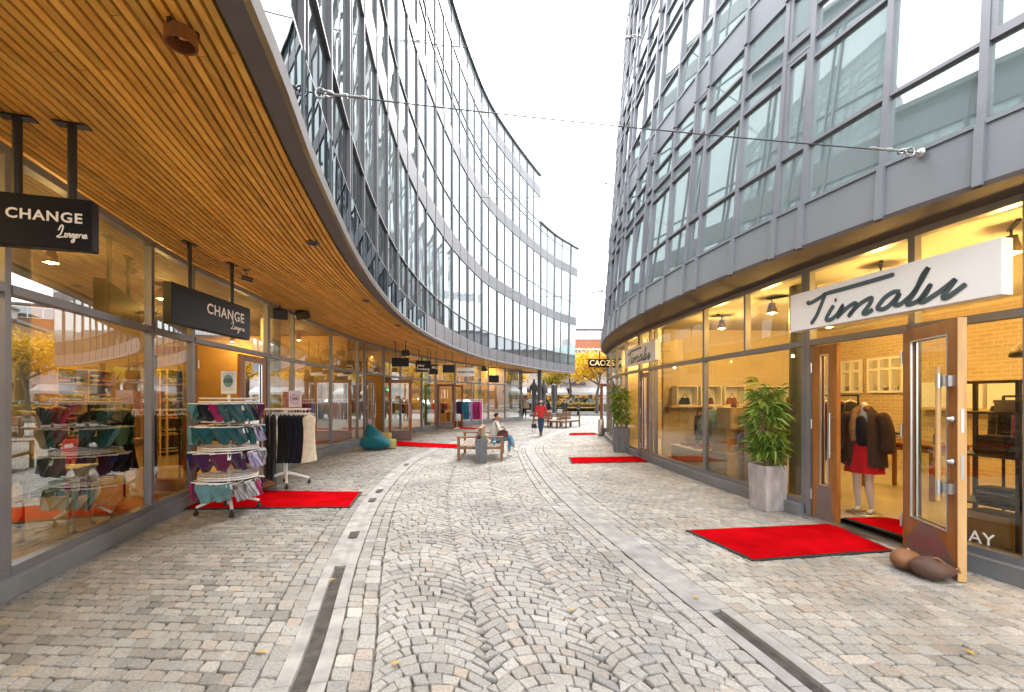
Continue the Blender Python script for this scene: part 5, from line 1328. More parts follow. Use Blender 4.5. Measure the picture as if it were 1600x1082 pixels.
skin2('hair', [[(0, .0, 1.585, .085), (0, .035, 1.53, .102), (0, .06, 1.43, .085), (0, .07, 1.33, .06)], [(0, .035, 1.53, .102), (.088, -.012, 1.49, .042), (.10, -.03, 1.40, .045), (.105, -.05, 1.29, .035)], [(0, .035, 1.53, .102), (-.088, -.012, 1.49, .042), (-.10, -.03, 1.40, .045), (-.105, -.05, 1.29, .035)]], M['hairdark'], t)
skin2('scarf', [[(-.06, -.03, 1.37, .03), (0, -.07, 1.35, .034), (.06, -.03, 1.37, .03), (.0, .05, 1.385, .03)]], CLOTH['lilac'], t, 1)
t = thing('handbag', 'small black handbag with dangling straps in the hand of the woman in red', 'bag', (.98, 20.24, .30), R(10))
m = MB(); m.prism([(-.12, 0), (.12, 0), (.10, .2), (-.10, .2)], ((1, 0, 0), (0, 0, 1)), .09, (0, .045, .06)); m.build('bag', M['black'], t, False, bevel=.02)
m = MB(); m.tube([(-.07, 0, .25), (-.06, 0, .40), (0, 0, .47), (.06, 0, .40), (.07, 0, .25)], .010, 6); m.build('handle', M['black'], t, False)
m = MB(); m.tube([(-.09, 0, .1), (-.08, 0, -.02), (-.04, 0, -.16)], .009, 5); m.tube([(.07, 0, .1), (.05, 0, -.03), (.03, 0, -.18)], .009, 5); m.build('strap', M['black'], t, False)
# ---- woman seated on the bench, facing right with crossed legs
t = thing('person', 'woman in a black beanie and white jacket sitting cross legged on the nearest bench', 'person', (-.52, 13.15, 0), 0)
J = dict(pelvis=(-.02, 0, .52), waist=(-.02, 0, .66), chest=(.03, -.01, .87), neck=(.07, -.01, 1.04), head=(.11, -.04, 1.125), shl=(.05, .15, .98), shr=(.06, -.16, .98),
         ell=(.17, .17, .78), wrl=(.27, .03, .98), hal=(.25, -.03, 1.055), elr=(.20, -.22, .76), wrr=(.36, -.12, .66), har=(.42, -.09, .63),
         hipl=(.03, .09, .51), hipr=(.03, -.09, .51), knl=(.47, .05, .52), anl=(.43, .02, .11), hel=(.40, .02, .05), tol=(.55, -.02, .035),
         knr=(.46, -.07, .62), anr=(.58, -.02, .26), her=(.56, -.02, .20), tor=(.70, -.08, .20), thl=(0, -1, 0), thr=(0, 0, 1))
skin2('body', body(t, J), M['skin'], t); face(t, J, (.9, -.45, -.1))
skin2('jacket', [[(-.02, 0, .47, .165, .15), (-.02, 0, .58, .15, .13), (-.01, 0, .68, .135, .12), (.03, -.01, .87, .15, .125), (.06, -.01, 1.0, .085), (.068, -.01, 1.05, .066)]]+
      [[(.03, -.01, .87, .15, .125), (*J['sh'+s], .078), (*J['el'+s], .064), (*J['wr'+s], .05)] for s in 'lr'], M['whitejacket'], t)
skin2('jeans', [[(-.02, 0, .51, .14, .12)]+[(*J['hipl'], .10), (*J['knl'], .075), (*lerp3(J['knl'], J['anl'], .85), .058)], [(-.02, 0, .51, .14, .12), (*J['hipr'], .10), (*J['knr'], .075), (*lerp3(J['knr'], J['anr'], .85), .058)]], M['jeanspale'], t)
for s in 'lr':
    skin2('shoe', [[(*lerp3(J['an'+s], J['kn'+s], .1), .046), (*J['he'+s], .052), (*lerp3(J['he'+s], J['to'+s], .6), .05, .04), (*J['to'+s], .042, .032)]], M['sneaker'], t)
skin2('beanie', [[(.05, -.01, 1.14, .085), (.085, -.03, 1.17, .102), (.06, -.02, 1.22, .095), (.02, -.01, 1.25, .06)]], M['beanie'], t)
skin2('hair', [[(.03, .02, 1.12, .06), (.02, .03, 1.05, .055), (.0, .03, .98, .03)]], M['hairdark'], t, 1)
t = thing('shoulder_bag', 'dark red patterned bag on the lap of the woman on the bench', 'bag', (-.27, 12.93, .62), R(-15))
m = MB(); m.prism([(-.17, -.02), (.17, -.02), (.15, .15), (.06, .19), (-.10, .16)], ((1, 0, 0), (0, 0, 1)), .12, (0, .06, 0)); m.build('bag', mat('patterned_bag', (.09, .02, .022), .6, 0, .8, 12), t, False, bevel=.02)
m = MB(); m.tube([(-.12, -.02, .15), (-.08, -.03, .24), (.04, -.03, .25), (.1, -.02, .17)], .009, 6); m.build('strap', M['black'], t, False)
t = thing('coffee_cup', 'small turquoise cup on the bench seat', 'cup', (-.48, 12.38, .41)); m = MB(); m.lathe([(0, 0), (.03, 0), (.04, .1), (.036, .1), (.028, .01), (0, .01)], 16); m.build('cup', mat('turquoise', (.05, .40, .34), .4), t, False); m = MB(); m.lathe([(.0, .112), (.03, .112), (.042, .104), (.042, .098)], 16); m.build('lid', M['white'], t, False)
# ---- two far people
def walker(label, loc, rz, top, leg, carry=None):
    t = thing('person', label, 'person', loc, rz)
    J = dict(pelvis=(0, 0, .88), waist=(0, 0, 1.03), chest=(0, .01, 1.24), neck=(0, 0, 1.42), head=(0, -.01, 1.52), shl=(.18, .01, 1.36), shr=(-.18, .01, 1.36), ell=(.23, -.02, 1.1), wrl=(.20, -.16, .95), hal=(.17, -.22, .95),
             elr=(-.23, -.02, 1.1), wrr=(-.20, -.16, .95), har=(-.17, -.22, .95), hipl=(.09, 0, .84), hipr=(-.09, 0, .84), knl=(.09, -.09, .47), anl=(.08, -.05, .10), hel=(.08, -.02, .05), tol=(.08, -.17, .03), knr=(-.09, 0, .47), anr=(-.08, .16, .13), her=(-.08, .18, .08), tor=(-.08, .07, .03))
    skin2('body', body(t, J), M['skin'], t, 1)
    skin2('jacket', [[(0, 0, .78, .17, .13), (0, 0, 1.03, .15, .12), (0, .01, 1.24, .16, .12), (0, 0, 1.40, .07)]]+[[(0, .01, 1.24, .16, .12), (*J['sh'+s], .075), (*J['el'+s], .06), (*J['wr'+s], .048)] for s in 'lr'], top, t, 1)
    skin2('trousers', [[(0, 0, .86, .14, .115), (*J['hip'+s], .10), (*J['kn'+s], .07), (*lerp3(J['kn'+s], J['an'+s], .9), .052)] for s in 'lr'], leg, t, 1)
    for s in 'lr': skin2('shoe', [[(*J['he'+s], .05), (*J['to'+s], .04)]], M['black'], t, 1)
    skin2('hair', [[(0, .03, 1.60, .07), (0, .04, 1.54, .085), (0, .05, 1.46, .06)]], M['hairdark'], t, 1)
    return t
walker('distant pedestrian in black carrying a cardboard box past the shop corner', (1.02, 37.4, 0), R(30), CLOTH['charcoal'], CLOTH['black'])
t = thing('cardboard_box', 'brown parcel held by the pedestrian at the shop corner', 'box', (1.12, 37.1, .85), R(20)); m = MB(); m.box(-.25, .25, -.16, .16, 0, .5); m.build('carton', mat('cardboard', (.42, .27, .14), .8), t, False, bevel=.01); m = MB(); m.box(-.03, .03, -.163, -.161, 0, .5); m.build('tape', M['oakpale'], t, False)
w2 = walker('distant pedestrian in a dark green jacket and pale hat near the far benches', (3.62, 31.5, 0), R(200), M['greenjacket'], CLOTH['brown'])
skin2('hat', [[(0, .01, 1.63, .08), (0, .0, 1.58, .102), (0, .0, 1.55, .1)]], CLOTH['grey'], w2, 1)
t = thing('shopping_bag', 'pale shopping bag hanging beside the pedestrian in green', 'bag', (3.3, 31.4, .55)); m = MB(); m.prism([(-.16, 0), (.16, 0), (.17, .36), (-.17, .36)], ((1, 0, 0), (0, 0, 1)), .1, (0, .05, 0)); m.build('bag', CLOTH['white'], t, False, bevel=.01); m = MB(); m.tube([(-.08, 0, .36), (-.05, 0, .5), (.05, 0, .5), (.08, 0, .36)], .008, 5); m.build('handle', CLOTH['white'], t, False)

# ================================================================ the plaza and street beyond
road = MB(); road.quad((-60, 49, -.022), (90, 49, -.022), (90, 57, -.022), (-60, 57, -.022)); struct(road.build('road', mat('asphalt', (.055, .055, .058), .9, 0, .2, 2, .3, 60)))
pv = MB(); pv.box(-60, 90, 57, 75, -.03, .10); struct(pv.build('far_pavement', mat('pavement_slabs', (.26, .25, .24), .85, 0, .1, 1)))
for lb, x0, x1, y0, y1, z in (('long low granite kerb step across the end of the plaza', 2.6, 40, 44.0, 44.5, .17), ('second low granite step behind the plaza kerb', 2.6, 40, 44.5, 45.6, .32)):
    t = thing('stone_step', lb, 'step', ((x0+x1)/2, y0, 0)); m = MB()
    for k in range(20): a = x0+(x1-x0)*k/20; m.box(a+.01, a+(x1-x0)/20-.01, y0, y1, -.03, z)
    m.build('stones', M['granite'], t, bevel=.02)
M['yellowleaf'] = leafmat('yellow_leaves', (.50, .26, .006), (.90, .58, .018), .6); M['greenyellow'] = leafmat('yellow_green_leaves', (.20, .20, .02), (.58, .42, .035), .6); M['hedge'] = leafmat('hedge_leaves', (.16, .13, .015), (.42, .30, .04), .6)
M['bark'] = mat('bark', (.10, .08, .06), .95, 0, .3, 8, .5, 40, stretch=(3, 3, .8))
t = thing('hedge', 'low clipped yellow green hedge behind the plaza steps', 'hedge', (10.5, 46.6, 0)); m = MB(); x0, x1 = 4.2, 17
for k in range(9000):
    x = rnd.uniform(x0, x1); f = rnd.random()
    y, z = (46+rnd.uniform(-.08, .1), rnd.uniform(.3, 1.15)) if f < .6 else (rnd.uniform(46, 47.2), 1.15+rnd.uniform(-.1, .08))
    c = Vector((x, y, z+.05*math.sin(x*3))); u = Vector((rnd.gauss(0, 1), rnd.gauss(0, 1), rnd.gauss(0, 1))).normalized()*.055; v = Vector((rnd.gauss(0, 1), rnd.gauss(0, 1), rnd.gauss(0, 1))).normalized()*.04
    m.quad(c-u, c+v, c+u, c-v)
m.build('foliage', M['hedge'], t); m = MB(); m.box(x0+.1, x1-.1, 46.12, 47.1, .0, 1.05); m.build('branches', mat('hedge_core', (.05, .04, .015), .9), t)
def tree(label, loc, h, cr, n, lm, seed, lean=0, leaf=.13, base=.34):
    rr = random.Random(seed); t = thing('tree', label, 'tree', loc, 0, 'autumn trees on the plaza'); tk = MB(); lf = MB()
    def br(p, d, l, r, lev):
        pts = [p]; rs = [r]; q = p
        for k in range(4):
            d = (d+Vector((rr.gauss(0, .12), rr.gauss(0, .12), rr.gauss(0, .06)+.04))).normalized(); q = q+d*l/4; pts.append(q); rs.append(r*(1-.17*(k+1)))
        tk.tube(pts, rs, 7 if lev < 2 else 4, cap=False)
        if lev >= 2:
            for _ in range(n):
                c = pts[rr.randint(1, 4)]+Vector((rr.gauss(0, .32), rr.gauss(0, .32), rr.gauss(0, .26)))*cr/2.4
                u = Vector((rr.gauss(0, 1), rr.gauss(0, 1), rr.gauss(0, .7))).normalized()*leaf; v = u.cross(Vector((rr.gauss(0, 1), rr.gauss(0, 1), rr.gauss(0, 1)))).normalized()*leaf*.6
                lf.quad(c-u, c+v, c+u, c-v)
        if lev < 3:
            for k in range(5 if lev == 0 else 4):
                a = rr.uniform(0, 6.28); e = rr.uniform(.15, .9) if lev else rr.uniform(.35, 1.0)
                br(pts[rr.randint(2, 4)] if lev else pts[4 if k < 3 else 3], Vector((math.cos(a), math.sin(a), e)).normalized(), l*(.62 if lev else cr/(h*base)*.62), r*.5, lev+1)
    br(Vector((0, 0, -.05)), Vector((lean, 0, 1)).normalized(), h*base, h*.022, 0)
    tk.build('trunk', M['bark'], t, False); lf.build('crown', lm, t, False); KIDS[t.name] = list(t.children); return t
ta = tree('bright yellow tree right of centre above the hedge by the far awnings', (8.3, 44.6, 0), 10.2, 3.3, 28, M['yellowleaf'], 4, base=.40)
tb = tree('greener autumn tree standing behind the stone figures left of the hedge', (4.6, 47.5, 0), 7.6, 2.4, 24, M['greenyellow'], 9, base=.44)
copy_tree(ta, (1.3, 50.5, 0), 2.0, 'yellow tree seen under the soffit left of the round column', scale=.9)
copy_tree(ta, (7.4, 58.4, 0), 4.0, 'tall yellow tree beside the brick building, between the two curved facades', scale=1.1)
copy_tree(tb, (14.5, 46, 0), 1.2, 'autumn tree hidden behind the right building, seen in the left shop windows', scale=1.1)
copy_tree(ta, (21, 45, 0), 3.1, 'yellow tree on the right part of the plaza, seen only as a reflection', scale=1.15)
copy_tree(ta, (26, 40, 0), .5, 'yellow tree nearest the green roofed building, seen in the facade glass', scale=1.1)
copy_tree(tb, (30, 47, 0), 5.5, 'farthest right autumn tree, seen in the facade glass', scale=1.2)
# stone figures
M['bronze'] = mat('grey_bronze', (.10, .095, .088), .6, .2, .3, 4, .3, 20)
def torso(label, x, y, h, w, rz, kind):
    t = thing('stone_figure', label, 'sculpture', (x, y, 0), rz, 'tall figure sculptures on the plaza')
    m = MB(); m.box(-w*.8, w*.8, -w*.7, w*.7, -.02, .25); m.build('plinth', M['granite'], t, False, bevel=.02)
    if kind: ch = [[(0, 0, .25, w*.52), (0, 0, h*.3, w*.50), (0, 0, h*.55, w*.40), (.02, 0, h*.72, w*.55), (0, 0, h*.84, w*.52), (0, 0, h*.90, w*.2), (0, 0, h*.95, w*.24), (0, 0, h, w*.16)], [(0, 0, h*.84, w*.52), (w*.62, 0, h*.80, w*.2), (w*.66, 0, h*.62, w*.17)], [(0, 0, h*.84, w*.52), (-w*.62, 0, h*.80, w*.2), (-w*.66, 0, h*.62, w*.17)]]
    else: ch = [[(0, 0, .25, w*.45), (.03, 0, h*.4, w*.46), (-.02, 0, h*.7, w*.52), (0, 0, h*.9, w*.58), (0, 0, h, w*.5)]]
    skin2('figure', ch, M['bronze'], t, 2)
torso('tall grey stone figure left of the round column', 2.05, 42.5, 3.5, .52, 0, True)
torso('tall grey stone figure just right of the round column', 2.95, 42.3, 3.45, .50, .4, True)
torso('headless grey stone pillar figure right of the other two figures', 3.95, 43.0, 3.05, .50, 0, False)
t = thing('bollard', 'short black bollard in front of the hedge', 'bollard', (6.35, 43.6, 0)); m = MB(); m.lathe([(0, 0), (.12, 0), (.12, .7), (.15, .74), (.15, .82), (.1, .92), (0, .94)], 16); m.build('post', M['black'], t, False); m = MB(); m.ring((0, 0, .66), .125, .015, 18, 6); m.build('band', M['steel'], t, False)
t = thing('plank_bench', 'pale timber plank bench along the front of the hedge', 'bench', (6.7, 45.7, .32)); m = MB(); m.box(-1.9, 1.9, -.2, .2, .36, .43); m.build('seat', M['oakpale'], t, False)
for x in (-1.6, 0, 1.6): m = MB(); m.box(x-.05, x+.05, -.18, .18, 0, .36); m.build('leg', M['black'], t, False)
# cars
def carmat(n, c): return mat(n, c, .3, .2, .03, 3, coat=.6)
M['carglass'] = mirror_glass('car_glass', (.7, .75, .78), (.012, .014, .016), .25, .0); M['tail'] = mat('tail_light', (.35, .01, .01), .3); M['headl'] = mat('head_light', (.7, .72, .74), .15)
PROT = {}
def car(label, loc, rz, kind, paint):
    if kind not in PROT:
        t = thing('parked_car', label, 'car', loc, rz, 'cars along the far road')
        L_, W_ = (4.7, .92) if kind == 'suv' else (4.35, .88)
        if kind == 'suv': low = [(-2.3, .38), (-2.33, .9), (-2.2, 1.08), (-.95, 1.12), (1.75, 1.1), (2.3, 1.02), (2.33, .45), (2.2, .3), (-2.2, .3)]; top = [(-1.05, 1.10), (-.35, 1.62), (.3, 1.70), (1.7, 1.66), (2.2, 1.10)]
        else: low = [(-2.15, .34), (-2.18, .68), (-2.0, .80), (-.95, .92), (1.5, .95), (2.1, .90), (2.15, .45), (2.05, .26), (-2.05, .26)]; top = [(-1.1, .91), (-.3, 1.38), (.4, 1.44), (1.3, 1.38), (1.95, .93)]
        m = MB(); N = len(low)
        for sgn in (0, 1): pass
        ring_ = []
        for wy in (-W_, -W_+.07, W_-.07, W_):
            s = .97 if abs(wy) == W_ else 1.0
            ring_.append([(x*s, wy, z*(1 if abs(wy) < W_ else .985)) for x, z in low])
        for r_ in range(3): m.add(ring_[r_]+ring_[r_+1], [(i, (i+1) % N, N+(i+1) % N, N+i) for i in range(N)], 0, True)
        m.add(ring_[0], [tuple(range(N))[::-1]]); m.add(ring_[3], [tuple(range(N))])
        m.build('body', paint, t, False)
        n = len(top); a = [(x, -W_+.06+(.17*(z-top[0][1])/.6), z) for x, z in top]; b = [(x, -y, z) for x, y, z in a]
        m = MB(); m.add(a+b, [tuple(range(n)), tuple(range(n, 2*n))[::-1]]+[(i, n+i, n+i+1, i+1) for i in (0, n-2)]); m.build('window', M['carglass'], t, False)
        m = MB(); m.add([(x, y*1.0, z+.015) for x, y, z in a[1:-1]]+[(x, y, z+.015) for x, y, z in b[1:-1]], [(i, n-2+i, n-2+i+1, i+1) for i in range(n-3)])
        for q in (a, b):
            s = -1 if q is a else 1
            for i, j in ((0, 1), (1, 2), (2, 3), (3, 4)): m.bar(Vector(q[i])+Vector((0, s*.008, 0)), Vector(q[j])+Vector((0, s*.008, 0)), .05, .05)
            m.bar(Vector(q[2])+Vector((.05, s*.01, 0)), (q[2][0]+.12, q[0][1]+s*.01, low[3][1]), .07, .03)
        m.build('roof', paint, t, False)
        for x in (-1.42, 1.38):
            for y in (-1, 1):
                m = MB(); m.cyl((x, y*(W_-.17), .33), (x, y*(W_+.012), .33), .335, n=22); w = m.build('wheel', M['rubber'], t, False)
                m = MB(); m.cyl((x, y*(W_+.01), .33), (x, y*(W_+.022), .33), .21, n=16); m.build('rim', M['steel'], w, False)
        for y in (-1, 1):
            m = MB(); m.box(-L_/2-.005, -L_/2+.2, y*.72-.13, y*.72+.13, low[1][1]-.14, low[1][1]); m.build('headlight', M['headl'], t, False)
            m = MB(); m.box(L_/2-.15, L_/2+.005, y*.74-.12, y*.74+.12, low[5][1]-.22, low[5][1]-.03); m.build('tail_light', M['tail'], t, False)
            m = MB(); m.ball((-.85, y*(W_+.08), low[3][1]+.06), .09, .1, .07, 8); m.build('wing_mirror', paint, t, False)
        PROT[kind] = t; KIDS[t.name] = list(t.children)
    else:
        t = copy_tree(PROT[kind], loc, rz, label)
        for ch in t.children:
            if ch.name.split('.')[0] in ('body', 'roof', 'wing_mirror'):
                key = (kind, ch.data.name.split('.')[0], paint.name)
                if key not in CARM: d_ = ch.data.copy(); d_.materials.clear(); d_.materials.append(paint); CARM[key] = d_
                ch.data = CARM[key]
    return t
CARM = {}
grey_c, white_c, black_c, blue_c = carmat('grey_car_paint', (.22, .23, .25)), carmat('white_car_paint', (.65, .66, .67)), carmat('black_car_paint', (.012, .012, .014)), carmat('silver_car_paint', (.36, .40, .44))
car('grey estate car with roof bars behind the yellow hedge', (7.0, 50.8, 0), 0, 'suv', grey_c)
car('white hatchback on the road behind the right building', (13.4, 50.6, 0), R(180), 'hatch', white_c)
car('black estate car farther right on the road', (18.6, 50.8, 0), 0, 'suv', black_c)
car('silver hatchback on the far right of the road', (24.2, 50.6, 0), R(180), 'hatch', blue_c)
car('dark car passing behind the stone figures', (2.2, 53.4, 0), 0, 'suv', black_c)
car('pale car reflected in the far open glazed door', (11.0, 54.0, 0), 0, 'hatch', blue_c)
car('white car leftmost on the far road', (-4.5, 50.8, 0), 0, 'hatch', white_c)
# buildings beyond
M['pinkwall'] = mat('pale_rendered_wall', (.36, .325, .31), .85, 0, .1, 1); M['redbrick'] = brickmat('red_brick', (.36, .085, .03), (.28, .065, .025), (.3, .22, .16), .25, .085, rot=True)
M['lit'] = emis('lit_window', (1, .58, .18), .10)
t_ = M['lit'].node_tree; n_ = t_.nodes.new('ShaderNodeTexNoise'); n_.inputs['Scale'].default_value = 1.6; n_.inputs['Detail'].default_value = 4; t_.links.new(coords(t_, (1, 1, 1.6)), n_.inputs['Vector'])
r_ = t_.nodes.new('ShaderNodeValToRGB'); r_.color_ramp.elements[0].position = .42; r_.color_ramp.elements[0].color = (.05, .02, .006, 1); r_.color_ramp.elements[1].position = .66; r_.color_ramp.elements[1].color = (1, .55, .12, 1)
t_.links.new(n_.outputs['Fac'], r_.inputs['Fac']); b_ = t_.nodes['Principled BSDF']; t_.links.new(r_.outputs[0], b_.inputs['Emission Color']); b_.inputs['Base Color'].default_value = (.05, .03, .02, 1); b_.inputs['Emission Strength'].default_value = .16; M['farglass'] = mirror_glass('far_glass', (.8, .85, .9), (.05, .06, .07), .25, .0); M['awning'] = mat('white_awning', (.46, .46, .46), .9, 0, .08, 2)
M['copper'] = mat('green_copper', (.16, .29, .26), .6, .1, .15, 1.5); M['bluesign'] = emis('blue_neon', (.05, .10, 1.0), 1.2); M['greensign'] = emis('green_neon', (.05, .8, .2), .9); M['darkgreen'] = mat('dark_green_fascia', (.02, .05, .035), .6)
def block(name, label, x0, x1, y0, y1, h, wallm, floors, wins, wm=None, roofm=None, gf=0, wh=1.5):
    t = thing(name, label, 'building', ((x0+x1)/2, y0, 0)); m = MB(); m.box(x0, x1, y0, y1, -.02, h); m.build('wall', wallm, t)
    m = MB(); m.box(x0-.2, x1+.2, y0-.2, y1+.2, h+.003, h+.3); m.build('roof', roofm or M['alu_dark'], t)
    n = 0
    for f in range(floors):
        z = gf+.9+f*(h-gf)/floors
        for k in range(wins):
            n += 1
            if n > 90: break
            a = x0+(x1-x0)*(k+.18)/wins; b = x0+(x1-x0)*(k+.82)/wins; q = MB()
            q.box(a-.06, b+.06, y0-.06, y0-.002, z-.06, z+wh+.06); fr = q.build('window', M['white'], t); q = MB()
            for u, v in ((a, (a+b)/2-.03), ((a+b)/2+.03, b)): q.box(u, v, y0-.075, y0-.062, z, z+wh)
            q.build('pane', wm or M['farglass'], fr)
    return t
cb = block('restaurant_building', 'pale rendered restaurant building with white awnings beyond the hedge', -14, 13, 60, 72, 6.6, M['pinkwall'], 1, 9, gf=4.4)
for k in range(11):
    a = -13.5+k*2.4; q = MB(); q.box(a, a+2.1, 59.93, 59.998, .25, 2.75); fr = q.build('shop_window', M['alu_dark'], cb); q = MB(); q.box(a+.08, a+2.02, 59.915, 59.925, .4, 2.65); q.build('pane', M['lit'], fr)
q = MB(); q.box(-13.8, 12.8, 59.85, 59.995, 2.95, 4.1); q.build('fascia', mat('pale_fascia', (.40, .36, .36), .8), cb)
for k in range(5):
    a = -13.2+k*5.2; q = MB(); q.hexa([(a, 59.84, 2.98), (a+4.7, 59.84, 2.98), (a+4.7, 57.9, 2.35), (a, 57.9, 2.35)], [(a, 59.84, 3.03), (a+4.7, 59.84, 3.03), (a+4.7, 57.9, 2.40), (a, 57.9, 2.40)]); q.box(a, a+4.7, 57.88, 57.9, 2.1, 2.4)
    for e in (a+.3, a+4.4): q.bar((e, 58, 2.3), (e, 59.84, 2.6), .04, .04)
    q.build('awning', M['awning'], cb)
put_text('Christiania', .82, mat('mauve_lettering', (.07, .05, .12), .6), cb, (7.95, 59.84, 3.55), (1, 0, 0), Z3, extrude=.02, bold=.012)
rb_ = block('brick_building', 'red brick block with white window bands between the two curved facades', 9.2, 32, 84, 98, 14.2, M['redbrick'], 1, 2, gf=20)
for f in range(4):
    z = 2.6+f*3.3; q = MB(); q.box(9.6, 31.6, 83.9, 83.995, z, z+1.55); fr = q.build('window', M['white'], rb_); q = MB()
    for k in range(14): a = 9.75+k*1.56; q.box(a, a+1.42, 83.88, 83.895, z+.1, z+1.4)
    q.build('pane', M['farglass'], fr)
pb = block('pharmacy_building', 'brown brick shop row with a blue pharmacy sign beyond the road', 14, 44, 60, 72, 9.0, mat('ochre_brick', (.34, .18, .085), .85, 0, .12, 2), 2, 10, gf=3.2, wh=1.2)
q = MB(); q.box(14.1, 43.9, 59.6, 59.995, 2.6, 3.15); q.build('fascia', M['darkgreen'], pb)
for k in range(11):
    a = 14.4+k*2.65; q = MB(); q.box(a, a+2.3, 59.93, 59.998, .25, 2.5); fr = q.build('shop_window', M['alu_dark'], pb); q = MB(); q.box(a+.08, a+2.22, 59.915, 59.925, .4, 2.42); q.build('pane', M['lit'], fr)
put_text('APOTEK', .6, M['bluesign'], pb, (22.0, 59.58, 2.88), (1, 0, 0), Z3, extrude=.03, bold=.02)
q = MB(); q.box(19.55, 20.15, 59.5, 59.58, 2.80, 2.98); q.box(19.76, 19.94, 59.5, 59.58, 2.98, 3.19); q.box(19.76, 19.94, 59.5, 59.58, 2.59, 2.80); q.build('cross_sign', M['greensign'], pb)
wb = block('white_apartment_building', 'white gabled building rising behind the shop row across the road', 21, 30, 73, 82, 13, mat('white_render', (.5, .5, .5), .85, 0, .05, 1), 3, 6, gf=3)
gb = thing('green_roof_building', 'pale block under a green copper mansard roof far right of the plaza', 'building', (60, 55, 0))
m = MB(); m.box(55, 66, 30, 84, -.02, 9); m.build('wall', M['pinkwall'], gb)
m = MB(); m.hexa([(54.6, 29.6, 9.01), (66.4, 29.6, 9.01), (66.4, 84.4, 9.01), (54.6, 84.4, 9.01)], [(57.6, 31.5, 13), (64, 31.5, 13), (64, 82.5, 13), (57.6, 82.5, 13)]); rf = m.build('roof', M['copper'], gb)
for k in range(12):
    y = 33+k*4.2
    for z in (1.2, 5.2): q = MB(); q.box(54.93, 54.998, y, y+2.2, z, z+2.2); fr = q.build('window', M['white'], gb); q = MB(); q.box(54.9, 54.925, y+.12, y+2.08, z+.12, z+2.08); q.build('pane', M['farglass'], fr)
    q = MB(); q.box(55.0, 57.0, y+.3, y+1.9, 9.6, 11.4); q.build('dormer', M['copper'], gb)
for y in (40, 52, 66): q = MB(); q.box(60, 61, y, y+1.6, 13.01, 14.6); q.build('chimney', M['redbrick'], rf)

# ================================================================ inside the shops
def mannequin(label, loc, rz, torso_only=False, pose=0):
    t = thing('mannequin', label, 'mannequin', loc, rz)
    if not torso_only:
        ch = [[(0, 0, .92, .13, .10), (0, 0, 1.06, .10, .085), (0, .01, 1.28, .12, .09), (0, 0, 1.46, .05), (0, -.01, 1.54, .047)],
              [(0, 0, .92, .13, .10), (.085, -.01, .86, .085), (.075, -.04, .48, .052), (.075, -.02, .32, .054), (.08, .03, .10, .033), (.08, .05, .06, .035), (.08, -.08, .03, .034)],
              [(0, 0, .92, .13, .10), (-.085, 0, .86, .085), (-.10, .02, .48, .052), (-.105, .05, .32, .054), (-.11, .09, .10, .033), (-.11, .11, .06, .035), (-.11, -.02, .03, .034)]]
        skin2('body', ch, M['mann'], t)
        m = MB(); m.lathe([(0, 0), (.2, 0), (.2, .008), (0, .012)], 24); m.build('base_plate', M['steel'], t, False)
    else:
        skin2('body', [[(0, 0, .78, .13, .10), (0, 0, .95, .11, .09), (0, 0, 1.18, .125, .09), (0, 0, 1.36, .05), (0, 0, 1.42, .045)]], M['mann'], t)
        m = MB(); m.cyl((0, 0, 0), (0, 0, .8), .02); m.lathe([(0, 0), (.18, 0), (.18, .02), (0, .03)], 20); m.build('stand', M['steel'], t, False)
    return t
M['fur'] = mat('brown_fur_coat', (.055, .032, .020), 1.0, 0, .35, 30, 1.0, 160); M['furpale'] = mat('tan_fur_trim', (.22, .12, .055), 1.0, 0, .3, 30, 1.0, 160)
fl = .105
t = mannequin('headless mannequin in a brown fur coat and red skirt inside the open timber doors', (4.86, 6.28, fl), R(-62))
m = MB(); K = 30; pr = [(.66, .26, .18), (.80, .25, .175), (1.0, .235, .165), (1.2, .22, .155), (1.34, .20, .13), (1.42, .13, .095), (1.48, .075, .075)]; A0, A1 = -math.pi/2+.42, 1.5*math.pi-.30
for off in (0, 1):
    vs = []
    for i, (z, rx, ry) in enumerate(pr):
        for k in range(K+1):
            a = A0+(A1-A0)*k/K; w_ = 1+.03*math.sin(a*6+i*.5); vs.append(((rx-.012*off)*w_*math.cos(a), .015+(ry-.012*off)*w_*math.sin(a), z))
    m.add(vs, [((i*(K+1)+k), (i*(K+1)+k+1), ((i+1)*(K+1)+k+1), ((i+1)*(K+1)+k))[::(1 if off == 0 else -1)] for i in range(len(pr)-1) for k in range(K)], 0, True)
m.build('coat', M['fur'], t, False)
for s in (-1, 1): skin2('coat_sleeve', [[(s*.15, .01, 1.37, .09), (s*.22, .01, 1.32, .095), (s*.285, -.01, 1.08, .085), (s*.285, -.05, .84, .08)]], M['fur'], t)
skin2('fur_trim', [[(-.07, -.13, .98, .035), (-.075, -.15, 1.2, .045), (-.08, -.09, 1.40, .05), (-.02, .05, 1.49, .05), (.07, -.06, 1.42, .045)]], M['furpale'], t)
skin2('blouse', [[(.03, -.11, .92, .07, .05), (.03, -.125, 1.15, .085, .05), (.0, -.10, 1.36, .05)]], CLOTH['black'], t)
m = MB(); K = 40; pr = [(.165, .98), (.205, .80), (.225, .68), (.235, .57)]; vs = []; fs = []
for i, (r, z) in enumerate(pr):
    for k in range(K): a = 2*math.pi*k/K; q = r*(1+.07*i/3*math.cos(a*10)); vs.append((q*math.cos(a), q*.75*math.sin(a), z))
for i in range(3):
    for k in range(K): fs.append((i*K+k, i*K+(k+1) % K, (i+1)*K+(k+1) % K, (i+1)*K+k))
m.add(vs, fs, 0, True); m.build('skirt', M['red2'] if 'red2' in M else CLOTH['red'], t, False)
m = MB(); m.tube([(-.32, -.12, .86), (-.27, -.14, .80)], .035, 8); m.build('cuff', CLOTH['black'], t, False)
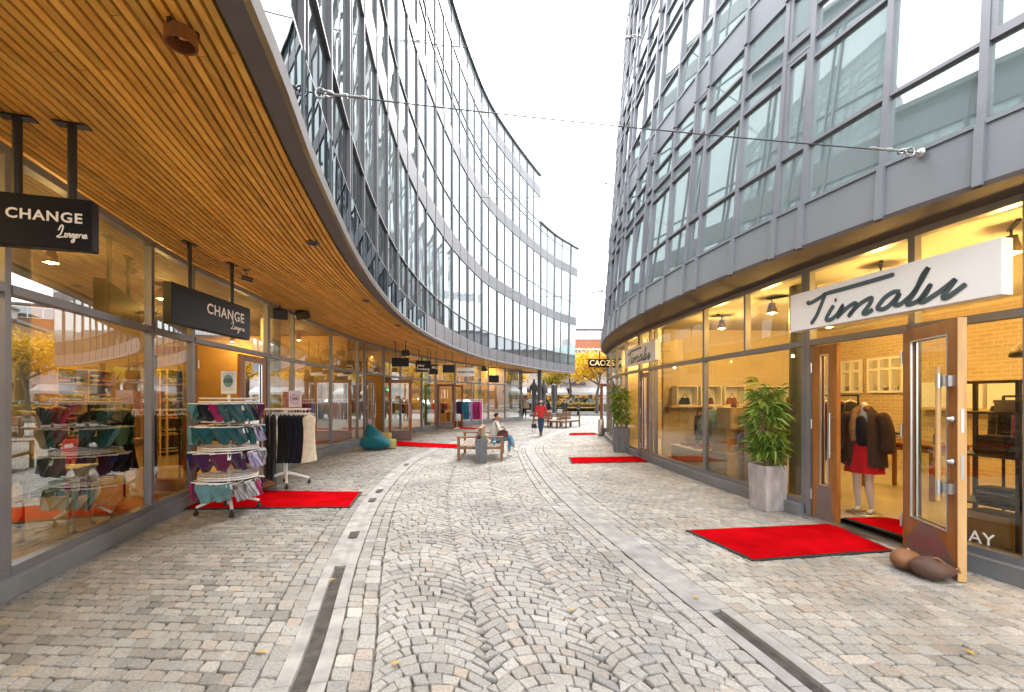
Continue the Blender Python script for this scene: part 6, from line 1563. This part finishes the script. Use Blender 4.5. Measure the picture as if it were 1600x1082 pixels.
def gl(cs, kind, where, grp):
    N_ = dict(navy='navy', black='black', cream='cream', teal='teal', maroon='maroon', brown='brown', olive='olive', red='red', blue='bright blue', rust='rust', white='white', grey='grey', charcoal='charcoal', magenta='magenta', purple='purple', yellow='yellow', denim='denim', plum='plum')
    return [(kind, c, f'{N_[c]} {dict(dress="dress", gown="long dress", jacket="jacket", top="blouse", coat="coat")[kind]} on the {where}', grp) for c in cs]
def rail_at(label, a, b, z0, h, items): 
    rail(label, a, b, h+z0, items)
def rail_in(label, cv, side, y0, y1, off0, off1, h, items):
    """rail standing on the shop floor, ends given by depth and distance behind the glass"""
    P = []
    for y, o in ((y0, off0), (y1, off1)):
        s = cv.sy(y); p = cv.at(s)-cv.nor(s)*o*side; P.append((p.x, p.y))
    rail(label, P[0], P[1], h+.12, items)
rail_in('dark rail of brown and maroon coats behind the coat mannequin', FR, -1, 7.0, 8.1, 1.25, 1.05, 1.62, gl(['black', 'maroon', 'brown', 'maroon', 'black', 'brown'], 'coat', 'dark rail behind the coat mannequin', 'coats behind the coat mannequin'))
rail_in('dark rail of olive and black coats seen behind the bushy bamboo', FR, -1, 8.1, 9.3, .7, 1.3, 1.62, gl(['olive', 'black', 'charcoal', 'olive', 'black', 'black'], 'coat', 'dark rail behind the bushy bamboo', 'coats behind the bamboo'))
rail_in('far rail of dark jackets behind the white display bench', FR, -1, 11.6, 11.7, 1.0, 2.6, 1.25, gl(['black', 'olive', 'charcoal', 'cream', 'black', 'brown', 'charcoal', 'black'], 'jacket', 'far rail behind the white display bench', 'jackets behind the display bench'))
rail_in('rail of dark blouses deep in the right shop beside the plywood cubes', FR, -1, 11.3, 11.4, 2.9, 4.4, 1.25, gl(['black', 'charcoal', 'white', 'grey', 'black', 'rust', 'black'], 'top', 'rail beside the plywood cubes', 'blouses beside the plywood cubes'))
# shelving beside the open doors
def at_in(cv, side, y, off): s = cv.sy(y); p = cv.at(s)-cv.nor(s)*off*side; d = cv.tan(s); return p, math.atan2(d.y, d.x)
p, ang = at_in(FR, -1, 4.55, .85)
t = thing('display_shelf', 'black metal shelf unit behind the window right of the open doors', 'shelf', (p.x, p.y, fl), ang)
for x in (-.62, 0, .62):
    for y in (-.2, .2): m = MB(); m.box(x-.018, x+.018, y-.018, y+.018, 0, 1.78); m.build('post', M['black'], t, False)
for z in (.42, .95, 1.42, 1.76): m = MB(); m.box(-.64, .64, -.22, .22, z, z+.022); m.build('shelf_board', M['black'], t, False)
M['limebox'] = mat('lime_box', (.34, .42, .06), .7, 0, .05, 3); M['cardb'] = mat('kraft_box', (.40, .30, .16), .8, 0, .08, 3)
def shelfbox(label, x, y, z, w, d_, h, m_, base=(p, ang)):
    q, a = base; c, s = math.cos(a), math.sin(a)
    o = thing('gift_box', label, 'box', (q.x+c*x-s*y, q.y+s*x+c*y, fl+z), a, 'boxes on the black shelf'); k = MB(); k.box(-w/2, w/2, -d_/2, d_/2, 0, h*.72); k.build('carton', m_, o, False, bevel=.004); k = MB(); k.box(-w/2-.006, w/2+.006, -d_/2-.006, d_/2+.006, h*.72+.002, h); k.build('lid', m_, o, False, bevel=.004)
shelfbox('lime box on the middle board of the black shelf', -.3, .03, .972, .32, .3, .18, M['limebox']); shelfbox('tall lime box on the low board of the black shelf', -.28, .03, .442, .34, .3, .40, M['limebox'])
shelfbox('pale box on the upper board of the black shelf', -.35, .03, 1.442, .28, .26, .15, M['cardb']); shelfbox('second pale box on the upper board of the black shelf', .1, .03, 1.442, .26, .26, .13, M['cardb']); shelfbox('brown box standing on the floor under the black shelf', .3, .0, .0, .42, .34, .33, M['cardb'])
def folded(label, loc, rz, n, cols, w=.30, d_=.24, grp='stacks of folded knitwear'):
    o = thing('folded_clothes', label, 'clothing', loc, rz, grp)
    for k in range(n):
        m = MB(); z = k*.042; pts = [(-d_/2, .004), (d_/2-.01, .0), (d_/2, .02), (d_/2-.01, .04), (-d_/2, .038)]; j = rnd.uniform(-.012, .012)
        m.prism([(u+j, v+z) for u, v in pts], ((0, 1, 0), (0, 0, 1)), w, (-w/2+rnd.uniform(-.01, .01), 0, 0)); m.build('garment', CLOTH[cols[k % len(cols)]], o, False, bevel=.012)
def loc_on(base, x, y, z): q, a = base; return (q.x+math.cos(a)*x-math.sin(a)*y, q.y+math.sin(a)*x+math.cos(a)*y, fl+z)
folded('stack of grey brown knitwear on the low board of the black shelf', loc_on((p, ang), .28, 0, .443), ang, 4, ['charcoal', 'brown', 'grey']); folded('stack of dark knitwear on the middle board of the black shelf', loc_on((p, ang), .28, 0, .973), ang, 5, ['black', 'charcoal', 'maroon'])
rail_in('rail of black and rust jackets behind the black shelf unit', FR, -1, 4.2, 5.4, 1.7, 1.8, 1.6, gl(['black', 'black', 'charcoal', 'rust', 'black', 'white', 'maroon', 'black'], 'jacket', 'rail behind the black shelf unit', 'jackets behind the black shelf'))
p2, a2 = at_in(FR, -1, 4.35, .5)
t = thing('pendant_lamp', 'dark dome pendant lamp above the black shelf unit', 'lamp', (p2.x+.5, p2.y+.5, 2.15)); m = MB(); m.lathe([(.03, .17), (.06, .15), (.14, .07), (.15, 0), (.14, 0), (.05, .13)], 20); m.build('lamp_shade', M['lampshade'], t, False); m = MB(); m.cyl((0, 0, .16), (0, 0, 1.41), .006, n=6); m.build('cord', M['black'], t, False); m = MB(); m.ball((0, 0, .05), .045, n=10); m.build('bulb', M['lamp'], t, False)
s_ = FR.sy(4.36); q = FR.at(s_)-FR.nor(s_)*.012; d = -FR.tan(s_)
me_t = put_text('AY', .17, M['letterwhite'], RB, q+Z3*.32-d*.1, d, Z3, name='window_lettering', extrude=.001)
# plywood display cubes
def plycube(m, x0, x1, y0, y1, z0, z1, open_=True):
    w = .022
    if not open_: m.box(x0, x1, y0, y1, z0, z1); return
    m.box(x0, x1, y0, y1, z0, z0+w); m.box(x0, x1, y0, y1, z1-w, z1); m.box(x0, x0+w, y0, y1, z0+w, z1-w); m.box(x1-w, x1, y0, y1, z0+w, z1-w); m.box(x0+w, x1-w, y1-w, y1, z0+w, z1-w)
p3, a3 = at_in(FR, -1, 9.0, .42)
for k, (lb, x, y, z, w, h, op) in enumerate([('closed pale plywood block, lowest of the window cubes', 0, 0, 0, .62, .52, False), ('open plywood cube in the middle of the window stack', .06, 0, .522, .50, .46, True), ('open plywood cube topmost of the window stack', -.05, 0, .984, .44, .42, True), ('tall closed plywood block behind the stacked window cubes', -.62, .25, 0, .50, 1.28, False)]):
    L_ = loc_on((p3, a3), x, -y, z); t = thing('plywood_cube', lb, 'display cube', L_, a3, 'plywood display cubes'); m = MB(); plycube(m, -w/2, w/2, -w/2, w/2, 0, h, op); m.build('box', M['pinewood'], t, False, bevel=.003)
L_ = loc_on((p3, a3), -.05, 0, 1.405); t = thing('mug', 'brown candle mug on the topmost plywood cube', 'mug', L_); m = MB(); m.lathe([(0, 0), (.05, 0), (.055, .13), (.048, .13), (.045, .02), (0, .02)], 18); m.build('cup', CLOTH['rust'], t, False); m = MB(); m.ring((.065, 0, .07), .03, .007, 14, 6, axis='y'); m.build('handle', CLOTH['rust'], t, False)
L_ = loc_on((p3, a3), .62, 0, .0); t = mannequin('small torso stand wearing a pale denim shirt beside the plywood cubes', L_, a3-1.6, True)
skin2('shirt', [[(0, 0, .66, .19, .14), (0, 0, .95, .18, .13), (0, 0, 1.2, .18, .12), (0, 0, 1.36, .07)]]+[[(0, 0, 1.2, .18, .12), (s*.2, 0, 1.22, .085), (s*.33, -.04, 1.02, .075), (s*.34, -.12, .84, .06)] for s in (-1, 1)], M['jeanspale'], t)
p4, a4 = at_in(FR, -1, 10.75, .55)
t = thing('display_bench', 'long white display bench low in the right shop window', 'bench', (p4.x, p4.y, fl), a4); m = MB(); m.box(-.75, .75, -.28, .28, .0, .40); m.build('box', M['pinewood'], t, False, bevel=.004); m = MB(); m.box(-.77, .77, -.30, .30, .402, .43); m.build('top', M['white'], t, False, bevel=.003)
folded('folded pink and red scarves on the white display bench', loc_on((p4, a4), -.25, 0, .432), a4, 2, ['red', 'maroon'], .42, .3); folded('folded dark red jumper at the end of the white display bench', loc_on((p4, a4), .35, 0, .432), a4, 1, ['maroon'], .36, .3)
L_ = loc_on((p4, a4), .1, -.75, .0); t = mannequin('torso stand in a dark olive quilted jacket with a yellow scarf by the display bench', L_, a4-1.9, True)
for z0 in range(6): z = .70+z0*.10; skin2('quilted_jacket', [[(0, 0, z-.03, .17, .13), (0, 0, z, .205, .155), (0, 0, z+.03, .17, .13)]], CLOTH['olive'], t, 1)
for s in (-1, 1): skin2('sleeve', [[(s*.2, 0, 1.25, .09), (s*.27, 0, 1.12, .10), (s*.31, -.02, .98, .085), (s*.33, -.05, .85, .08)]], CLOTH['olive'], t, 1)
skin2('scarf', [[(-.08, -.03, 1.38, .05), (0, -.1, 1.35, .055), (.09, -.02, 1.38, .05), (0, .07, 1.4, .05)], [(0, -.1, 1.35, .055), (.04, -.15, 1.15, .04)]], CLOTH['yellow'], t, 1)
# wall shelves with boxes and shoes on the rear wall
def back_wall(cv, side, y, dist): s = cv.sy(y); p = cv.at(s)-cv.nor(s)*dist*side; return p, cv.tan(s), cv.nor(s)*side
sP = sr[7]+.2
for k, o_ in enumerate((1.55, 3.85, 6.3)):
    if k < 2: n_ = FR.nor(sP); p = FR.at(sP)+n_*o_-FR.tan(sP)*.30; d = n_; n = -FR.tan(sP)
    else: p, d, n = back_wall(FR, -1, 8.4, 5.0)
    t = thing('wall_shelf', ['white wall cubes nearest the glass on the end wall of the right shop', 'white wall cubes deeper along the end wall of the right shop', 'white wall cubes on the brick rear wall of the right shop'][k], 'shelf', (p.x, p.y, 1.5), math.atan2(d.y, d.x), 'wall cubes in the right hand shop')
    for j in range(3): m = MB(); plycube(m, -.95+j*.65, -.38+j*.65, -.18, .16, .0, .52); m.build('cube', M['white'], t, False)
    m = MB(); m.box(-1.1, 1.1, -.2, .18, -.05, -.002); m.build('shelf_board', M['pinewood'], t, False)
    for j in range(3):
        x = -.66+j*.65; q = Vector((p.x+d.x*x, p.y+d.y*x, 1.525)); o = thing('handbag', f'{["black", "brown", "rust"][j]} handbag in the {["left", "middle", "right"][j]} cube of the {["nearest", "middle", "farthest"][k]} wall shelf', 'bag', q, math.atan2(d.y, d.x)); m = MB(); m.prism([(-.14, 0), (.14, 0), (.10, .18), (-.10, .18)], ((1, 0, 0), (0, 0, 1)), .1, (0, .05, 0)); m.build('bag', CLOTH[['black', 'brown', 'rust'][j]], o, False, bevel=.01); m = MB(); m.tube([(-.07, 0, .18), (0, 0, .30), (.07, 0, .18)], .009, 6); m.build('handle', CLOTH['black'], o, False)
# white windows set in the brick rear wall
for y in (10.55, 11.75):
    p, d, n = back_wall(FR, -1, y, 5.13); m = MB(); W2, H2 = .46, .40; z0 = 1.85
    for u in (-W2, -W2/3, W2/3, W2): m.bar(p+d*u+Z3*(z0-.03), p+d*u+Z3*(z0+2*H2+.03), .06, .06, n)
    for z in (z0, z0+H2*1.35, z0+2*H2): m.bar(p-d*W2+Z3*z, p+d*W2+Z3*z, .05, .055, Z3)
    fr = m.build('interior_window', M['white'], RB); m = MB(); m.quad(p-d*W2+Z3*z0-n*.02, p+d*W2+Z3*z0-n*.02, p+d*W2+Z3*(z0+2*H2)-n*.02, p-d*W2+Z3*(z0+2*H2)-n*.02); m.build('pane', M['farglass'], fr)
def table(label, loc, rz, w, d_, h, mt, cab=False, cat='table'):
    t = thing('display_table', label, cat, loc, rz); m = MB(); m.box(-w/2, w/2, -d_/2, d_/2, h-.035, h); m.build('tabletop', mt, t, False, bevel=.006)
    m = MB(); m.box(-w/2+.03, w/2-.03, -d_/2+.03, d_/2-.03, h-.13, h-.036); m.build('apron', mt, t, False)
    for x in (-1, 1):
        for y in (-1, 1):
            X, Y = x*(w/2-.05), y*(d_/2-.05); m = MB()
            if cab: m.tube([(X, Y, h-.05), (X+.035*x, Y+.03*y, h*.72), (X+.01*x, Y, h*.35), (X-.01*x, Y, .06), (X+.02*x, Y+.02*y, 0)], [.042, .038, .022, .016, .024], 10)
            else: m.box(X-.025, X+.025, Y-.025, Y+.025, 0, h-.036)
            m.build('leg', mt, t, False)
    return t
p5, a5 = at_in(FR, -1, 7.4, 2.6); table('dark display table behind the coat mannequin', (p5.x, p5.y, fl), a5, 1.3, .7, .86, M['oakdark'])
for k in range(4):
    L_ = loc_on((p5, a5), -.4+k*.24, .1*(k % 2), .862); t = thing('bottle', f'{["brown", "dark", "amber", "short"][k]} bottle on the dark display table', 'bottle', L_, 0, 'bottles on the display table'); m = MB(); h = .22-.03*k; m.lathe([(0, 0), (.04, 0), (.04, h*.6), (.015, h*.75), (.015, h)], 14); m.build('glass', CLOTH[['brown', 'black', 'rust', 'maroon'][k]], t, False); m = MB(); m.cyl((0, 0, h), (0, 0, h+.03), .018); m.build('cap', M['black'], t, False)
folded('folded jumpers at the end of the dark display table', loc_on((p5, a5), .45, 0, .862), a5, 3, ['cream', 'grey', 'black'])
# ---- left hand shops
fz = .152
def in_left(y, off): s = FL.sy(y); p = FL.at(s)-FL.nor(s)*off; d = FL.tan(s); return p, math.atan2(d.y, d.x)
t = table('white side table with curved legs just inside the left shop window', (-5.36, 5.35, fz), R(15), .62, .42, .74, M['white'], True)
t = mannequin('mannequin in grey sparkling trousers and cream boots at the left edge of the photo', (-5.32, 4.78, fz), R(60))
skin2('trousers', [[(0, 0, .9, .15, .12), (s*.085, 0, .86, .11), (s*.09, 0, .48, .085), (s*.095, .03, .14, .07)] for s in (-1, 1)], mat('sparkling_grey', (.14, .14, .15), .6, .2, .5, 60), t)
skin2('blouse', [[(0, 0, .88, .16, .12), (0, 0, 1.06, .13, .11), (0, .01, 1.28, .15, .11), (0, 0, 1.44, .06)]]+[[(0, .01, 1.28, .15, .11), (s*.19, 0, 1.36, .07), (s*.25, 0, 1.08, .055), (s*.28, -.05, .86, .045)] for s in (-1, 1)], CLOTH['cream'], t)
for s in (-1, 1): skin2('boot', [[(s*.095, .04, .22, .055), (s*.095, .05, .08, .05), (s*.095, -.08, .035, .045)]], M['mann'], t)
t = thing('shopping_bag', 'tall teal sparkling shopping bag beside the grey trousered mannequin', 'bag', (-5.12, 5.02, .62), R(40)); m = MB(); m.prism([(-.13, 0), (.13, 0), (.14, .42), (-.14, .42)], ((1, 0, 0), (0, 0, 1)), .12, (0, .06, 0)); m.build('bag', mat('teal_sparkle', (.03, .11, .13), .5, .2, .5, 60), t, False, bevel=.006); m = MB(); m.tube([(-.08, 0, .42), (-.05, 0, .56), (.05, 0, .56), (.08, 0, .42)], .006, 5); m.build('handle', M['black'], t, False)
t = thing('plinth', 'low white plinth under the teal bag in the left shop window', 'plinth', (-5.12, 5.02, fz), R(40)); m = MB(); m.box(-.16, .16, -.12, .12, 0, .44); m.build('body', M['white'], t, False, bevel=.005); m = MB(); m.box(-.17, .17, -.13, .13, .442, .466); m.build('top', M['white'], t, False)
t = thing('armchair', 'red armchair behind the side table in the left shop', 'chair', (-6.35, 6.3, fz), R(-20)); m = MB(); m.box(-.32, .32, -.3, .3, .18, .42); m.build('seat', CLOTH['red'], t, False, bevel=.04); m = MB(); m.box(-.34, .34, .24, .38, .3, .95); m.build('backrest', CLOTH['red'], t, False, bevel=.05)
for s in (-1, 1): m = MB(); m.box(min(s*.33, s*.43), max(s*.33, s*.43), -.3, .3, .2, .6); m.build('armrest', CLOTH['red'], t, False, bevel=.04)
for x, y in ((-.28, -.24), (.28, -.24), (-.28, .28), (.28, .28)): m = MB(); m.cyl((x, y, 0), (x, y, .18), .02); m.build('leg', M['oakdark'], t, False)
for (lb, y0, y1, o0, o1, h, cs, k_, wh, gp) in [
    ('rail of black and red nightwear behind the nearest left window', 4.2, 5.8, 2.4, 2.2, 1.5, ['black', 'red', 'black', 'charcoal', 'maroon', 'black', 'black', 'white', 'black'], 'dress', 'rail behind the nearest left window', 'nightwear behind the nearest left window'),
    ('rail of black dresses just left of the lingerie door', 6.45, 7.25, .8, .9, 1.5, ['black', 'black', 'charcoal', 'black', 'navy'], 'dress', 'rail just left of the lingerie door', 'dresses left of the lingerie door'),
    ('rail of dark nightwear deep inside the lingerie shop', 6.8, 9.0, 3.3, 3.2, 1.5, ['maroon', 'black', 'rust', 'black', 'charcoal', 'cream', 'black', 'maroon'], 'dress', 'rail deep inside the lingerie shop', 'nightwear deep in the lingerie shop'),
    ('rail of brown and olive coats behind the window after the lingerie door', 11.8, 13.8, 1.6, 1.9, 1.55, ['olive', 'brown', 'black', 'rust', 'charcoal', 'brown', 'black'], 'coat', 'rail after the lingerie door', 'coats after the lingerie door'),
    ('rail of dark jackets behind the window by the bean bag', 14.6, 16.4, 1.2, 1.5, 1.5, ['black', 'denim', 'charcoal', 'teal', 'black', 'brown', 'navy'], 'jacket', 'rail by the bean bag window', 'jackets by the bean bag window'),
    ('rail of red and orange jackets behind the green pillar', 23.8, 26.2, 2.2, 2.4, 1.35, ['red', 'rust', 'red', 'black', 'yellow', 'red', 'rust'], 'jacket', 'rail behind the green pillar', 'jackets behind the green pillar'),
    ('rail of red clothes in the shop under the white lettered sign', 27.4, 29.4, 1.8, 2.0, 1.35, ['red', 'red', 'rust', 'black', 'magenta', 'red'], 'jacket', 'rail under the white lettered sign', 'jackets under the white lettered sign'),
    ('rail of pale shirts in the last left shop window', 30.4, 32.6, 1.6, 1.9, 1.35, ['white', 'cream', 'denim', 'grey', 'white', 'black'], 'top', 'rail in the last left window', 'shirts in the last left window')]:
    rail_in(lb, FL, 1, y0, y1, o0, o1, h, gl(cs, k_, wh, gp))
for k, (y, off, w, lb) in enumerate([(5.0, 1.75, 1.0, 'timber table of folded clothes behind the red armchair'), (8.4, 2.0, 1.2, 'timber table of folded clothes inside the lingerie door'), (13.0, 3.2, 1.2, 'timber table of folded clothes deep behind the coat rail'), (22.3, 1.2, 1.3, 'timber table before the green pillar shop'), (28.6, .9, 1.2, 'timber table under the white lettered sign window')]):
    p, a = in_left(y, off); table(lb, (p.x, p.y, fz), a, w, .65, .78, M['oakpale'])
    for j in range(3): folded(f'{["left", "middle", "right"][j]} folded stack on the {lb.replace("timber table", "table").split(" of folded clothes")[0]+" "+lb.split("clothes ")[-1] if "clothes" in lb else lb.replace("timber ", "")}', (p.x+math.cos(a)*(j-1)*.36, p.y+math.sin(a)*(j-1)*.36, fz+.782), a, 3+j, [['cream', 'yellow', 'rust'], ['grey', 'black', 'white'], ['red', 'maroon', 'navy']][j])
p, a = in_left(8.45, 2.9)
for k, (y, off, x, z, w, h, lb) in enumerate([(9.05, 6.12, 0, 1.75, .9, .7, 'large framed picture on the amber wall seen through the lingerie door'), (7.9, 6.12, 0, 1.9, .5, .5, 'small framed picture on the amber wall of the lingerie shop')]):
    p, d, n = back_wall(FL, 1, y, 6.1); t = thing('framed_picture', lb, 'picture', (p.x, p.y, z), math.atan2(d.y, d.x)); m = MB(); m.box(-w/2, w/2, -.03, .0, 0, h); m.build('frame', M['black'], t, False); m = MB(); m.box(-w/2+.04, w/2-.04, -.034, -.031, .04, h-.04); m.build('print', mat(f'print_{k}', (.45, .28, .10), .6, 0, .6, 5), t, False)
for k, y in enumerate((5.0, 6.6, 12.6, 15.4, 24.4, 28.4)):
    p, d, n = back_wall(FL, 1, y, 5.95); t = thing('stock_shelf', f'tall timber wall shelf of bright parcels, {["nearest", "second", "third", "fourth", "fifth", "farthest"][k]} along the rear of the left shops', 'shelf', (p.x, p.y, fz), math.atan2(d.y, d.x), 'wall shelves in the left shops')
    m = MB(); [m.box(x-.02, x+.02, -.2, .2, 0, 2.3) for x in (-.9, 0, .9)]; m.build('side_panel', M['oakpale'], t, False)
    for z in (.1, .55, 1.0, 1.45, 1.9, 2.28): m = MB(); m.box(-.878, .878, -.2, .2, z, z+.025); m.build('shelf_board', M['oakpale'], t, False)
    for z in (.127, .577, 1.027, 1.477, 1.927):
        for x in (-.65, -.25, .25, .65): folded(f'folded parcel of clothes on wall shelf {["nearest the camera", "second from the camera", "behind the coat rail", "near the bean bag", "behind the green pillar", "under the white sign"][k]}', (p.x+d.x*x, p.y+d.y*x, fz+z), math.atan2(d.y, d.x), rnd.randint(3, 6), rnd.sample(['cream', 'red', 'yellow', 'black', 'grey', 'rust', 'teal', 'white', 'navy'], 3), .3, .3, 'folded clothes on the left wall shelves')
